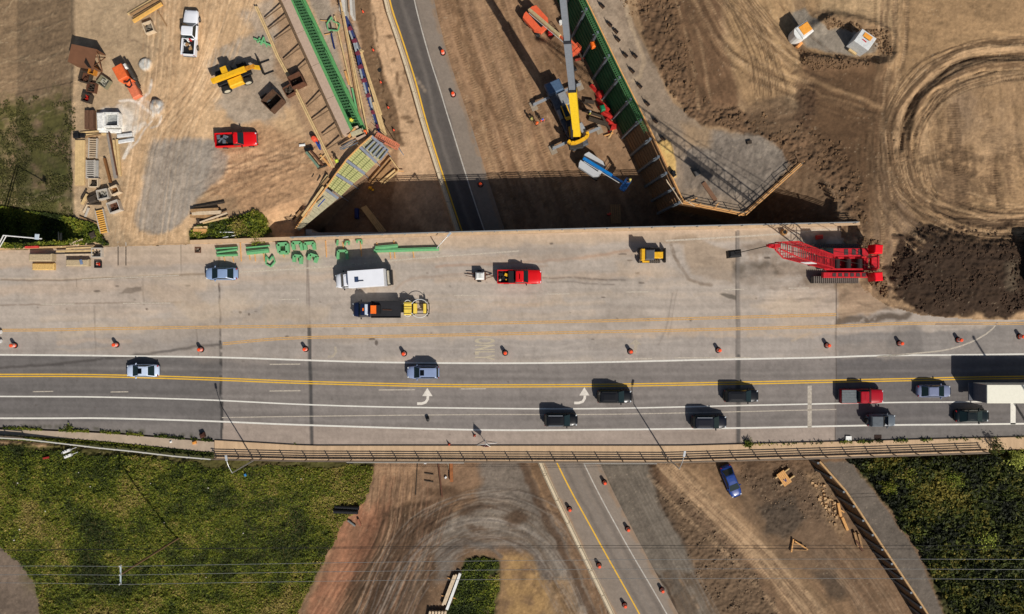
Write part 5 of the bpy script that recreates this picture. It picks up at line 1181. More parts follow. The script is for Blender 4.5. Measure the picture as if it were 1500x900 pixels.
car('silver blue suv with a sunroof, heading west beside the white turn arrow', 619, 546, 180, 4.75, 1.9, 1.7, paint('silver_suv_paint', (136, 152, 186), .35), 'suv', sunroof=True, cat='suv', rails=BLK)
SR = mat('silver_rail', (190, 196, 204), .35, .7, var=.05)
car('black suv alone in the outer lane, nearest the small red cones', 822, 616, 0, 4.9, 1.95, 1.75, BLACKP, 'suv', cat='suv', rails=SR)
car('black minivan in the inner lane just east of the turn arrow', 901, 581.5, 0, 5.1, 2.0, 1.8, paint('black_van_paint', (12, 14, 20), .1), 'suv', cat='minivan', rails=BLK, name='minivan')
car('black suv with bright silver roof rails in the outer lane', 1040, 619, 0, 5.2, 2.0, 1.8, paint('blue_black_paint', (10, 15, 28), .1), 'suv', cat='suv', rails=SR)
car('glossy black crossover in the inner lane by the deck joint', 1087, 580.5, 0, 5.1, 1.95, 1.68, paint('black_crossover_paint', (16, 18, 24), .15), 'suv', cat='car', name='crossover')
car('slate grey sedan waiting between the dark red pickup and the trailer', 1370, 573.5, 0, 4.95, 1.85, 1.45, paint('slate_grey_paint', (122, 130, 158), .35))
car('dark green sedan in the outer lane beside the long white trailer', 1426, 610, 0, 5.0, 1.9, 1.5, DGREEN)
car('bright blue sedan parked on the dirt south of the overpass', 1072, 706, -68, 5.35, 2.0, 1.5, BLUEP, z=.1)
def pickup(label, px, py, head, L, W, Ht, m, z=DK, bedc=BLK, cover=None, bedfrac=.36):
    t = thing('pickup_truck', label, 'pickup', (0, 0, 0), R(head)); p = P(px, py, z + Ht * .6); t.location = (p.x, p.y, z); t.matrix_basis = Matrix.Translation(t.location) @ Matrix.Rotation(R(head), 4, 'Z')
    bz = 1.16; xr = -.5 + bedfrac
    st = [(xr, .98, bz), (.08, 1, bz), (.24, .99, bz - .01), (.38, .96, bz - .06), (.46, .92, bz - .12), (.49, .86, bz - .24), (.5, .78, .6)]
    mb = MB(); mb.loft([ringy(L * x, W / 2 * h, .38, zt, .84) for x, h, zt in st]); mb.build('body', m, t, smooth=True)
    bl = L * bedfrac; cx = -L * .5 + bl / 2
    mb = MB()
    for s in (-1, 1): mb.box(cx, s * (W / 2 * .98 - .09), .82, bl, .17, .82, 0, .04)
    mb.box(-L * .5 + .05, 0, .85, .1, W * .9, .7); mb.build('bed_wall', m, t)
    mb = MB(); mb.box(cx, 0, .66, bl - .06, W - .36, .14); mb.build('bed_floor', bedc, t)
    if cover: mb = MB(); mb.box(cx, 0, 1.26, bl - .04, W * .9, .05, 0, .02); [mb.box(cx, y, 1.295, bl - .1, .04, .02) for y in (-.55, -.2, .2, .55)]; mb.build('bed_cover', cover, t)
    cabin(t, m, L * (xr + .005), L * .20, W * .455, bz, L * (xr + .035), L * .085, W * .39, Ht)
    lights(t, L, W, bz - .2, bz - .2, .47, -.495); mirrors(t, L * .155, W * .46, bz + .1, BLK, .2)
    for x in (-.30, .33):
        for s in (-1, 1): wheel(t, L * x, s * (W / 2 - .13), .40, .28)
    mb = MB(); mb.box(L * .495, 0, .75, .08, W * .6, .3); mb.build('grille', RIM, t)
    mb = MB(); mb.box(-L * .505, 0, .5, .14, W * .85, .16); mb.build('bumper', RIM, t)
    return t
def load(label, t_or_p, parts, name='load', cat='cargo', rz=0):
    """bits carried in a truck bed: each its own mesh under one bundle"""
    t = thing(name, label, cat, t_or_p, rz)
    for nm, mb, m in parts: mb.build(nm, m, t)
    return t
YELM = mat('machine_yellow', (232, 176, 32), .5, var=.18, coat=.15); ORM = mat('machine_orange', (224, 104, 52), .55, var=.15, coat=.1); ORB = mat('bright_orange', (246, 112, 28), .6, var=.1); WPL = mat('white_plastic', (226, 226, 222), .5, var=.12)
def bed_load(label, px, py, z, head, seed, cols):
    rs = random.Random(seed); t = thing('bed_cargo', label, 'cargo', P(px, py, z + .7), R(head)); t.location.z = z + .74
    for k in range(9):
        mb = MB(); h = rs.uniform(.15, .5); mb.box(rs.uniform(-.8, .8), rs.uniform(-.5, .5), h / 2, rs.uniform(.2, .6), rs.uniform(.15, .5), h, rs.uniform(0, 3), .04); mb.build('box', rs.choice(cols), t)
    return t
pickup('white pickup with a loaded bed parked in the west yard', 277, 47, 86, 6.6, 2.1, 1.95, WHT, bedfrac=.35)
bed_load('yellow, red and white gear in the bed of the white pickup', 275, 66, DK, 86, 2, [YELM, WPL, mat('gear_red', (180, 40, 34)), BLK, TIM2])
pickup('red pickup with a flat black bed parked west of the scaffold', 345, 204, 3, 6.0, 2.1, 1.9, REDP, bedfrac=.45)
bed_load('scrap metal and hoses in the bed of the red yard pickup', 327, 205, DK, 3, 3, [BLK, RUST, GREYP])
rp = pickup('bright red pickup towing a compressor over the closed lanes', 761, 405.5, 0, 6.4, 2.1, 1.95, REDP, bedfrac=.38)
bed_load('tools and a pale crate in the bed of the towing pickup', 738, 406, DK, 0, 5, [YELM, BLK, mat('pale_crate', (196, 188, 166)), BLK])
mb = MB(); mb.box(0, 0, .3, .9, 1.75, .6, 0, .05); solo('tool_box', mb, BLK, 'black tool chest across the bed of the towing pickup', 'tool box', loc=P(749, 406, DK + .9) + Vector((0, 0, -.1)))
pickup('dark red pickup with a grey ribbed bed cover in the inner lane', 1264, 581, 0, 6.2, 2.1, 1.95, DRED, cover=mat('bed_cover_grey', (104, 110, 112), .5, .2))
# jeep
t = car('grey open-top off-road car behind the dark red pickup', 1291, 616, 0, 4.2, 1.85, 1.25, GREYP, 'jeep', cat='off-road car')
mb = MB(); mb.box(-1.0, 0, 1.48, 1.7, 1.55, .75, 0, .12); mb.build('soft_top', mat('grey_canvas', (92, 98, 104), .8), t)
mb = MB(); [mb.box(x, y, 1.0, .5, .5, .7, 0, .1) for x in (.12,) for y in (-.4, .4)]; mb.build('seat', BLK, t)
mb = MB(); mb.box(.0, 0, 1.13, .75, 1.5, .06); mb.build('cockpit', BLK, t)
mb = MB(); [mb.beam((-.15, s * .72, 1.1), (-.15, s * .72, 1.8), .09) for s in (-1, 1)]; mb.beam((-.15, -.72, 1.8), (-.15, .72, 1.8), .09); [mb.beam((-.15, s * .72, 1.8), (.55, s * .72, 1.75), .08) for s in (-1, 1)]; mb.build('roll_bar', BLK, t)
pane(t, 'windscreen', (.75, -.75, 1.12), (.75, .75, 1.12), (.55, .7, 1.72), (.55, -.7, 1.72), .02, .04)
o = MB(); o.cyl((-2.12, 0, 1.0), (-2.36, 0, 1.0), .38, n=16); o.build('spare_wheel', TYRE, t)
# box truck
t = thing('box_truck', 'white box truck with a roof vent parked beside the green forms', 'truck', P(534, 409, DK + 1.6), R(184)); t.location.z = DK; t.matrix_basis = Matrix.Translation(t.location) @ Matrix.Rotation(R(184), 4, 'Z')
mb = MB(); mb.box(-.55, 0, 2.05, 5.1, 2.45, 2.7, 0, .04); mb.build('cargo_box', WHT, t)
mb = MB(); mb.loft([ringy(x, h, .6, zt, .84) for x, h, zt in ((2.1, 1.1, 1.7), (2.9, 1.12, 1.7), (3.4, 1.08, 1.62), (3.9, .98, 1.5), (4.2, .84, 1.25), (4.25, .7, .9))]); mb.build('bonnet', WHT, t, smooth=True)
cabin(t, WHT, 2.02, 3.4, 1.05, 1.65, 2.05, 2.85, .88, 2.5, rear=False); lights(t, 8.3, 2.2, 1.2, 1.0, .5, -.44)
mb = MB(); mb.box(-3.35, 0, .95, .5, 2.3, .12); mb.box(-3.85, 0, 1.25, .25, 2.2, 1.1); mb.build('liftgate', BLK, t); mb = MB(); mb.box(-3.45, 0, 1.3, .4, 2.0, .2); mb.build('step', mat('step_grey', (176, 168, 150)), t)
mb = MB(); mb.box(.75, .1, 3.46, .55, .7, .1, 0, .03); mb.build('roof_vent', mat('vent_blue', (50, 66, 96), .4), t); mb = MB(); mb.box(.2, .35, 3.5, .9, .05, .12); mb.build('antenna', BLK, t)
mb = MB(); mb.beam((-3.4, .45, .65), (3.9, .45, .65), .15, .25); mb.beam((-3.4, -.45, .65), (3.9, -.45, .65), .15, .25); mb.build('chassis', BLK, t)
mirrors(t, 2.9, 1.05, 1.9, BLK, .25)
for x in (-1.9, 3.1):
    for s in (-1, 1): wheel(t, x, s * 1.0, .45, .3)
# navy flatbed with attenuator
t = thing('flatbed_truck', 'navy flatbed truck with a light bar and a yellow crash cushion behind', 'truck', P(552, 453.5, DK + .9), R(180)); t.location.z = DK; t.matrix_basis = Matrix.Translation(t.location) @ Matrix.Rotation(R(180), 4, 'Z')
mb = MB(); mb.loft([ringy(x, h, .5, zt, .84) for x, h, zt in ((.9, 1.1, 1.45), (2.2, 1.12, 1.45), (2.9, 1.06, 1.36), (3.3, .96, 1.2), (3.42, .8, .9))]); mb.build('body', NAVY, t, smooth=True)
cabin(t, NAVY, .95, 2.55, 1.02, 1.42, 1.0, 2.1, .86, 2.2, rear=False); lights(t, 6.8, 2.2, 1.05, .9, .49, -.5); mirrors(t, 2.1, 1.02, 1.7, BLK, .28)
mb = MB(); mb.box(-1.35, 0, 1.05, 4.3, 2.4, .14); mb.build('flatbed', mat('bed_black', (34, 34, 38), .8), t)
mb = MB(); [mb.box(-1.35, s * 1.2, 1.2, 4.3, .05, .22) for s in (-1, 1)]; mb.build('side_rail', BLK, t)
mb = MB(); mb.box(1.25, 0, 2.34, .4, 1.5, .14, 0, .03); mb.build('light_bar', mat('pale_light_bar', (196, 206, 222), .4), t)
mb = MB(); mb.box(1.7, 0, 2.26, .2, .4, .1); mb.build('beacon', ORB, t)
mb = MB(); mb.box(.35, 0, 1.5, .8, 1.2, .75, 0, .05); mb.build('orange_box', ORB, t); mb = MB(); mb.box(-.35, 0, 1.35, .6, 1.2, .45); mb.build('winch', BLK, t); mb = MB(); mb.beam((-.9, .05, 1.2), (-2.2, .1, 1.2), .08); mb.build('bar', RUST, t)
for x in (-2.2, 2.4):
    for s in (-1, 1): wheel(t, x, s * 1.0, .42, .28)
t2 = thing('crash_cushion', 'yellow folding crash cushion with white hoops behind the navy flatbed', 'crash cushion', P(609, 452, DK + .8), R(180)); t2.location.z = DK; t2.matrix_basis = Matrix.Translation(t2.location) @ Matrix.Rotation(R(180), 4, 'Z')
CY = mat('cushion_yellow', (238, 206, 84), .6, var=.1)
mb = MB(); mb.box(1.1, 0, 1.0, 1.1, 1.9, .9, 0, .08); mb.build('cushion', CY, t2); mb = MB(); [mb.box(1.1, y, 1.47, 1.15, .05, .05) for y in (-.75, -.25, .1, .75)]; mb.build('strap', BLK, t2)
mb = MB(); mb.box(.05, 0, .95, .5, 1.45, .8, .0, .05); mb.build('cushion', CY, t2); mb = MB(); mb.box(-1.35, 0, .95, .42, 1.4, .8, 0, .05); mb.build('cushion', CY, t2)
for cx, r_, a in ((-.65, 1.32, 1), (1.1, 1.2, .7)):
    for s in (-1, 1):
        pts = [(cx + r_ * math.cos(q) * (1 if a == 1 else .6), s * (.0 + r_ * math.sin(q)), 1.3) for q in [math.pi * (.18 + .64 * k / 12) for k in range(13)]]
        mb = MB(); mb.tube(pts, .045, 6); mb.build('hoop', WPL, t2)
mb = MB(); mb.tube([(-1.75, -1.15, 1.2), (-2.0, -.6, 1.3), (-2.05, 0, 1.3), (-2.0, .6, 1.3), (-1.75, 1.15, 1.2)], .05); mb.box(.5, 0, 1.0, .15, 2.1, .2); mb.box(-1.62, 0, .9, .1, 2.3, .25); [mb.box(-.5, s * .75, .55, 3.0, .1, .15) for s in (-1, 1)]; mb.box(1.9, 0, .9, .5, 1.2, .3); mb.build('frame', BLK, t2)
for s in (-1, 1): wheel(t2, .5, s * .85, .28, .2)
# compressor trailer
t = thing('compressor_trailer', 'small white compressor trailer hitched to the bright red pickup', 'trailer', P(703, 404.5, DK + .8)); t.location.z = DK
mb = MB(); mb.box(0, 0, .85, 1.25, 1.1, .8, 0, .18); mb.build('housing', WPL, t); mb = MB(); mb.box(.05, 0, 1.26, .35, .6, .06, 0, .02); mb.build('hatch', mat('hatch_grey', (196, 196, 190)), t)
mb = MB(); mb.box(0, 0, .45, 1.7, 1.2, .12); mb.beam((.8, .35, .45), (2.0, 0, .45), .1); mb.beam((.8, -.35, .45), (2.0, 0, .45), .1); mb.beam((-.8, .3, .5), (-1.9, .5, .35), .09); mb.beam((-.8, -.2, .5), (-2.1, .1, .35), .09); mb.build('frame', RUST, t)
for s in (-1, 1): wheel(t, -.1, s * .75, .3, .2)
# semi trailer
t = thing('semi_trailer', 'long white box trailer at the east edge of the inner lane', 'trailer', P(1500, 576, DK + 3)); t.location.z = DK; t.matrix_basis = Matrix.Translation(t.location); x0 = P(1446, 577, DK + 4.1).x - t.location.x; yc = P(1446, 577.5, DK + 4.1).y - t.location.y
mb = MB(); mb.box(x0 + 7.3, yc, 2.65, 14.6, 2.6, 2.9, 0, .03); mb.build('cargo_box', mat('trailer_white', (236, 232, 214), .6, var=.05), t)
mb = MB(); mb.box(x0 - .03, yc, 2.6, .08, 2.5, 2.8); mb.build('rear_door', mat('door_grey', (92, 94, 104), .6), t)
mb = MB(); mb.box(x0 - .35, yc, 1.15, .6, 2.5, .2); mb.box(x0 + 2.5, yc, .95, 5, 1.1, .35); mb.build('frame', mat('frame_grey', (88, 90, 98), .6), t)
for x in (1.2, 2.5):
    for s in (-1, 1): wheel(t, x0 + x, yc + s * 1.0, .5, .45)
mb = MB(); mb.box(x0 + 16.8, yc, 1.9, 3.2, 2.4, 2.6, 0, .3); mb.box(x0 + 15, yc, .9, 6, 1.1, .3); mb.build('tractor', WHT, t)
for x in (14.0, 18.2):
    for s in (-1, 1): wheel(t, x0 + x, yc + s * 1.0, .5, .4)

# ================================================================== MACHINES
def track(t, cx, cy, L, w, h, m=None, name='track'):
    mb = MB(); n = int(L / .28)
    mb.box(cx, cy, h / 2, L, w * .86, h * .82, 0, h * .2)
    for k in range(n): mb.box(cx - L / 2 + (k + .5) * L / n, cy, h * .5, L / n * .55, w, h)
    mb.build(name, m or mat('track_steel', (92, 86, 80), .7, .3, var=.25), t)
def machine(name, label, cat, px, py, head, z, h=0):
    p = P(px, py, z + h); t = thing(name, label, cat, (p.x, p.y, z), R(head)); return t
# bulldozer
t = machine('bulldozer', 'small yellow bulldozer working on the closed lanes', 'bulldozer', 952, 374, 0, DK, 1)
for s in (-1, 1): track(t, 0, s * .85, 3.2, .5, .85)
mb = MB(); mb.box(1.05, 0, 1.15, 1.5, .95, .8, 0, .08); mb.build('engine_cover', YELM, t)
mb = MB(); mb.box(-.25, 0, 1.6, 1.35, 1.5, 1.5, 0, .15); mb.build('cab', mat('cab_grey', (86, 88, 94), .35), t); mb = MB(); mb.box(-1.25, 0, 1.9, .5, 1.65, 1.1, 0, .06); mb.build('rear_guard', YELM, t)
mb = MB(); mb.box(-.6, -.95, 1.0, 1.0, .25, .12); mb.build('fender', YELM, t)
mb = MB(); mb.box(2.25, 0, .55, .18, 2.1, .85); [mb.beam((.8, s * .6, .6), (2.2, s * .6, .5), .14) for s in (-1, 1)]; mb.build('blade', mat('blade_steel', (46, 42, 38), .6, .3), t)
# telehandler
t = machine('telehandler', 'yellow telescopic handler with black forks in the west yard', 'telehandler', 342, 112, 22, DK, 1.2)
mb = MB(); mb.box(0, 0, .95, 5.2, 1.1, .5, 0, .06); mb.build('chassis', BLK, t)
mb = MB(); mb.box(.1, -.95, 1.35, 2.1, 1.15, .95, 0, .15); mb.build('engine_cover', YELM, t)
mb = MB(); mb.box(-.4, .85, 1.55, 1.4, .85, 1.5, 0, .08); mb.build('cab', mat('cab_dark', (40, 40, 38), .4), t); mb = MB(); mb.box(-.65, .85, 2.36, .9, .9, .1); mb.build('cab_roof', YELM, t)
mb = MB(); mb.beam((-2.9, 0, 2.2), (2.2, 0, 1.95), .62, .62); mb.build('boom', YELM, t); mb = MB(); mb.beam((2.0, 0, 1.95), (3.5, .02, 1.7), .45, .45); mb.build('boom_extension', mat('worn_yellow', (196, 132, 34), .6, var=.4, scale=4), t)
mb = MB(); mb.beam((3.3, -.1, 1.7), (4.0, -.2, .9), .5, .4); mb.build('boom_head', YELM, t)
mb = MB(); mb.beam((4.1, -1.15, .75), (4.1, 1.25, .75), .18, .9); mb.build('carriage', BLK, t)
for y in (-1.0, .75): mb = MB(); mb.beam((4.15, y, .2), (5.5, y, .16), .15, .07); mb.build('fork', BLK, t)
for x in (-1.75, 1.55):
    for s in (-1, 1): wheel(t, x, s * 1.25, .72, .5, mat('cream_rim', (196, 190, 168), .5))
# generic boom lift
def boomlift(label, bpx, bpy, tpx, tpy, z0, ztop, body, boomm, hoodm, L=3.2):
    A = P(bpx, bpy, z0 + 2.4); B = P(tpx, tpy, ztop); ang = math.atan2(B.y - A.y, B.x - A.x)
    t = thing('boom_lift', label, 'boom lift', (A.x, A.y, z0), ang); dl = math.hypot(B.x - A.x, B.y - A.y)
    mb = MB(); mb.box(1.6, 0, .7, 3.4, 1.4, .5, 0, .06); mb.build('chassis', hoodm, t)
    for x in (.3, 2.9):
        for s in (-1, 1): wheel(t, x, s * 1.1, .5, .38)
    for s in (-1, 1):
        q = [(-.55, s * .38), (-.5, s * .85), (-.2, s * 1.42), (L - .9, s * 1.42), (L - .25, s * .95), (L - .2, s * .38)]
        mb = MB(); mb.prism(q, 1.25, 2.1); mb.build('hood', hoodm, t)
    mb = MB(); mb.box(1.2, 0, 1.5, 3, .7, .5); mb.build('turntable', BLK, t)
    mb = MB(); mb.beam((-.3, 0, 2.5), (dl * .72, 0, 2.5 + (ztop - z0 - 2.5) * .72), .42, .5); mb.build('boom', boomm, t)
    mb = MB(); mb.beam((dl * .6, 0, 2.45 + (ztop - z0 - 2.5) * .6), (dl, 0, ztop - z0 - .1), .28, .34); mb.build('boom_extension', body, t)
    mb = MB(); mb.beam((0, -.34, 2.3), (dl * .95, -.34, 2.3 + (ztop - z0 - 2.5) * .95), .07, .1); mb.build('cable_track', WPL if boomm is not hoodm else BLK, t)
    mb = MB(); x, zz = dl + .6, ztop - z0 - 1.0; mb.box(x, 0, zz, .95, 1.9, .08)
    for a in (-.45, .45):
        for b in (-.92, 0, .92): mb.beam((x + a, b, zz), (x + a, b, zz + 1.1), .05)
    for h in (.55, 1.1):
        for b in (-.92, .92): mb.beam((x - .45, b, zz + h), (x + .45, b, zz + h), .05)
        for a in (-.45, .45): mb.beam((x + a, -.92, zz + h), (x + a, .92, zz + h), .05)
    mb.build('basket', body, t)
    return t
CORAL = mat('lift_orange', (222, 98, 62), .55, var=.15); CREAM = mat('boom_cream', (218, 196, 148), .5, var=.15); LBL = mat('lift_blue', (24, 126, 204), .45, var=.12, coat=.2); LGREY = mat('lift_grey', (186, 188, 190), .5, var=.08)
boomlift('orange boom lift with a cream boom beside the green retaining wall', 777, 17, 838, 68, 0, 6.0, CORAL, CREAM, CORAL, 3.4)
boomlift('blue and grey boom lift parked half in the shade of the overpass', 857, 234, 912, 267, 0, 4.0, mat('dark_lift_blue', (16, 60, 110), .5), LBL, LGREY, 3.4)
# mobile crane
t = machine('mobile_crane', 'yellow and grey mobile crane with its long boom raised on outriggers', 'crane', 829, 172, -66, 0)
CG = mat('carrier_grey', (112, 122, 138), .55, var=.25); OG = mat('outrigger_grey', (150, 154, 158), .6, .2, var=.15); CDK = mat('crane_dark', (40, 42, 48), .6, var=.3)
mb = MB(); mb.box(0, 0, 1.15, 11.2, 2.6, .7, 0, .1); mb.build('carrier', mat('carrier_dark', (84, 88, 94), .6, var=.4, scale=3), t); mb = MB(); mb.box(-4.6, -.2, 1.9, 1.9, 2.5, 1.1, 0, .15); mb.build('carrier_cab', mat('carrier_blue', (76, 98, 124), .4, coat=.2), t)
mb = MB(); mb.box(-2.4, .55, 1.75, 2.2, 1.3, .5, 0, .1); mb.box(-.4, -1.0, 1.65, 1.5, .5, .4); mb.box(3.6, .6, 1.7, 1.6, 1.1, .5); mb.box(3.4, -.8, 1.65, 1.9, .6, .4); mb.build('deck_box', mat('light_box_grey', (140, 142, 144), .6, var=.2), t)
for x in (-4.3, -2.6, 1.6, 3.2, 4.8):
    for s in (-1, 1): wheel(t, x, s * 1.2, .6, .4)
for x in (-3.7, 3.9):
    for s in (-1, 1):
        mb = MB(); mb.beam((x, s * 1.1, .95), (x, s * 4.0, .85), .38, .32); mb.cyl((x, s * 4.0, .95), (x, s * 4.0, .12), .14); mb.build('outrigger', OG, t)
        mb = MB(); mb.box(x, s * 4.0, .06, 1.5, 1.0, .12); mb.build('outrigger_pad', mat('pad_grey', (150, 136, 118), .9), t)
def up(v, z): v.z = z; return v
A = P(845, 196, 3.0); Bm = P(835.5, 127, 12.0); B2 = P(825, 0, 33); dd = (B2 - A).normalized(); Btip = A + dd * 44
Bm = A + dd * 13
mb = MB(); mb.beam(A, Bm, 1.1, 1.1); mb.build('boom_base', mat('boom_yellow', (236, 196, 44), .5, var=.10), t, world=True); mb = MB(); q0 = A + dd * 2.5; mb.beam(q0 + Vector((0, -.35, .45)), A + dd * 12 + Vector((0, -.35, .45)), .10, .1); mb.beam(A + dd * .5 + Vector((-.75, 0, 0)), A + dd * 5 + Vector((-.6, 0, 0)), .15, .3); mb.build('boom_rail', RUST, t, world=True)
mb = MB(); mb.beam(A + dd * 12, A + dd * 24, .86, .86); mb.build('boom_section', mat('boom_grey', (132, 138, 146), .5, .2, var=.1), t, world=True)
mb = MB(); mb.beam(A + dd * 23, A + dd * 34, .72, .72); mb.build('boom_section', MATS['boom_grey'], t, world=True)
mb = MB(); mb.beam(A + dd * 33, Btip, .6, .6); mb.build('boom_section', MATS['boom_grey'], t, world=True)
for q in (12.8, 23.7, 33.7): mb = MB(); mb.beam(A + dd * q, A + dd * (q + .5), 1.15 if q < 20 else .95, 1.15 if q < 20 else .95); mb.build('boom_collar', CDK, t, world=True)
mb = MB(); mb.beam(P(838, 203, 2.6), A + dd * 6 + Vector((-.4, -.3, -.6)), .35, .35); mb.build('lift_cylinder', CDK, t, world=True)
mb = MB(); c = P(829, 164, 2.6); ang = R(-70)
for s in (-.42, .42): mb.box(c.x - math.sin(ang) * s, c.y + math.cos(ang) * s, 2.75, 2.2, .14, .12, ang)
mb.box(c.x + .45, c.y - 1.0, 2.7, .5, .95, .2, ang); mb.build('cab_frame', YELM, t, world=True)
mb = MB(); mb.box(c.x, c.y, 1.9, 2.0, .95, 1.6, ang, .12); mb.build('operator_cab', GLASS, t, world=True)
c = P(842, 196, 2.4); ang = R(-83)
mb = MB(); mb.box(c.x, c.y, 1.95, 4.6, 2.2, .8, ang, .08); mb.build('superstructure', mat('crane_black', (52, 50, 50), .6, var=.35, scale=4), t, world=True)
mb = MB(); [mb.box(c.x + dx, c.y + dy, 2.6, 1.6, .3, .5, ang) for dx, dy in ((-.75, .2), (.75, -.1))]; mb.box(c.x + .9, c.y + .9, 2.4, .8, .8, .3); mb.build('winch', YELM, t, world=True)
mb = MB(); mb.box(c.x + 1.25, c.y + .6, 2.4, 2.3, .8, .5, R(-62), .08); mb.build('walkway', mat('light_box_grey2', (156, 158, 160), .6, var=.2), t, world=True)
arc = [P(x, y, 2.9) for x, y in ((832, 207), (836, 210), (842, 210), (850, 207), (857, 203), (861, 199), (860, 194))]
mb = MB(); [mb.beam(a, b, .45, .8) for a, b in zip(arc[:-1], arc[1:])]; mb.build('counterweight', YELM, t, world=True)
# red crawler crane
CR = mat('crane_red', (188, 26, 38), .5, var=.35, coat=.1, scale=2); CRD = mat('crane_dark_red', (150, 18, 30), .6, var=.3)
t = machine('crawler_crane', 'big red crawler crane with a raised lattice boom on the closed lanes', 'crane', 1236, 386, 180, DK, 1.5)
for s in (-1, 1): track(t, .9, s * 2.35, 6.6, 1.0, 1.1, mat('crane_track', (112, 104, 96), .7, .2, var=.2))
mb = MB(); mb.box(0, 0, 1.5, 5.0, 4.0, .35); mb.build('carbody', CRD, t)
# local +x points west (towards the boom)
mb = MB(); mb.box(.3, -1.5, 2.35, 6.2, 1.15, 1.3, 0, .06); mb.box(.2, 1.72, 2.2, 6.4, .8, .6, 0, .05); mb.box(-.2, .9, 1.95, 6.6, .25, .5); mb.box(-.3, -.75, 1.95, 6.6, .25, .5); [mb.box(x, .1, 2.1, .25, 1.5, .4) for x in (-3, -2.6, 2.6)]; mb.build('upper_frame', CR, t)
GRT = mat('deck_plate', (70, 54, 54), .8)
for x in (-1.6, -.7, .4): mb = MB(); mb.box(x, -1.5, 3.03, .55, .8, .05); mb.build('deck_plate', GRT, t)
for k in range(6): mb = MB(); mb.box(-2.4 + k * .85, 1.72, 2.53, .5, .5, .05); mb.build('deck_plate', GRT, t)
mb = MB(); mb.box(3.0, -1.55, 2.6, 1.4, 1.1, 1.6, 0, .12); mb.build('operator_cab', GLASS, t)
for x in (-1.8, -.2, 1.4): mb = MB(); mb.cyl((x, -.55, 2.3), (x, .75, 2.3), .42, n=14); mb.build('winch_drum', mat('cable_black', (40, 30, 30), .7, var=.3), t)
for s in (-1, 1): mb = MB(); mb.box(-3.85, s * 1.95 + .05, 2.8, 1.15, 1.25, 2.0, s * .08, .1); mb.build('counterweight', mat('counterweight_red', (240, 14, 34), .45, var=.05), t)
mb = MB(); mb.box(-3.9, 0, 2.2, .8, 2.2, .6); mb.beam((-3.4, -.8, 2.4), (-3.0, -.8, 5.2), .2); mb.beam((-3.4, .9, 2.4), (-3.0, .9, 5.2), .2); mb.beam((-3.0, -.8, 5.2), (-3.0, .9, 5.2), .2); mb.build('gantry', CR, t)
mb = MB(); [mb.beam((-3.9, s * .9 + .05, 3.2), (-2.6, s * .7, 3.0), .12) for s in (-1, 1)]; mb.build('hoist_line', BLK, t)
Hg = P(1218, 385, DK + 2.2); Tp = P(1140, 360.5, DK + 29); ax = (Tp - Hg).normalized(); side = Vector((0, 1, 0)); side = (side - ax * side.dot(ax)).normalized(); nrm = ax.cross(side).normalized(); LL = (Tp - Hg).length
def sec(u, w, d): return [Hg + ax * (LL * u) + side * (a * w / 2) + nrm * (b * d / 2) for a, b in ((-1, -1), (1, -1), (1, 1), (-1, 1))]
def wid(u): return (1.75, 1.6) if .06 < u < .82 else ((1.75, .9) if u <= .06 else (1.75 - (u - .82) / .18 * 1.0, 1.6 - (u - .82) / .18 * 1.0))
us = [0, .06] + [.06 + .76 * k / 22 for k in range(1, 23)] + [.88, .94, 1.0]
mb = MB()
for u0, u1 in zip(us[:-1], us[1:]):
    s0_, s1_ = sec(u0, *wid(u0)), sec(u1, *wid(u1))
    for k in range(4): mb.beam(s0_[k], s1_[k], .12, .12)
for i, (u0, u1) in enumerate(zip(us[:-1], us[1:])):
    s0_, s1_ = sec(u0, *wid(u0)), sec(u1, *wid(u1))
    for k in range(4):
        j = (k + 1) % 4; mb.beam(s0_[k], s0_[j], .06, .06)
        if k in (1, 3) and i % 2: mb.beam(s0_[k], s1_[j], .05, .05)
mb.build('boom_lattice', CR, t, world=True)
s0_ = sec(.45, 1.85, 1.7); s1_ = sec(.56, 1.85, 1.7); mb = MB(); mb.beam((s0_[0] + s0_[3]) / 2, (s1_[0] + s1_[3]) / 2, .06, 1.2); mb.build('boom_board', mat('board_white', (222, 222, 222), .6), t, world=True)
mb = MB(); mb.beam(Tp, Tp + ax * .5 + Vector((-.5, -.05, .1)), .4, .5); mb.beam(Tp + Vector((0, .35, 0)), Tp + Vector((-1.2, .15, .5)), .1); mb.beam(Tp + Vector((0, -.35, 0)), Tp + Vector((-1.2, -.15, .5)), .1); mb.cyl(Tp + Vector((-1.0, -.12, .4)), Tp + Vector((-1.0, .12, .4)), .4, n=14); mb.build('boom_head', CR, t, world=True)
hk = Vector((Tp.x - 1.2, Tp.y, 27.5)); mb = MB(); mb.cyl(hk + Vector((0, 0, .4)), Tp + Vector((-1.1, 0, .3)), .045, n=6); mb.build('hoist_rope', BLK, t, world=True)
mb = MB(); mb.box(hk.x, hk.y, hk.z, 1.5, .9, 1.2, .1, .2); mb.build('hook_block', BLK, t, world=True)
mb = MB(); q = t.matrix_basis @ Vector((-3.0, .1, 5.2)); [mb.cyl(q + Vector((0, o, 0)), Tp + Vector((0, o * .4, 0)), .035, n=5) for o in (-.7, .7)]; mb.build('pendant_line', BLK, t, world=True)
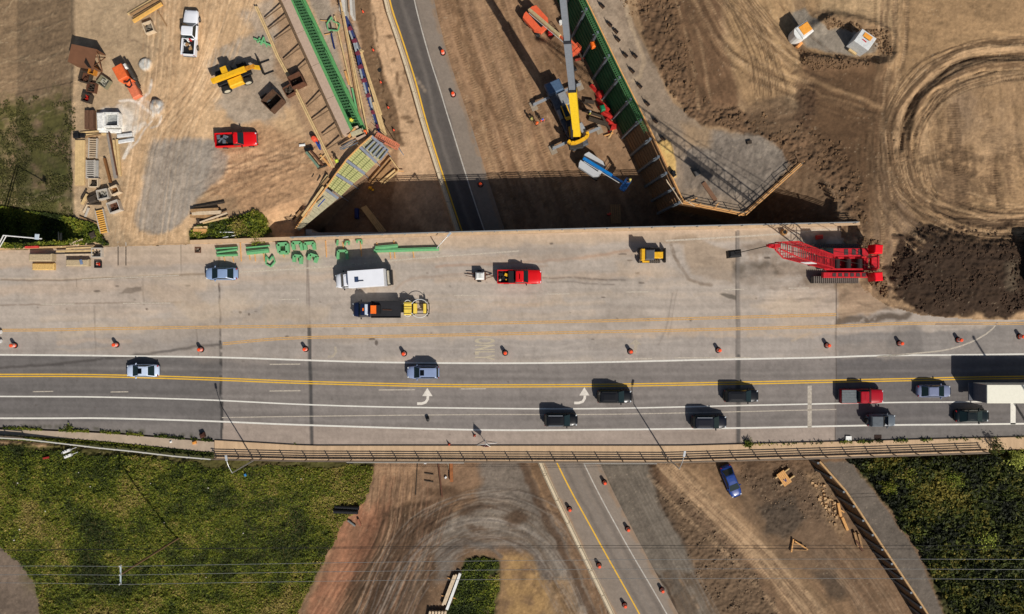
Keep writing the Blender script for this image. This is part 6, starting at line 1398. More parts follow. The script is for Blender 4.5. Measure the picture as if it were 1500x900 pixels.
# orange machine with grout pump
t = machine('grout_pump', 'orange grout pump on a trailer among the white spills', 'pump', 190, 120, -62, DK, 1)
mb = MB(); mb.box(-1.3, -.25, 1.35, 2.1, 1.5, 1.6, 0, .08); mb.build('engine_cover', ORM, t); mb = MB(); mb.box(1.5, 0, 1.05, 2.2, 1.25, .8, .0, .12); mb.build('hopper', mat('pale_orange', (220, 120, 84), .6, var=.2), t)
mb = MB(); mb.box(.2, .1, 1.25, .7, 1.1, 1.1, .4, .1); mb.build('valve_housing', ORM, t); mb = MB(); mb.box(-1.1, .85, 1.0, 2.4, .5, .7, 0, .1); mb.box(.6, .75, .7, 1.4, .3, .4); mb.build('pump_gear', mat('oily_grey', (70, 66, 60), .6, var=.4, scale=5), t)
mb = MB(); mb.box(-1.9, .75, 1.65, .7, .35, .5, 0, .1); mb.build('tank', WPL, t); mb = MB(); mb.tube([(.1, -.5, 1.9), (.4, 0, 1.95), (.2, .5, 1.9), (.9, .2, 1.6)], .09); mb.tube([(.6, -.6, 1.8), (1.1, -.2, 1.6), (.9, .3, 1.6)], .08); mb.build('hose', BLK, t)
for s in (-1, 1): wheel(t, -.4, s * .85, .35, .25)
# white fuel tanks with orange lids on the gravel pad
for (px, py, hd, lab, a) in ((1177, 45, 35, 'round-sided white tank with an orange lid at the west end of the gravel pad', 1), (1265, 60, -35, 'square white tank with a small orange panel at the east end of the gravel pad', 0)):
    t = machine('storage_tank', lab, 'tank', px, py, hd, DK, 2)
    if a:
        mb = MB(); mb.box(0, 0, 1.3, 1.9, 1.9, 2.4, 0, .1); mb.cyl((-.5, 0, .1), (-.5, 0, 2.2), 1.05, n=18); mb.build('tank_body', WPL, t); mb = MB(); mb.box(.1, .05, 2.56, 1.5, 1.35, .1, 0, .03); mb.build('lid', mat('amber_panel', (244, 164, 66), .5), t); mb = MB(); mb.box(-.9, -1.25, .6, 1.0, .45, .5, .2, .1); mb.build('pump_box', mat('amber_box', (222, 150, 84), .6), t)
    else:
        mb = MB(); mb.box(0, 0, 1.3, 2.5, 2.1, 2.4, 0, .06); mb.build('tank_body', mat('tank_grey', (212, 214, 212), .5), t); mb = MB(); mb.box(.05, .5, 2.54, 1.3, .65, .06); mb.build('panel', MATS['amber_panel'], t); mb = MB(); mb.box(.0, -.25, 2.54, .7, .14, .05, -.1); mb.build('red_mark', mat('red_decal', (196, 40, 54), .6), t); mb = MB(); mb.box(.05, .13, 2.54, .9, .06, .05); mb.build('dark_mark', BLK, t); mb = MB(); mb.box(-.1, -1.35, .5, 1.3, .3, .3); mb.build('step', TIM, t)
# soil machine at the east edge
t = machine('wheel_loader', 'dark wheel loader only partly in view at the east edge of the soil pile', 'loader', 1512, 388, 90, DK + 1.0)
mb = MB(); mb.box(-1.6, 0, 1.4, 2.6, 1.9, 1.1, 0, .12); mb.build('engine_cover', mat('loader_tan', (190, 150, 100), .6), t); mb = MB(); mb.box(.2, 0, 2.2, 1.4, 1.5, 1.7, 0, .15); mb.build('cab', GLASS, t); mb = MB(); mb.box(3.4, 0, .6, 1.0, 2.7, .9, 0, .2); [mb.beam((.8, s * .5, 1.4), (3.1, s * .5, .6), .25) for s in (-1, 1)]; mb.build('bucket', BLK, t)
for x in (-1.5, 1.6):
    for s in (-1, 1): wheel(t, x, s * 1.1, .75, .55)
# ================================================================== TRAFFIC DRUMS AND CONES
ODR = mat('drum_orange', (246, 84, 40), .6, var=.06); WST = mat('drum_white', (236, 228, 218), .5, var=.04)
def make_drum(label, cat='traffic drum'):
    t = thing('traffic_drum', label, cat, (0, 0, 0))
    mb = MB(); mb.cyl((0, 0, .1), (0, 0, .9), .30, .25, n=14); mb.cyl((0, 0, .9), (0, 0, .97), .25, .17, n=14); mb.build('barrel', ODR, t, smooth=False)
    for z, r in ((.35, .292), (.62, .275)): mb = MB(); mb.cyl((0, 0, z), (0, 0, z + .14), r + .004, r - .006, n=14, caps=False); mb.build('white_band', WST, t)
    mb = MB(); mb.cyl((0, 0, 0), (0, 0, .1), .46, .42, n=16); mb.build('rubber_base', TYRE, t)
    return t
proto = None
DR = [(22, 506, 'orange drum by the white barricade ends at the west edge'), (171, 505, 'orange drum on the closed lane north of the silver sedan'), (295, 512, 'orange drum just west of the patched deck crack'), (448, 511.5, 'orange drum standing on the dark deck joint'),
      (592, 518, 'orange drum at the nose of the silver blue suv'), (740, 517, 'orange drum beside the painted word on the closed lane'), (923, 515, 'orange drum beside the worn straight arrow'), (1052, 513, 'orange drum just west of the eastern deck joint'),
      (1211, 506, 'orange drum directly south of the red crane counterweight'), (1317, 503, 'orange drum south of the spilled soil edge'), (1403, 498, 'orange drum inside the curved white line'), (1493, 493, 'easternmost orange drum on the closed lanes')]
for i, (x, y, lab) in enumerate(DR):
    if proto is None: d = make_drum(lab); proto = d
    else: d = copy_tree(proto)
    d['label'] = lab; d['group'] = 'orange drums along the lane closure'; d.location = P(x, y, DK); d.rotation_euler = (0, 0, i)
LD = [(649, 78.5, 'northernmost drum by the white line of the lower road'), (664, 139.5, 'drum by the lower road, level with the mobile crane mast'), (704, 271, 'drum in the shade of the overpass on the lower road'),
      (885, 706, 'drum on the right shoulder nearest the bridge, south side'), (834, 745, 'drum between barrier and yellow line nearest the bridge'), (919, 774, 'drum on the right shoulder, second below the bridge'), (877, 827, 'drum between barrier and yellow line, second below the bridge'),
      (969, 863, 'drum on the right shoulder close to the bottom edge'), (914.5, 885, 'dull drum on the yellow line near the bottom edge')]
for i, (x, y, lab) in enumerate(LD):
    d = copy_tree(proto); d['label'] = lab; d['group'] = 'orange drums along the lower road'; p = P(x, y, 0); d.location = (p.x, p.y, .17)
cp = None
CN = [(532, 18, 'small cone at the top of the trench edge'), (547, 74, 'small cone beside the pit stain by the trench'), (558, 121, 'small cone near the round drain cover'), (569, 158, 'faded pink cone lying beside the trench'), (577, 191, 'small cone at the foot of the trench near the orange stair'),
      (658, 651, 'small red cone by the kerb, west of the sign stand'), (695, 638, 'small red cone nearest the sign stand')]
for i, (x, y, lab) in enumerate(CN):
    if cp is None:
        cp = thing('traffic_cone', lab, 'traffic cone', (0, 0, 0)); mb = MB(); mb.cyl((0, 0, .04), (0, 0, .7), .17, .04, n=12); mb.build('cone', mat('cone_orange', (236, 96, 66), .6), cp); mb = MB(); mb.box(0, 0, .02, .4, .4, .04); mb.build('base', BLK, cp); c = cp
    else: c = copy_tree(cp)
    c['label'] = lab; c['group'] = 'small cones'; c.location = G(x, y) if y < 400 else P(x, y)
# round drain cover
mb = MB(); mb.cyl((0, 0, 0), (0, 0, .12), .32, n=16); p = G(556, 103); solo('tyre', mb, TYRE, 'grey tyre lying on the tan ground east of the trench', 'tyre', loc=p)

# ================================================================== LAMPS, POLES, WIRES
def lamp(label, base, toppx, headpx, h, zb=DK, armz=1.0):
    t = thing('street_lamp', label, 'street lamp', base)
    A = Vector(base); B = Vector((base[0], base[1], base[2] + h)); Hd = P(headpx[0], headpx[1], B.z + armz)
    mb = MB(); mb.cyl(A, B, .11, .07, n=10); mb.build('pole', GALV, t, world=True)
    mb = MB(); n = 8; prev = B
    for k in range(1, n + 1):
        u = k / n; q = B.lerp(Hd, u); q.z = B.z + armz * math.sin(u * math.pi / 2); mb.cyl(prev, q, .05, n=8); prev = q
    mb.build('arm', GALV, t, world=True)
    mb = MB(); d = (Hd - B); d.z = 0; d.normalize(); mb.beam(Hd - d * .1, Hd + d * .65, .28, .14); mb.build('lamp_head', mat('lamp_head_grey', (198, 202, 206), .4, .3), t, world=True)
    return t
lamp('street lamp over the south railing above the green field', P(373, 673.5, DK), None, (332, 674), 8.0)
lamp('street lamp over the south railing above the tan dirt', P(975.5, 668, DK), None, (1002, 668), 8.0)
lamp('short street lamp on the north railing above the lower road barrier', P(642, 366 - 1, DK), None, (656, 346), 1.9, armz=.4)
t = thing('light_mast', 'white light mast leaning in over the dark weeds at the west edge', 'light mast', P(-14, 372, DK))
mb = MB(); A = P(-14, 372, DK); B = P(4, 345, DK + 4.5) ; B = Vector((A.x + .3, A.y + .9, DK + 7)); B = P(5, 345, DK + 7); mb.cyl(P(-6, 366, DK + .2), B, .08, n=8); mb.cyl(P(-2, 365, DK + .2), P(9, 346, DK + 7), .07, n=8); mb.build('strut', WPL, t, world=True)
mb = MB(); mb.cyl(B, P(61, 350, DK + 7.2), .08, n=8); mb.build('arm', WPL, t, world=True); mb = MB(); p = P(54, 347, DK + 7.4); mb.box(p.x, p.y, p.z, .55, .75, .15, -.1, .04); mb.build('lamp_head', mat('pale_blue_head', (188, 200, 210), .4), t, world=True)
t = thing('utility_pole', 'brown wooden utility pole with a pale crossarm in the green field', 'utility pole', G(262, 788))
b = G(262, 788); tp_ = P(178, 841, b.z + 14.6); tp_.x = b.x + (tp_.x - b.x) ; mb = MB(); mb.cyl(b - Vector((0, 0, .3)), tp_, .17, .12, n=10); mb.build('pole', mat('pole_timber', (120, 96, 66), .9, var=.3), t, world=True)
mb = MB(); mb.beam(tp_ + Vector((-.05, 1.2, .1)), tp_ + Vector((-.05, -1.3, .1)), .14, .14); mb.build('crossarm', mat('pale_crossarm', (176, 190, 196), .6), t, world=True)
zt = tp_.z + .1; ins = [tp_ + Vector((-.05, 1.1, .1)), tp_ + Vector((-.05, 0, .1)), tp_ + Vector((-.05, -1.2, .1))]
for v in ins: mb = MB(); mb.cyl(v, v + Vector((0, 0, .3)), .09, n=8); mb.build('insulator', WPL, t, world=True)
WIRE = mat('aluminium_wire', (170, 172, 170), .5, .5, var=.05); WD = mat('dark_cable', (40, 40, 40), .8)
for k, (v, ye, yl) in enumerate(zip(ins, (820, 835, 849.5), (829, 842, 853))):
    mb = MB(); S = v + Vector((0, 0, .3)); E = P(1560, ye, zt); E = P(1560, ye, zt + .0); W0 = P(-60, yl + 1, zt)
    for X0, X1 in ((W0, S), (S, E)):
        prev = X0; n = 28
        for i in range(1, n + 1):
            u = i / n; q = X0.lerp(X1, u); q.z -= (X1 - X0).length * .018 * 4 * u * (1 - u) * .5; mb.cyl(prev, q, .026, n=4, caps=False); prev = q
    solo('power_line', mb, WIRE, ('thin pale power line nearest the overpass', 'thin pale power line, the middle one of the three on the crossarm', 'thin pale power line nearest the bottom edge')[k], 'power line', 'power lines south of the overpass')
for k, (ys0, ym_, ye, r_) in enumerate(((806, 803, 806, .03), (808, 800, 800, .03))):
    mb = MB(); prev = P(-60, ys0, 12)
    for i in range(1, 31):
        u = i / 30; x = -60 + 1640 * u; y = ys0 + (ye - ys0) * u + (ym_ - (ys0 + ye) / 2) * 4 * u * (1 - u); q = P(x, y, 12 - 2 * 4 * u * (1 - u)); mb.cyl(prev, q, r_, n=4, caps=False); prev = q
    solo('telephone_cable', mb, WD, ('dark cable hung lower than the power lines', 'dark cable sagging beside the other low cable')[k], 'cable', 'low cables south of the overpass')
# tall pole just past the frame whose shadow crosses the trailer
t = thing('utility_pole', 'tall timber pole beside the south railing past the east edge', 'utility pole', P(1530, 672, DK - 1)); b = P(1530, 672, DK - 1); mb = MB(); mb.cyl(b, b + Vector((0, 0, 20)), .2, .13, n=10); mb.build('pole', MATS['pole_timber'], t, world=True); mb = MB(); mb.box(b.x, b.y, b.z + 19.9, .3, .3, .3); mb.build('pole_cap', MATS['pale_crossarm'], t, world=True)
# sign stand, signal heads, board, grate
t = thing('folding_sign_stand', 'white-legged sign stand with an orange panel on the kerb', 'sign stand', P(712, 650))
for a in (.15, 1.75, 3.5, 5.3): mb = MB(); mb.beam((0, 0, .45), (math.cos(a) * 1.6 * (.5 if a in (1.75,) else 1), math.sin(a) * .7, .03), .05, .04); mb.build('leg', WPL, t)
mb = MB(); mb.beam((0, 0, .4), (-.1, .15, 3.1), .05); mb.build('mast', WPL, t); mb = MB(); mb.hexa([(-.12, .02, 1.2), (-.1, .06, 1.2), (.55, -.05, 2.0), (.52, -.1, 2.0)], [(-.12, .1, 2.9), (-.1, .14, 2.9), (-.02, .14, 2.9), (-.02, .1, 2.9)]); mb.hexa([(-.12, .02, 1.2), (-.1, .06, 1.2), (-.7, .1, 2.0), (-.72, .06, 2.0)], [(-.12, .1, 2.9), (-.1, .14, 2.9), (-.14, .14, 2.9), (-.16, .1, 2.9)]); mb.build('sign_panel', mat('sign_maroon', (120, 40, 48), .6), t)
mb = MB(); mb.box(0, 0, .15, .8, .65, .05, .0); mb.box(.02, .03, .19, .84, .67, .03, .05); solo('white_board', mb, mat('board_paper', (238, 238, 232), .6), 'white board lying by the kerb near the drain grate', 'board', loc=P(1242, 642.5), rz=-.1)
mb = MB(); mb.box(0, 0, .0, 1.05, .75, .03)
for k in range(7): mb.box(-.45 + k * .15, 0, .02, .05, .7, .03)
solo('drain_grate', mb, mat('grate_iron', (58, 42, 36), .8, .3), 'rusty drain grate in the shoulder below the grey off-road car', 'drain grate', loc=P(1286, 641, DK + .02))
mb = MB(); mb.loft([ringy(x, w, 0, h, .8) for x, w, h in ((-.45, .05, .1), (-.3, .16, .4), (0, .18, .55), (.25, .12, .4), (.4, .05, .2))]); mb.v = [(v[1], v[0], max(0, v[2])) for v in mb.v]
mb.v = [(a * 1.3, b, c) for a, b, c in mb.v]; solo('sandbag', mb, BLK, 'black sandbag dropped in the outer lane west of the cones', 'sandbag', loc=P(627, 613))
mb = MB(); [mb.cyl((0, y, .3), (1.1, y, .3), .27, n=14) for y in (0, -1.35)]; mb.box(.2, -.7, .12, .15, 1.9, .12); solo('barricade', mb, WPL, 'white tube-ended barricade cut off by the west edge', 'barricade', loc=P(-7, 486.5))
t = thing('traffic_signal', 'pair of white traffic signal heads hung over the green field', 'traffic signal', P(95, 666, 10)); z = 10.0
for k, (x, y) in enumerate(((93, 663), (95, 670))):
    p = P(x, y, z); mb = MB(); mb.beam(p, p + Vector((1.0, .38, 0)), .38, .34); mb.cyl(p + Vector((.2, .05, .18)), p + Vector((.2, .05, .3)), .12); mb.cyl(p + Vector((.55, .18, .18)), p + Vector((.55, .18, .3)), .12); mb.build('signal_head', WPL, t, world=True)
    mb = MB(); mb.beam(p + Vector((1, .38, 0)), p + Vector((1.9, .75, 0)), .05); mb.build('signal_arm', WPL, t, world=True)
p = P(92, 666, z); mb = MB(); mb.cyl(p + Vector((-.1, .3, .1)), P(95, 676, 3), .07); mb.build('post', GALV, t, world=True)
mb = MB(); mb.box(0, 0, .1, .9, .3, .15, .2, .04); solo('red_scrap', mb, mat('scrap_red', (150, 40, 34), .6), 'small red scrap in the weeds by the signal heads', 'scrap', loc=G(70, 670, .3))

# ================================================================== PROPS ON THE CLOSED LANES
FG = mat('form_green', (112, 178, 122), .6, var=.1)
def gbeam(x0, y0, x1, y1, w, lab):
    A, B = P(x0, y0, DK + .25), P(x1, y1, DK + .25); mb = MB(); mb.beam(A, B, w, .4); mb.beam(A + Vector((0, 0, .23)), B + Vector((0, 0, .23)), w * .35, .07); solo('green_form_beam', mb, FG, lab, 'form beam', 'green steel beams laid on the closed lanes')
for a in ((316, 364.5, 348, 362.5, .22, 'thin green beam against the parapet, west of the blue sedan shadow'), (318, 370, 348, 365.8, .28, 'slanted green beam in the middle of the western three'), (318, 374.5, 348, 373.5, .32, 'green beam closest to the slate blue sedan'),
          (361, 363, 395, 360, .22, 'thin green beam against the parapet by the hexagon frame'), (362, 371, 394, 367.5, .55, 'broad green beam beside the hexagon frame'), (550, 363.5, 583, 360.5, .5, 'short green beam lying on the long one'), (548, 367.8, 643, 365, .5, 'very long green beam ending at the short street lamp')):
    gbeam(*a)
sk = 0
for (x, y0, y1) in ((328, 377, 383), (341, 377, 384), (352, 356, 383), (365, 372, 381), (373, 372, 383), (386, 372, 383), (415, 373, 377), (477, 353, 377), (502, 355, 366), (528, 354, 376), (552, 356, 366), (571, 368, 379), (577, 353, 379), (605, 368, 378)):
    mb = MB(); mb.beam(P(x, y0, DK + .06), P(x + 1.5, y1, DK + .06), .13, .11); solo('timber_skid', mb, CAP, 'thin timber skid under or beside the green forms', 'timber', 'thin timber skids on the closed lanes')
def gframe(cx, cy, pts, lab, w=.42, h=.6, closed=False):
    t = thing('steel_form', lab, 'form frame', P(cx, cy, DK), 0, 'green steel form frames'); n = len(pts)
    for i in range(n if closed else n - 1):
        a, b = pts[i], pts[(i + 1) % n]; A = P(cx + a[0], cy + a[1], DK + h / 2 + .05); B = P(cx + b[0], cy + b[1], DK + h / 2 + .05); A.z = B.z = DK + h / 2 + .08
        mb = MB(); mb.beam(A, B, w, h); mb.build('form_side', FG, t, world=True)
gframe(414, 364.5, [(-6, -6), (7, -7), (8, 6), (-4, 6)], 'square green form frame by the parapet', .48, .7, True)
gframe(436, 361, [(-5, 5), (-6.5, -5), (5, -5), (7, 6)], 'upper left of the four open green frames', .42, .55)
gframe(453, 361, [(-4.5, 5), (-6, -4), (7, -5), (8, 5)], 'upper right of the four open green frames', .42, .55)
gframe(436, 379, [(-5, 5), (-4, -4), (6, -3), (5, 8)], 'lower left of the four open green frames', .42, .6)
gframe(457, 377, [(-5, 4), (-2, -4), (8, -1), (5, 8)], 'lower right of the four open green frames', .42, .6)
gframe(395, 380, [(-5, -5), (-5, 7), (2, 11), (8, 4), (5, -5), (0, 2)], 'thin open green hexagon frame on the closed lanes', .16, .3, True)
gframe(502, 372, [(-7, 8), (-6, -4), (6, -4), (7, 8)], 'green frame in the shade of the white box truck', .35, .5)
gframe(495, 357, [(-1, 3), (0, -5)], 'short green piece by the parapet, west of the truck shade', .2, .5); gframe(507, 357, [(-2, 3), (0, -3), (5, -3), (4, 2)], 'small green bracket by the parapet in the truck shade', .16, .4); gframe(527, 355, [(-4, 1), (-4, -3), (3, -3), (3, 3)], 'small green bracket with a white tip by the parapet', .16, .4)
def bale(cx, cy, w, d, h, lab, m):
    mb = MB(); mb.box(0, 0, h / 2, w, d, h, 0, .12); solo('straw_bale_stack', mb, m, lab, 'straw bales', 'straw bale stacks', loc=P(cx, cy))
STR = mat('straw', (180, 160, 128), .95, var=.3, scale=5, streak=(1, 3, 1), bump=.4); STR2 = mat('straw_yellow', (204, 168, 104), .95, var=.35, scale=6, bump=.4)
bale(66, 378, 3.3, 1.1, 1.1, 'grey straw bale stack against the timber kerb', STR); bale(66, 391, 3.2, 1.0, .5, 'yellow straw bale row at the foot of the grey stack', STR2); bale(117, 385.5, 3.3, 1.0, .7, 'straw bale row with a blue wrapper beside the junk bin', STR)
mb = MB(); mb.box(0, 0, .04, .4, .7, .08, .3, .02); solo('wrapper', mb, mat('wrapper_blue', (110, 128, 158), .5), 'blue wrapper on top of the eastern straw bales', 'wrapper', loc=P(119, 384, DK + .72))
def ladder(cx, cy, L, W, rz, n, m, lab, rm=None, h=.35, z=None):
    t = thing('form_panel_rack', lab, 'form panel', G(cx, cy) if z is None else P(cx, cy, z), R(rz)); rm = rm or m
    for s in (-1, 1): mb = MB(); mb.beam((-L / 2, s * W / 2, h / 2 + .05), (L / 2, s * W / 2, h / 2 + .05), .12, h); mb.build('side_rail', m, t)
    for k in range(n): mb = MB(); mb.box(-L / 2 + (k + .5) * L / n, 0, h * .5 + .05, L / n * .5, W, h * .7); mb.build('rung', rm, t)
    return t
PG = mat('pale_grey_metal', (196, 188, 176), .5, .2, var=.12)
ladder(181, 372, 3.5, 1.15, 90, 11, PG, 'pale grey ladder-like form panel alone on the closed lane'); ladder(151, 325, 3.5, 1.15, 103, 11, PG, 'form panel with yellow rungs standing among the yard junk', mat('amber_rung', (226, 172, 84), .6))
ladder(138, 218, 2.9, 1.15, 88, 9, PG, 'upper grey form panel in the timber yard', mat('rung_tan', (190, 168, 140), .6)); ladder(135.5, 249, 2.7, 1.2, 90, 9, PG, 'lower grey form panel beside a solid grey sheet', h=.5)
mb = MB(); mb.box(0, 0, .2, .7, 2.6, .25, 0, .03); solo('grey_sheet', mb, mat('sheet_grey', (176, 172, 164), .5, .3), 'solid grey sheet against the lower grey form panel', 'sheet', loc=G(142.5, 249, .05))
def crate(cx, cy, w, d, h, rz, lab, m, inner, name='open_crate'):
    t = thing(name, lab, 'crate', G(cx, cy), R(rz))
    mb = MB(); [mb.box(s * (w / 2 - .06), 0, h / 2, .12, d, h) for s in (-1, 1)]; [mb.box(0, s * (d / 2 - .06), h / 2, w - .25, .12, h) for s in (-1, 1)]; mb.build('frame', m, t)
    mb = MB(); mb.box(0, 0, .08, w - .26, d - .26, .12); rs = random.Random(int(cx * 7 + cy)); [mb.box(rs.uniform(-.3, .3) * w, rs.uniform(-.3, .3) * d, .3, rs.uniform(.15, .5), .12, .4, rs.uniform(0, 3)) for _ in range(6)]; mb.build('contents', inner, t); return t
CW2 = mat('crate_wood', (206, 184, 154), .8, var=.2); DKJ = mat('dark_junk', (64, 54, 44), .8, var=.5, scale=5)
crate(221, 43, 1.4, 1.6, .8, 20, 'pale open crate of grey parts below the stacked beams', CW2, mat('grey_junk', (120, 112, 100), .8, var=.4, scale=6)); crate(140.5, 269, 1.4, 1.3, .7, 0, 'small pale crate below the grey form panels', CW2, DKJ); crate(155, 286, 1.6, 1.4, .9, 12, 'crate of coiled wire in the yard junk', PG, mat('coil_grey', (150, 146, 136), .7, var=.4, scale=7))
crate(172, 280, 1.3, 1.2, .9, 25, 'wooden crate with an amber panel east of the wire crate', CW2, mat('amber_junk', (150, 104, 56), .7, var=.5)); crate(171, 304, 1.7, 1.6, .9, 20, 'crate holding rusty brown plates below the amber crate', PG, RUST); crate(147, 371, 1.5, 1.4, 1.0, 0, 'crate of planks at the kerb of the closed lane', PG, DKJ)
crate(292, 367, .9, .8, .5, 0, 'small rust-framed bin near the parapet end', RUST, DKJ); crate(147, 388, 1.0, 1.0, .7, 0, 'black bin with bright orange gear on the closed lane', BLK, mat('hot_orange', (240, 70, 40), .6)); crate(155, 122, 1.6, 1.4, .7, -35, 'grey-green engine crate west of the grout pump', mat('olive_frame', (128, 122, 98), .7), mat('engine_parts', (170, 166, 150), .6, var=.5, scale=8))
crate(139, 105, .9, 1.3, .8, -15, 'amber tray on the rusty heap', mat('amber_tray', (190, 124, 44), .6), RUST); crate(131, 146, 1.2, 1.2, .9, -15, 'bin of red and white gear by the plank mat', DKJ, mat('gear_red2', (186, 44, 34), .6, var=.6, scale=8)); crate(128, 115, 1.6, 1.6, .7, -15, 'dark rusty scrap tray west of the amber tray', DKJ, RUST); crate(137, 130, 1.3, 1.4, .6, -10, 'brown scrap tray above the red gear bin', RUST, DKJ)
mb = MB(); mb.box(0, 0, .2, .4, 1.6, .3); solo('rusty_plate', mb, mat('rust_plate', (150, 96, 60), .8, var=.2), 'narrow rusty plate beside the black bin', 'plate', loc=G(152.5, 386))
# big rusty trench box
t = thing('trench_box', 'large brown steel trench box standing on the plank mat', 'trench box', P(135, 90, DK), R(-12)); RB = mat('rust_brown', (120, 82, 58), .8, .1, var=.15, scale=.8)
mb = MB(); mb.box(0, 0, 2.25, 3.7, 2.6, .12); mb.build('top_plate', RB, t); mb = MB(); mb.box(0, -1.25, 1.15, 3.6, .12, 2.2); mb.build('side_plate', RB, t); mb = MB(); mb.box(0, 1.25, 1.15, 3.6, .12, 2.2); mb.build('side_plate', RB, t)
mb = MB(); mb.prism([(.6, -.2), (1.7, -1.5), (1.2, -1.5), (.5, -.9)], 2.33, 2.36); mb.build('opening', mat('opening_dark', (30, 22, 18), .9), t); mb = MB(); mb.beam((1.85, -1.2, .1), (1.85, .9, 2.3), .1); mb.beam((1.85, .9, .1), (1.85, -1.2, 2.3), .1); mb.build('cross_brace', RB, t)
# wrapped container
t = thing('mixing_tub', 'white splattered mixing tub wrapped in plastic beside the grout spills', 'tub', G(169, 178), 0)
SW = mat('splatter_white', (222, 220, 214), .7, var=.3, scale=3)
mb = MB(); [mb.box(0, s * .95, .5, 2.0, .2, 1.0) for s in (-1, 1)]; [mb.box(s * .95, 0, .5, .2, 1.8, 1.0) for s in (-1, 1)]; mb.build('tub_wall', SW, t); mb = MB(); mb.box(0, 0, .25, 1.8, 1.8, .3); mb.build('tub_floor', mat('slurry', (150, 152, 150), .5, var=.4, scale=3), t)
mb = MB(); mb.box(-1.75, -.1, .4, 1.2, 2.6, .8, .05, .2); mb.build('plastic_wrap', SW, t); mb = MB(); mb.box(-.6, -1.45, .25, 3.2, .6, .5, -.05, .15); mb.build('plastic_wrap', SW, t); mb = MB(); mb.box(.1, -.75, .85, 1.4, .3, .1, .1); mb.build('tool', BLK, t)
mb = MB(); [mb.box(-.7 + k * .35, 0, .35, .3, 2.7, .5 + (k % 2) * .2) for k in range(4)]; solo('rusty_sheet_bundle', mb, mat('corrugated_rust', (104, 74, 56), .8, .1, var=.25), 'rusty corrugated sheets standing west of the mixing tub', 'sheet metal', loc=G(136, 177))
mb = MB(); mb.box(0, 0, .25, 2.2, .5, .35, .12, .08); mb.box(.2, -.8, .22, 2.3, .5, .3, .16, .08); solo('plastic_pipe_pair', mb, mat('pale_pipe', (206, 206, 204), .5), 'two pale splattered boards below the mixing tub', 'boards', loc=G(184, 199))
# timber stacks in the yard
stack('pale boards laid north to south along the grass edge', [(113 + k * 3.6, 206, 112.5 + k * 3.6, 272, .12) for k in range(4)], TIM, w=.34, h=.2, cat='timber stack')
stack('long yellow and brown beams at the top edge of the yard', [(188, 22, 232, -4, .15, .25, .25, TIM), (193, 24, 238, -2, .4, .2, .3, TIM2), (197, 28, 238, 4, .2, .3, .3, TIM2), (198, 34, 240, 8, .5, .4, .35, mat('yellow_beam', (222, 172, 92), .8, var=.15)), (232, 17, 245, 39, .1, .14, .12, TIM2)], cat='timber stack')
stack('dark planks crossing below the mixing tub', [(119, 195, 155, 192, .15), (122, 199, 158, 197, .15, .3, .15, TIM), (126, 202, 150, 198, .3, .2, .1, TIM2)], cat='timber stack')
stack('long grey and brown beams leaning east of the form panels', [(161, 197, 172, 262, .35, .5, .3, mat('grey_beam', (142, 132, 122), .8)), (163, 195, 175, 258, .55, .14, .25, RUST), (168, 206, 174, 255, .2, .3, .3, TIM), (173, 205, 177.5, 258, .2, .3, .3, TIM), (155, 233, 164, 268, .3, .3, .4, mat('brown_beam', (128, 86, 48), .8))], cat='timber stack')
stack('jumbled planks and scrap west of the yellow-runged panel', [(122, 300, 130, 285, .3, .3, .3), (124, 312, 133, 295, .2, .3, .2, CW2), (127, 318, 132, 305, .3, .2, .3, PG), (118, 318, 143, 328, .2, .18, .2, TIM2), (138, 337, 154, 350, .3, .2, .2, DKJ), (133, 292, 145, 282, .4, .15, .2, DKJ), (130, 300, 150, 300, .3, .15, .2, DKJ), (128, 278, 120, 292, .2, .15, .2, DKJ)], cat='scrap timber')
mb = MB(); mb.box(0, 0, .4, 1.2, 1.0, .8, .4, .15); mb.box(.7, .6, .3, .8, .6, .6, .2, .1); solo('tarp_heap', mb, DKJ, 'black heap of tarps among the yard scrap', 'tarp', loc=G(138, 293)); mb = MB(); mb.box(0, 0, .4, .8, .9, .8, .4, .15); solo('tarp_heap', mb, DKJ, 'small black heap below the yellow-runged panel', 'tarp', loc=G(139, 345))
mb = MB(); mb.box(-.4, 0, .3, .8, .7, .6, .1, .1); mb.box(.5, .05, .25, .8, .6, .5, -.1, .1); solo('black_bag_pair', mb, BLK, 'black bags at the top of the pale board stack', 'bags', loc=G(118, 200))
stack('loose poles lying in the weeds beside the west kerb', [(88, 340, 88.5, 362, .3, .16, .16), (92, 341, 92, 362, .35, .16, .16), (105, 358, 124, 351, .4, .2, .15), (106, 361, 124, 355, .3, .25, .15), (108, 367, 118, 358, .4, .2, .15), (127, 362, 131, 350, .3, .12, .12)], CW2, cat='scrap timber')
stack('long boards lying on the lane edge beside the straw bales', [(86, 369, 140, 368, .5, .25, .15, TIM), (98, 374, 139, 373.5, .4, .2, .2, CW2), (100, 365, 140, 363, .45, .25, .15, TIM), (80, 372, 140, 371, .35, .15, .2, BLK)], cat='timber', z=DK)
stack('big pile of weathered boards by the weeds in the middle yard', [(282, 310, 322, 308, .5, .5, .3, TIM2), (284, 314, 326, 312, .5, .5, .3, CW2), (281, 317, 318, 319, .4, .5, .3, TIM2), (296, 327, 336, 313, .7, .2, .2, CW2), (300, 328, 337, 319, .6, .2, .2, TIM), (285, 305, 330, 297, .3, .25, .2, DKJ), (290, 323, 312, 329, .3, .5, .3, DKJ)], cat='timber stack')
stack('short stack of orange boards at the south tip of the board pile', [(286, 335, 306, 334, .4, .4, .25), (286, 338, 305, 338, .5, .4, .25, CAP), (289, 342, 303, 341, .3, .3, .2, CAP), (290, 341, 290, 352, .2, .15, .15, TIM)], cat='timber stack')
stack('two white poles lying in the scrub by the parapet', [(324, 341, 350, 341, .4, .1, .1, WPL), (328, 349, 348, 345, .4, .1, .1, WPL), (352, 349, 363, 348, .3, .25, .1, CAP)], cat='poles')
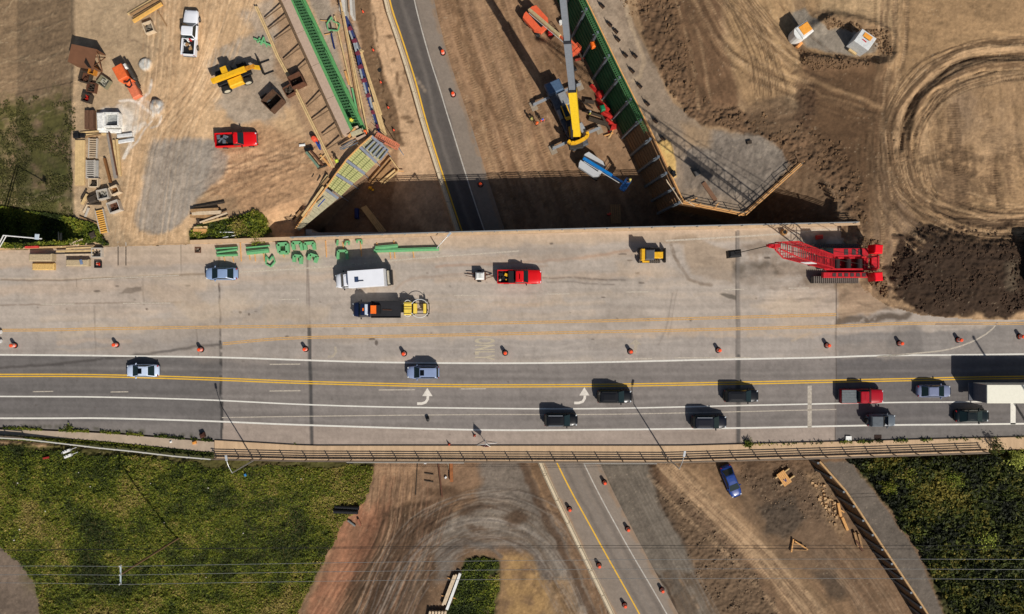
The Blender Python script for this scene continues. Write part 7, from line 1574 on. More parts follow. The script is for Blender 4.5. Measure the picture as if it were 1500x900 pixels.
# rusty compressors
for (cx, cy, w, d, h, rz, lab, m) in ((438, 122, 1.9, 1.6, 1.6, 25, 'rusty open-topped skip straddling the bracing rail', RUST), (426, 135, 1.4, 1.3, .9, 30, 'smaller rusty box south of the open-topped skip', RUST), (404, 152, 2.4, 1.9, 1.8, 45, 'tipped rusty bin beside the two black bags', mat('dark_rust', (84, 60, 44), .85, var=.4))):
    t = thing('rusty_bin', lab, 'skip', G(cx, cy), R(rz)); mb = MB(); [mb.box(s * w / 2, 0, h / 2, .12, d, h) for s in (-1, 1)]; [mb.box(0, s * d / 2, h / 2, w, .12, h) for s in (-1, 1)]; mb.build('bin_wall', m, t); mb = MB(); mb.box(0, 0, .2, w - .1, d - .1, .2); rs = random.Random(int(cx)); [mb.box(rs.uniform(-.4, .4) * w, rs.uniform(-.4, .4) * d, .5, .5, .3, .6, rs.uniform(0, 3), .08) for _ in range(6)]; mb.build('contents', DKJ, t)
mb = MB(); mb.box(0, 0, .3, 1.1, .5, .6, .6, .15); mb.box(.5, -.6, .25, 1.1, .45, .5, .6, .15); solo('black_bag_pair', mb, BLK, 'two black bags beside the tipped rusty bin', 'bags', loc=G(388, 143)); mb = MB(); mb.beam((0, 0, .1), (1.0, .7, .1), .1); solo('pale_stick', mb, CW2, 'pale stick under the black bags in the yard', 'stick', loc=G(384, 149))
mb = MB(); [mb.beam((-1.3 + k * .0, 0, .3), (1.4, -1.1, .3), .18, .3) for k in (0,)]; mb.beam((-.3, -.9, .3), (.2, .2, .35), .16, .3); mb.beam((.6, -1.2, .3), (.2, .1, .35), .14, .3); mb.beam((-.8, -.6, .3), (-.4, .1, .3), .14, .3); solo('green_form_bracket', mb, FG, 'green steel bracket lying against the bracing rail', 'form bracket', loc=G(386, 58))
stack('green and grey machine frame on the dirt by the scaffold', [(450, 224, 468, 246, .4, .35, .4, mat('machine_teal', (110, 132, 112), .6)), (456, 222, 474, 243, .4, .25, .4, RUST), (449, 221, 460, 219, .5, .4, .4, BLK), (466, 248, 480, 243, .3, .2, .2, DKJ)], cat='machine')
mb = MB(); mb.box(0, 0, .15, .9, .35, .2, .1, .08); solo('white_float', mb, WPL, 'white board lying on the dirt west of the bracing rail', 'board', loc=G(443, 213))
stack('brown planks leaning down beside the tapering scaffold', [(434, 326, 482, 258, .6, .35, .2), (430, 322, 470, 258, .2, .15, .15, DKJ), (437, 318, 484, 262, .9, .3, .2, TIM2), (425, 318, 460, 255, .1, .12, .12, DKJ), (445, 318, 476, 275, .8, .25, .2, TIM)], cat='timber')
stack('blue steel legs lying beside the bracing rail', [(464, 209, 470, 220, .4, .22, .2, mat('leg_blue', (34, 72, 150), .5)), (466, 214, 473, 213, .4, .2, .2, MATS['leg_blue']), (469, 208, 471, 221, .5, .12, .2, MATS['leg_blue'])], cat='steel legs')
stack('pale debris boards at the foot of the bracing rail', [(470, 228, 484, 244, .2, .3, .15, CAP), (476, 224, 488, 236, .2, .2, .15, CAP), (468, 236, 478, 226, .2, .15, .1, TIM)], cat='timber')
stack('grey steel bars leaning in the shadow under the green forms', [(501, 222, 524, 208, 1.0, .12, .12, PILE), (500, 220, 520, 207, 1.0, .12, .12, PILE), (504, 221, 526, 211, .8, .12, .12, PILE)], cat='steel bars', z=DK)
# gap filling items around the green hexagon strip
gframe2 = thing('green_hoop', 'thin green hexagonal hoop on the gravel between forms and trench', 'hoop', G(487, 38)); mb = MB(); q = [(487, 27), (480, 37), (482, 46), (496, 47), (499, 38), (489, 33)]
for a, b in zip(q, q[1:] + q[:1]): A, B = G(*a), G(*b); A.z = B.z = max(A.z, B.z) + .4; mb.beam(A, B, .12, .25)
mb.build('hoop_ring', FG, gframe2, world=True)
stack('dark blue pole lying on the gravel strip', [(486, 50, 491, 73, .3, .2, .2, mat('pole_blue', (34, 44, 92), .5)), (485, 35, 488, 50, .4, .14, .14, DKJ)], cat='pole')
stack('two green beams at the south end of the gravel strip', [(510, 133, 521, 170, .4, .32, .4, FG), (517, 131, 525, 168, .4, .22, .4, FG)], cat='form beams')
stack('orange sticks scattered on the gravel strip', [(470, 31, 480, 32, .2, .1, .1, CAP), (476, 52, 486, 50, .2, .1, .1, CAP), (506, 105, 512, 125, .2, .3, .1, CAP)], cat='sticks')
# ---- tapering timber scaffold
t = thing('scaffold_deck', 'tapering green-yellow timber falsework deck beside the shaded lower ground', 'scaffold', P(510, 260, DK)); YG = mat('yellow_green_timber', (186, 184, 124), .85, var=.14, scale=2); YGJ = mat('green_joist', (150, 154, 98), .85, var=.2); GST = mat('grey_beam_steel', (150, 156, 166), .6, .2, var=.15); PT = mat('pale_plywood', (176, 168, 138), .85, var=.2)
LE = [(545, 199), (528, 214), (508, 234), (493, 254), (479, 274), (433, 335)]; REt = [(569, 220), (552, 237), (535, 254), (517, 269), (498, 288), (438, 338)]
zs = [10.2, 10.1, 10.0, 9.9, 9.8, 8.2]
for i in range(5):
    a, b, c, d_ = P(*LE[i], zs[i]), P(*REt[i], zs[i]), P(*REt[i + 1], zs[i + 1]), P(*LE[i + 1], zs[i + 1])
    if i < 4:
        g = .06; A, B2_, C_, D_ = a.lerp(d_, g + .1), b.lerp(c, g + .1), b.lerp(c, 1 - g), a.lerp(d_, 1 - g)
    else: A, B2_, C_, D_ = a.lerp(d_, .08), b.lerp(c, .08), c, d_
    dn = Vector((0, 0, -.2)); mb = MB(); mb.hexa([v + dn for v in (A, D_, C_, B2_)], [A, D_, C_, B2_]); mb.build('deck_board', (PT if i == 4 else YG) if i else PT, t, world=True)
    if i < 4:
        for k in range(1, 6): u = k / 6; mb = MB(); mb.beam(A.lerp(D_, u) + Vector((0, 0, .03)), B2_.lerp(C_, u) + Vector((0, 0, .03)), .06, .04); mb.build('joist', YGJ, t, world=True)
        for k in range(1, 4): u = k / 4; mb = MB(); mb.beam(A.lerp(B2_, u) + Vector((0, 0, .05)), D_.lerp(C_, u) + Vector((0, 0, .05)), .07, .06); mb.build('runner', YGJ if i else GST, t, world=True)
    else:
        for k in range(1, 10): u = k / 10; mb = MB(); mb.beam(A.lerp(D_, u) + Vector((0, 0, .03)), B2_.lerp(C_, u) + Vector((0, 0, .03)), .08, .08); mb.build('joist', PT, t, world=True)
    mb = MB(); mb.beam(a.lerp(d_, .05) + Vector((0, 0, -.1)), b.lerp(c, .05) + Vector((0, 0, -.1)), .4, .3); mb.build('cross_beam', GST, t, world=True)
    mb = MB(); mb.beam(a, d_, .16, .3); mb.build('edge_board', CAP, t, world=True)
    for v in (a.lerp(b, .4), ): mb = MB(); mb.cyl((v.x, v.y, 0), (v.x, v.y, v.z - .2), .05, n=8); mb.build('leg', GST, t, world=True)
for k in range(5): mb = MB(); A = P(548 + k * 5, 207 + k * 3.4, 10.4); B = P(536 + k * 5.2, 219 + k * 4, 10.4); mb.beam(A, B, .16, .2); mb.build('steel_bar', GST, t, world=True)
mb = MB(); A, B = P(466, 303, 9.95), P(476, 292, 10); mb.beam(A + Vector((0, 0, .1)), B + Vector((0, 0, .1)), .12, .1); solo('blue_strap', mb, MATS['leg_blue'], 'blue strap lying on the pale end of the falsework deck', 'strap')
t = thing('site_stair', 'orange stair going down from the falsework to the tan ground', 'stair', P(568, 210, DK)); OS = mat('stair_orange', (196, 118, 88), .7, var=.3)
A, B = P(551, 199, 10), P(583, 216, 5.5)
for o in (-.45, .45): n = Vector((.45, .85, 0)) * o; mb = MB(); mb.beam(A + n, B + n, .09, .25); mb.beam(A + n + Vector((0, 0, 1)), B + n + Vector((0, 0, 1)), .05, .05); mb.build('stringer', OS, t, world=True)
for k in range(14): q = A.lerp(B, k / 13); mb = MB(); mb.beam(q + Vector((.45, .85, 0)) * -.45, q + Vector((.45, .85, 0)) * .45, .2, .05); mb.build('step', OS, t, world=True)
mb = MB(); [mb.cyl(q - Vector((0, 0, 5.4)), q, .06) for q in (B,)]; mb.build('prop', GST, t, world=True)
stack('timber cribbing clustered at the head of the falsework', [(508, 196, 528, 190, 1.2, .4, .5, CW2), (518, 201, 533, 195, 1.3, .5, .8, PT), (502, 192, 520, 196, .9, .3, .4, TIM), (514, 205, 524, 192, 1.5, .3, .3, CAP)], cat='timber', z=DK)
crate(529, 199, 1.5, 1.0, 1.2, 25, 'concrete block with two holes at the end of the green forms', CW, BLK)
# lower ground timber
stack('open timber box of planks on the low ground beside the falsework', [(541, 268, 572, 232, .4, .2, .3, TIM2), (545, 270, 576, 236, .3, .3, .2, TIM2), (553, 264, 572, 244, .3, .6, .25, TIM2), (558, 268, 580, 250, .3, .4, .2, TIM), (563, 270, 584, 252, .5, .16, .3, TIM), (572, 232, 586, 251, .5, .16, .3, TIM), (580, 252, 592, 252, .5, .12, .12, CAP)], cat='timber stack')
stack('bundle of long planks in the shade under the overpass edge', [(530 + k * 2, 305 - k * 1.0, 559 + k * 2.2, 344 - k * 1.5, .3 + .0 * k) for k in range(4)], TIM, w=.22, h=.3, cat='timber stack')
stack('dark stacked timber lying in the deep shade near the blue lift', [(895 + k * 3, 300, 896 + k * 3, 328, .2) for k in range(5)], TIM2, w=.25, h=.25, cat='timber stack')
mb = MB(); mb.box(0, 0, .6, .55, 1.6, 1.2, 0, .1); solo('blue_cabinet', mb, mat('cabinet_blue', (26, 42, 100), .5), 'dark blue cabinet in the shade west of the plank bundle', 'cabinet', loc=G(524, 314)); mb = MB(); mb.box(0, 0, .3, .5, .4, .6, 0, .1); mb.box(.4, -.3, .2, .3, .3, .4); solo('yellow_tool', mb, YELM, 'small yellow tool at the foot of the timber box', 'tool', loc=G(543, 276))
# red netting and scrap by the green wall
t = thing('safety_netting', 'crumpled red safety netting draped at the foot of the green wall', 'netting', P(882, 160, 0)); NET = mat('netting_red', (190, 40, 32), .8, var=.4, scale=2)
q = [(868, 126), (873, 136), (877, 146), (880, 156), (886, 166), (891, 176), (895, 186), (893, 193)]; rs = random.Random(4)
for a, b in zip(q[:-1], q[1:]):
    A, B = P(*a, 0), P(*b, 0); w = Vector((.9, .35, 0)) * rs.uniform(.25, 1.3); A = A + Vector((rs.uniform(-.5, .4), 0, 0)); mb = MB(); mb.hexa([A - w * .3, B - w * .3, B + w, A + w], [A + Vector((0, 0, rs.uniform(.2, 1))), B + Vector((0, 0, rs.uniform(.1, .7))), B + w * .7 + Vector((0, 0, rs.uniform(.4, 1.4))), A + w * .7 + Vector((0, 0, rs.uniform(.3, 1.2)))]); mb.build('net_fold', NET, t, world=True)
stack('dark jumbled steel and timber inside the red netting', [(846, 147, 868, 160, .4, .15, .2, DKJ), (856, 150, 870, 152, .6, .5, .4, DKJ), (852, 163, 880, 172, .5, .3, .3, DKJ), (862, 175, 890, 184, .4, .6, .4, DKJ), (880, 170, 895, 195, .5, .3, .3, DKJ), (885, 200, 898, 196, .3, .2, .1, CAP), (893, 202, 899, 188, .3, .2, .1, CAP), (891, 204, 895, 197, .4, .15, .1, TIM)], cat='scrap')
stack('orange and black scrap at the foot of the wall by the orange lift', [(835, 62, 845, 71, .6, .3, .3, CORAL), (838, 84, 852, 76, .5, .3, .3, mat('scrap_coral', (176, 74, 56), .6)), (842, 90, 856, 86, .4, .3, .3, MATS['scrap_coral']), (848, 80, 854, 92, .5, .3, .3, DKJ), (846, 74, 858, 80, .5, .2, .2, PILE)], cat='scrap')
mb = MB(); mb.box(0, 0, .4, .7, .7, .8, 0, .1); solo('red_can', mb, mat('can_red', (190, 36, 36), .5), 'red can on the dirt below the orange boom lift', 'can', loc=P(806, 51, 0)); mb = MB(); mb.cyl((0, 0, 0), (0, 0, .8), .28); solo('white_bucket', mb, WPL, 'white bucket beside the grey crane boom', 'bucket', loc=P(821, 35, 0)); mb = MB(); mb.box(0, 0, .25, .5, .6, .5, .3, .1); solo('black_box', mb, BLK, 'black box on the dirt right of the crane boom', 'box', loc=P(842, 102, 0)); mb = MB(); mb.box(0, 0, .5, .7, .9, 1.0, .3, .15); solo('green_can', mb, mat('can_green', (20, 120, 80), .5), 'green can inside the red netting', 'can', loc=P(882, 160, .4)); mb = MB(); mb.box(0, 0, .5, .6, .9, .9, .3, .15); solo('orange_bag', mb, ORB, 'orange bag hung on the green wall walkway', 'bag', loc=P(868, 68, 6.5))
# anchor stubs along the fill
AP = [(882, 10), (893, 37), (902, 47), (905, 59), (916, 82), (930, 83), (926, 105), (937, 127), (948, 153), (960, 178), (971, 204)]
ap = None
for i, (x, y) in enumerate(AP):
    if ap is None:
        ap = thing('anchor_plate', '', 'anchor', (0, 0, 0)); mb = MB(); mb.box(0, 0, .25, .7, .4, .5, -.8, .08); mb.build('plate', mat('anchor_dark', (84, 62, 46), .8, var=.4), ap); mb = MB(); mb.beam((-.3, .2, .5), (.25, -.3, .55), .16, .3); mb.build('waler_stub', BLK, ap); mb = MB(); mb.cyl((-.2, .1, .4), (-.2, .1, 1.1), .05); mb.build('rod', BLK, ap); a = ap
    else: a = copy_tree(ap)
    a.location = G(x, y); a['group'] = 'anchor plates along the top of the fill'; a['label'] = 'dark anchor plate set in the fill behind the green wall'
mb = MB(); mb.box(0, 0, .35, .9, .8, .7, .5, .1); solo('metal_box', mb, mat('box_charcoal', (70, 68, 66), .7, var=.3), 'dark square box in the middle of the fill tip', 'box', loc=G(1020, 254)); mb = MB(); mb.cyl((-.25, .3, .3), (.3, -.5, .3), .3); mb.box(0, 0, .5, .5, .4, .7, .5); solo('compactor', mb, BLK, 'black compactor beside the yellow sand heap', 'compactor', loc=G(985, 254)); mb = MB(); mb.box(0, 0, .15, .7, .5, .3, .2, .05); solo('dark_stone', mb, DKJ, 'dark lump on the fill near the soil band', 'stone', loc=G(1097, 209))
mb = MB(); tb(mb, 1030, 268, 1048, 294, .6, .12, .12); solo('brown_plank', mb, mat('plank_brown', (118, 86, 64), .85), 'wide brown plank lying on the tip of the fill', 'plank')
stack('loose boards crossing the corner of the retaining wall', [(975, 264, 999, 300, .35, .1, .1, CW2), (976, 267, 990, 286, .4, .1, .1, CW2), (1003, 294, 1016, 303, .5, .12, .1, CW2), (1080, 317, 1094, 310, .5, .15, .1, CAP), (1005, 297, 1020, 291, .5, .15, .1, CAP), (1046, 304, 1052, 298, .5, .15, .1, CAP)], cat='boards', z=DK)
mb = MB(); mb.hexa([P(1070, 333, DK) + Vector((0, 0, -.6)), P(1070, 329, DK) + Vector((0, 0, -.6)), P(1102, 327, DK) + Vector((0, 0, -.6)), P(1102, 331, DK) + Vector((0, 0, -.6))][::-1], [P(1070, 333, DK), P(1070, 329, DK), P(1102, 327, DK), P(1102, 331, DK)][::-1]); solo('ledge_platform', mb, TIM2, 'small timber platform hung outside the north railing', 'platform')
mb = MB(); mb.hexa([P(435, 350, DK - .6), P(435, 346, DK - .6), P(455, 345, DK - .6), P(455, 349, DK - .6)][::-1], [P(435, 350, DK), P(435, 346, DK), P(455, 345, DK), P(455, 349, DK)][::-1]); solo('ledge_platform', mb, TIM2, 'short timber ledge outside the parapet by the falsework tip', 'platform')
mb = MB(); mb.cyl((0, 0, 0), (0, 0, .7), .45, .4, n=14); o = solo('yellow_ring_bin', mb, mat('bin_amber', (176, 128, 72), .6), 'round amber bin beside the crane boom shadow', 'bin', loc=P(1147, 341)); mb = MB(); mb.cyl((0, 0, .7), (0, 0, .72), .28, n=14); mb.build('opening', BLK, o)
mb = MB(); mb.box(0, 0, .3, .9, .6, .6, .1, .1); solo('red_fuel_can', mb, mat('fuel_red', (196, 50, 36), .6), 'red box in the shadow of the crane by the parapet', 'box', loc=P(1199, 348))
# ---- south side
t = thing('wooden_platform', 'pale wooden platform on skids on the dirt east of the blue car', 'pallet', P(1147, 700, .1), R(-55))
for k in range(5): mb = MB(); mb.box(0, -.55 + k * .28, .42, 2.3, .25, .06); mb.build('board', CAP, t)
for x in (-.75, .65): mb = MB(); mb.box(x, .25, .2, .18, 2.7, .32); mb.build('skid', TIM, t)
mb = MB(); mb.box(.3, -.1, .49, .5, .12, .05, .6); mb.box(.4, .05, .49, .5, .12, .05, -.5); mb.build('blue_strap', mat('strap_blue', (50, 66, 130), .6), t)
stack('two short brown timbers against the lagging wall', [(1226, 736, 1230, 756, .3, .4, .35, CAP), (1228, 745, 1235, 750, .3, .2, .2, CAP), (1232, 757, 1240, 776, .3, .4, .35, CAP)], cat='timber'); stack('dark timbers slumped at the foot of the lagging wall', [(1250, 779, 1256, 800, .3, .4, .3, TIM2), (1256, 781, 1261, 802, .3, .3, .3, TIM2), (1252, 790, 1262, 806, .3, .3, .3, RUST)], cat='timber')
stack('crossed timber scraps on the open dirt', [(1158, 808, 1161, 789, .3, .2, .2, CAP), (1163, 792, 1182, 804, .3, .2, .15, CAP), (1160, 796, 1176, 798, .3, .2, .15, TIM2), (1163, 805, 1182, 806, .2, .1, .1, TIM2)], cat='timber')
t = thing('drain_pipe_pair', '', 'pipes', (0, 0, 0)); bpy.data.objects.remove(t)
PB = mat('pipe_black', (30, 30, 32), .45, var=.2)
for i, (xa, ya, xb, yb, lab) in enumerate(((492, 741.5, 527, 743, 'upper of the two black drain pipes at the field edge'), (490, 748, 526, 748, 'lower of the two black drain pipes at the field edge'))):
    A, B = G(xa, ya), G(xb, yb); z = max(A.z, B.z) + .35; A.z = B.z = z; t = thing('drain_pipe', lab, 'pipe', A, 0, 'black drain pipes'); mb = MB(); mb.cyl(A, B, .34, n=16, caps=False); mb.cyl(A, B, .28, n=16, caps=False)
    for k in range(12): q = A.lerp(B, (k + .5) / 12); mb.cyl(q - Vector((.06, 0, 0)), q + Vector((.06, 0, 0)), .37, n=16)
    mb.build('pipe_wall', PB, t, world=True); mb = MB(); mb.cyl(A - Vector((.02, 0, 0)), A + Vector((.1, 0, 0)), .33, n=16); mb.build('pipe_end', mat('pipe_grey', (120, 120, 120), .5), t, world=True)
mb = MB(); A, B = G(510, 762, .2), G(521, 770, .2); mb.cyl(A, B, .16, n=10); solo('grey_pipe', mb, mat('pipe_grey2', (122, 128, 126), .5), 'short grey pipe below the black drain pipes', 'pipe')
stack('brown board stub beside the short grey pipe', [(525, 760, 529, 770, .3, .3, .2, mat('brick_board', (150, 96, 72), .8))], cat='board')
t = thing('white_beam', 'long white beam lying with tan planks beside the grass patch', 'beam', G(663, 866)); A, B = G(674.5, 838), G(655, 891); A.z = B.z = max(A.z, B.z) + .4; mb = MB(); mb.beam(A, B, .42, .5); mb.build('beam_body', WPL, t, world=True)
A, B = G(669, 840), G(652, 884); A.z = B.z = max(A.z, B.z) + .35; n_ = Vector((-.35, -.1, 0)); mb = MB(); [mb.beam(A + n_ * k, B + n_ * k, .3, .4) for k in range(2)]; solo('tan_plank_bundle', mb, CW2, 'tan plank bundle against the long white beam', 'planks')
stack('pale boards cut off by the bottom edge beside the white beam', [(631 + k * 4.5, 893, 627 + k * 4.5, 915, .5) for k in range(6)], CW2, w=.34, h=.5, cat='timber stack')
stack('small sticks around the white beam', [(656, 846, 661, 848, .2, .12, .1, CAP), (647, 872, 653, 873, .2, .12, .1, CAP), (664, 875, 669, 877, .2, .12, .1, CAP)], cat='sticks')
stack('rusty steel post lying below the bridge railing', [(661, 674, 662, 705, .4, .5, .4, mat('rusty_post', (150, 92, 50), .7)), (656, 676, 658, 690, .2, .1, .1, CW2)], cat='steel post'); stack('long thin brown post beside the bridge drain', [(642, 674, 648, 728, .2, .22, .2, RUST), (612, 674, 609, 725, .1, .1, .1, DKJ)], cat='post')
stack('short dark sleepers in the dirt below the railing', [(622, 693, 635, 695, .1, .14, .12, DKJ), (622, 704, 635, 706, .1, .14, .12, DKJ)], cat='sleepers')
for i, (x, y, c_) in enumerate(((623, 678, 'white'), (653, 699, 'white'), (361, 695, 'blue'))):
    mb = MB(); mb.box(0, 0, .15, .4, .3, .25, i, .05); solo('litter_bag', mb, mat('litter_' + c_, (222, 222, 222) if c_ == 'white' else (60, 130, 190), .5), ('small white bag below the railing by the rusty post', 'small white bag beside the thin brown post', 'small blue bag in the field under the street lamp')[i], 'bag', loc=G(x, y, .3 if i == 2 else .05))
mb = MB(); mb.box(0, 0, .25, .55, .45, .5, .3, .1); solo('orange_bucket', mb, mat('amber_bucket', (224, 150, 66), .6), 'amber bucket on the weedy west sidewalk', 'bucket', loc=P(286, 648)); mb = MB(); mb.box(0, 0, .15, .35, .3, .3, .3, .1); solo('white_cup', mb, WPL, 'small white box on the west sidewalk', 'box', loc=P(251, 647))
mb = MB(); mb.box(0, 0, .35, .7, .7, .7, .3, .2); solo('brown_bush_stump', mb, mat('dead_shrub', (74, 44, 34), .95, var=.4, scale=6), 'brown dead shrub on the kerb by the approach joint', 'shrub', loc=P(298, 637))

mb = MB(); rs = random.Random(9)
for k in range(14):
    p = G(rs.uniform(20, 500), rs.uniform(690, 890), .35); s_k = rs.uniform(.05, .11); mb.box(p.x, p.y, p.z, s_k * 2, s_k * 1.4, .08, rs.uniform(0, 3))
o = mb.build('litter', mat('litter_pale', (206, 200, 186), .8)); tag(o, 'pale specks of litter and dry flower heads scattered in the weeds', 'litter', None, 'stuff')
# ---- single shrubs
def shrub(label, px, py, r, h, pal, seed, n=900, ground=True, z=None):
    p = G(px, py) if z is None else P(px, py, z); t = thing('shrub', label, 'shrub', p); rs = np.random.RandomState(seed); mb = MB()
    for k in range(7): a = rs.rand() * 6.28; mb.cyl((0, 0, 0), (math.cos(a) * r * .6, math.sin(a) * r * .6, h * .8), .04, .015, n=5)
    mb.build('stem', TIM2, t)
    u = rs.normal(size=(n, 3)); u /= np.linalg.norm(u, axis=1)[:, None]; rad = rs.rand(n) ** .4; lob = 1 + .3 * np.sin(np.arctan2(u[:, 1], u[:, 0]) * 5 + seed)
    pts = np.stack([u[:, 0] * r * rad * lob, u[:, 1] * r * rad * lob, np.abs(u[:, 2]) * h * rad + .05], 1)
    o = leafmesh('foliage', pts, (.14, .38), 1.0, pal, seed, None, (0, .1)); o.parent = t
    for k in ('kind', 'category'): 
        if k in o: del o[k]
    return t
LGR = [(90, 104, 34), (124, 138, 48), (150, 160, 62), (168, 174, 80)]
shrub('bright yellow-green shrub under the railing near the east edge', 1486, 672, 1.5, 1.6, LGR, 41, 1200)
shrub('round green bush in the scrub beside the dark hollow', 352, 333, 1.5, 1.4, GREENS[1:], 42); shrub('low green bush between the scrub and the parapet', 378, 348, 1.2, 1.0, GREENS[1:], 43, 600)
shrub('dark bush poking over the west kerb', 105, 627, .8, .9, GREENS[:4], 44, 300); shrub('small dark tuft growing on the kerb by the west joint', 434, 650, .45, .6, GREENS[:3], 45, 160); shrub('leafy tuft on the sidewalk by the eastern deck joint', 1096, 650, .7, .7, GREENS[:4], 46, 260, z=DK + .1); shrub('thin leafy sapling on the sidewalk near the long trailer', 1455, 655, 1.1, 2.2, GREENS[:4], 47, 420, z=DK + .1)
for i, (x, y, r_, lab) in enumerate(((1330, 690, 2.0, 'dense olive bush just below the eastern railing'), (1392, 700, 1.7, 'yellowish bush below the railing, west of the bright shrub'), (1440, 790, 1.8, 'light green bush near the right edge above the wires'), (1300, 710, 1.4, 'green bush at the north end of the grey path'))): shrub(lab, x, y, r_, 1.5, [GREENS[2:], LGR[:2] + GREENS[3:], LGR, GREENS[1:]][i], 60 + i, 900)

# ================================================================== WORKERS
def skin(name, joints, edges, radii, m, sub=1, root=0):
    me = bpy.data.meshes.new(name); me.from_pydata(joints, edges, []); me.update(); o = bpy.data.objects.new(name, me); C.objects.link(o)
    md = o.modifiers.new('s', 'SKIN'); md.use_smooth_shade = True; md2 = o.modifiers.new('u', 'SUBSURF'); md2.levels = sub; md2.render_levels = sub
    if not me.skin_vertices: me.attributes
    sv = me.skin_vertices[0].data if me.skin_vertices else None
    if sv:
        for i, r_ in enumerate(radii): sv[i].radius = (r_, r_) if not isinstance(r_, tuple) else r_
        sv[root].use_root = True
    bpy.context.view_layer.update(); dg = bpy.context.evaluated_depsgraph_get(); m2 = bpy.data.meshes.new_from_object(o.evaluated_get(dg)); m2.materials.clear(); m2.materials.append(m); bpy.data.objects.remove(o); m2.name = name
    return m2
SKN = mat('skin', (176, 128, 100), .6, var=.05)
J = [(0, 0, .95), (0, 0, 1.2), (0, 0, 1.42), (0, .01, 1.53), (0, .02, 1.66), (0, .02, 1.76)]; E = [(0, 1), (1, 2), (2, 3), (3, 4), (4, 5)]; RD = [.15, .14, .13, .055, .095, .07]
for s in (-1, 1):
    b = len(J); J += [(s * .2, 0, 1.42), (s * .27, .04, 1.14), (s * .24, .22, .95), (s * .22, .29, .89)]; E += [(2, b), (b, b + 1), (b + 1, b + 2), (b + 2, b + 3)]; RD += [.065, .048, .033, .035]
    for k, L_ in enumerate((.075, .085, .08, .065)): q = len(J); J += [(s * (.19 + .022 * k), .36, .86), (s * (.19 + .022 * k), .36 + L_, .82)]; E += [(b + 3, q), (q, q + 1)]; RD += [.009, .008]
    q = len(J); J += [(s * .17, .31, .87), (s * .15, .35, .85)]; E += [(b + 3, q), (q, q + 1)]; RD += [.01, .009]
    q = len(J); J += [(s * .1, 0, .86), (s * .12, .02, .48), (s * .13, -.02, .09), (s * .14, .13, .04)]; E += [(0, q), (q, q + 1), (q + 1, q + 2), (q + 2, q + 3)]; RD += [.085, .06, .045, .04]
q = len(J); J += [(0, .125, 1.665)]; E += [(4, q)]; RD += [.018]
BODY = skin('body', J, E, RD, SKN)
JK = [(0, 0, .98), (0, 0, 1.2), (0, 0, 1.42)] ; EJ = [(0, 1), (1, 2)]; RJ = [.18, .175, .16]
for s in (-1, 1): b = len(JK); JK += [(s * .21, 0, 1.42), (s * .275, .04, 1.14), (s * .245, .2, .97)]; EJ += [(2, b), (b, b + 1), (b + 1, b + 2)]; RJ += [.09, .07, .05]
TR_ = [(0, 0, .96)]; ET = []; RT = [.17]
for s in (-1, 1): b = len(TR_); TR_ += [(s * .1, 0, .84), (s * .12, .02, .48), (s * .13, -.02, .1)]; ET += [(0, b), (b, b + 1), (b + 1, b + 2)]; RT += [.105, .08, .065]
hm = MB(); prev = None
for k in range(6): a0_, a1_ = k * math.pi / 12, (k + 1) * math.pi / 12; hm.cyl((0, .02, 1.70 + .13 * math.sin(a0_)), (0, .02, 1.70 + .13 * math.sin(a1_)), .15 * math.cos(a0_), .15 * math.cos(a1_) + .001, n=14, caps=(k == 5))
hm.cyl((0, .05, 1.69), (0, .05, 1.705), .19, n=14)
def worker(label, px, py, z, rz, jk, tr, hc, lean=0):
    p = P(px, py, z); t = thing('person', label, 'person', p, R(rz)); 
    o = bpy.data.objects.new('body', BODY); C.objects.link(o); o.parent = t
    for nm, jj, ee, rr_, c in (('jacket', JK, EJ, RJ, jk), ('trousers', TR_, ET, RT, tr)):
        key = nm + str(c); me = MATS.get('mesh' + key)
        if me is None: me = skin(nm, jj, ee, rr_, mat(nm + '_%d_%d_%d' % c, c, .8, var=.08)); MATS['mesh' + key] = me
        o = bpy.data.objects.new(nm, me); C.objects.link(o); o.parent = t
    m_ = MB(); m_.v = list(hm.v); m_.f = list(hm.f); m_.mi = list(hm.mi); m_.build('helmet', mat('helmet_%d_%d_%d' % hc, hc, .4), t)
    return t
ORV = (246, 104, 36); LIM = (196, 206, 60); DKB = (38, 44, 64); DK2 = (60, 56, 50); WHC = (230, 230, 226); GRV = (66, 190, 70)
g0 = .05
worker('worker in an orange jacket, the southern one of three left of the crane', 786.5, 184, g0, 40, ORV, DK2, ORV); worker('worker in an orange jacket and blue helmet left of the crane', 794, 179, g0, 200, ORV, DKB, (70, 110, 200)); worker('worker in an olive vest, the westernmost of three left of the crane', 778, 178, g0, -30, (150, 148, 76), DK2, (186, 178, 100))
worker('worker with a white helmet and yellow vest beside the red netting', 863, 168, g0, 90, (222, 220, 90), DK2, WHC); worker('worker in a bright green jacket and red helmet at the wall foot', 834, 22, g0, 180, GRV, DKB, (214, 56, 40))
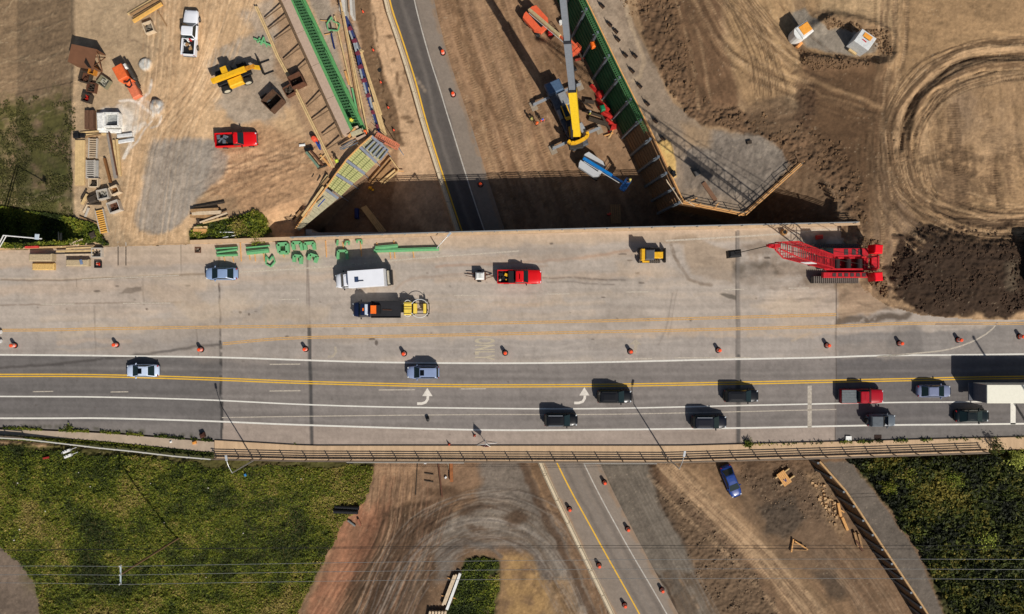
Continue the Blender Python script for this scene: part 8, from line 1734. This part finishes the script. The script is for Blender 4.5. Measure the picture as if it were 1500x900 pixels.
worker('worker in yellow standing on the green forms', 518, 180, 9.8, 20, (226, 222, 60), (110, 150, 60), (226, 222, 60)); worker('worker in an orange jacket at the head of the falsework', 538.5, 196, 9.6, 120, ORV, DK2, ORV); worker('worker in a lime vest in the dark beside the bracing rail', 497, 239, 8.9, 60, (190, 230, 50), DKB, (206, 226, 70))
worker('worker in a red vest alone in the deep shade by the dark timber', 891, 316, g0, 10, (226, 56, 36), DK2, (226, 70, 50))
worker('worker with a yellow helmet standing in the basket of the blue lift', 921, 266, 3.05, 90, (170, 160, 70), DKB, (226, 206, 120))
mb = MB(); mb.cyl((0, 0, 0), (0, 0, 1.0), .42, .36, n=14); mb.cyl((0, 0, 1), (0, 0, 1.08), .36, .25, n=14); solo('water_cooler', mb, mat('cooler_orange', (228, 84, 56), .6), 'round orange barrel beside the bracing rail in the yard', 'barrel', loc=G(462, 205))

# ================================================================== LIGHT AND CAMERA
sc = bpy.context.scene
w = bpy.data.worlds.new('World'); sc.world = w; w.use_nodes = True
nt = w.node_tree; bg = nt.nodes['Background']; sky = nt.nodes.new('ShaderNodeTexSky'); sky.sky_type = 'NISHITA'; sky.sun_disc = False
SUN = Vector((.59, -.95, 1.0)).normalized()
sky.sun_elevation = math.asin(SUN.z); sky.sun_rotation = math.atan2(SUN.x, SUN.y); sky.dust_density = 1.5
nt.links.new(sky.outputs[0], bg.inputs[0]); bg.inputs[1].default_value = .05
ld = bpy.data.lights.new('sun', 'SUN'); ld.energy = 4.3; ld.angle = R(.5); ld.color = (1.0, .945, .865)
lo = bpy.data.objects.new('sun', ld); C.objects.link(lo); lo.rotation_euler = SUN.to_track_quat('Z', 'Y').to_euler()
cd = bpy.data.cameras.new('camera'); cd.sensor_width = 36; cd.lens = 24; cd.clip_start = 1; cd.clip_end = 6000
co = bpy.data.objects.new('camera', cd); C.objects.link(co); co.location = (0, 0, CAMZ); co.rotation_euler = (0, 0, 0); sc.camera = co
# the frame is 1024 x 614; the photograph is 1500 x 900
sc.view_settings.view_transform = 'Standard'; sc.view_settings.look = 'None'; sc.view_settings.exposure = 0; sc.view_settings.gamma = 1
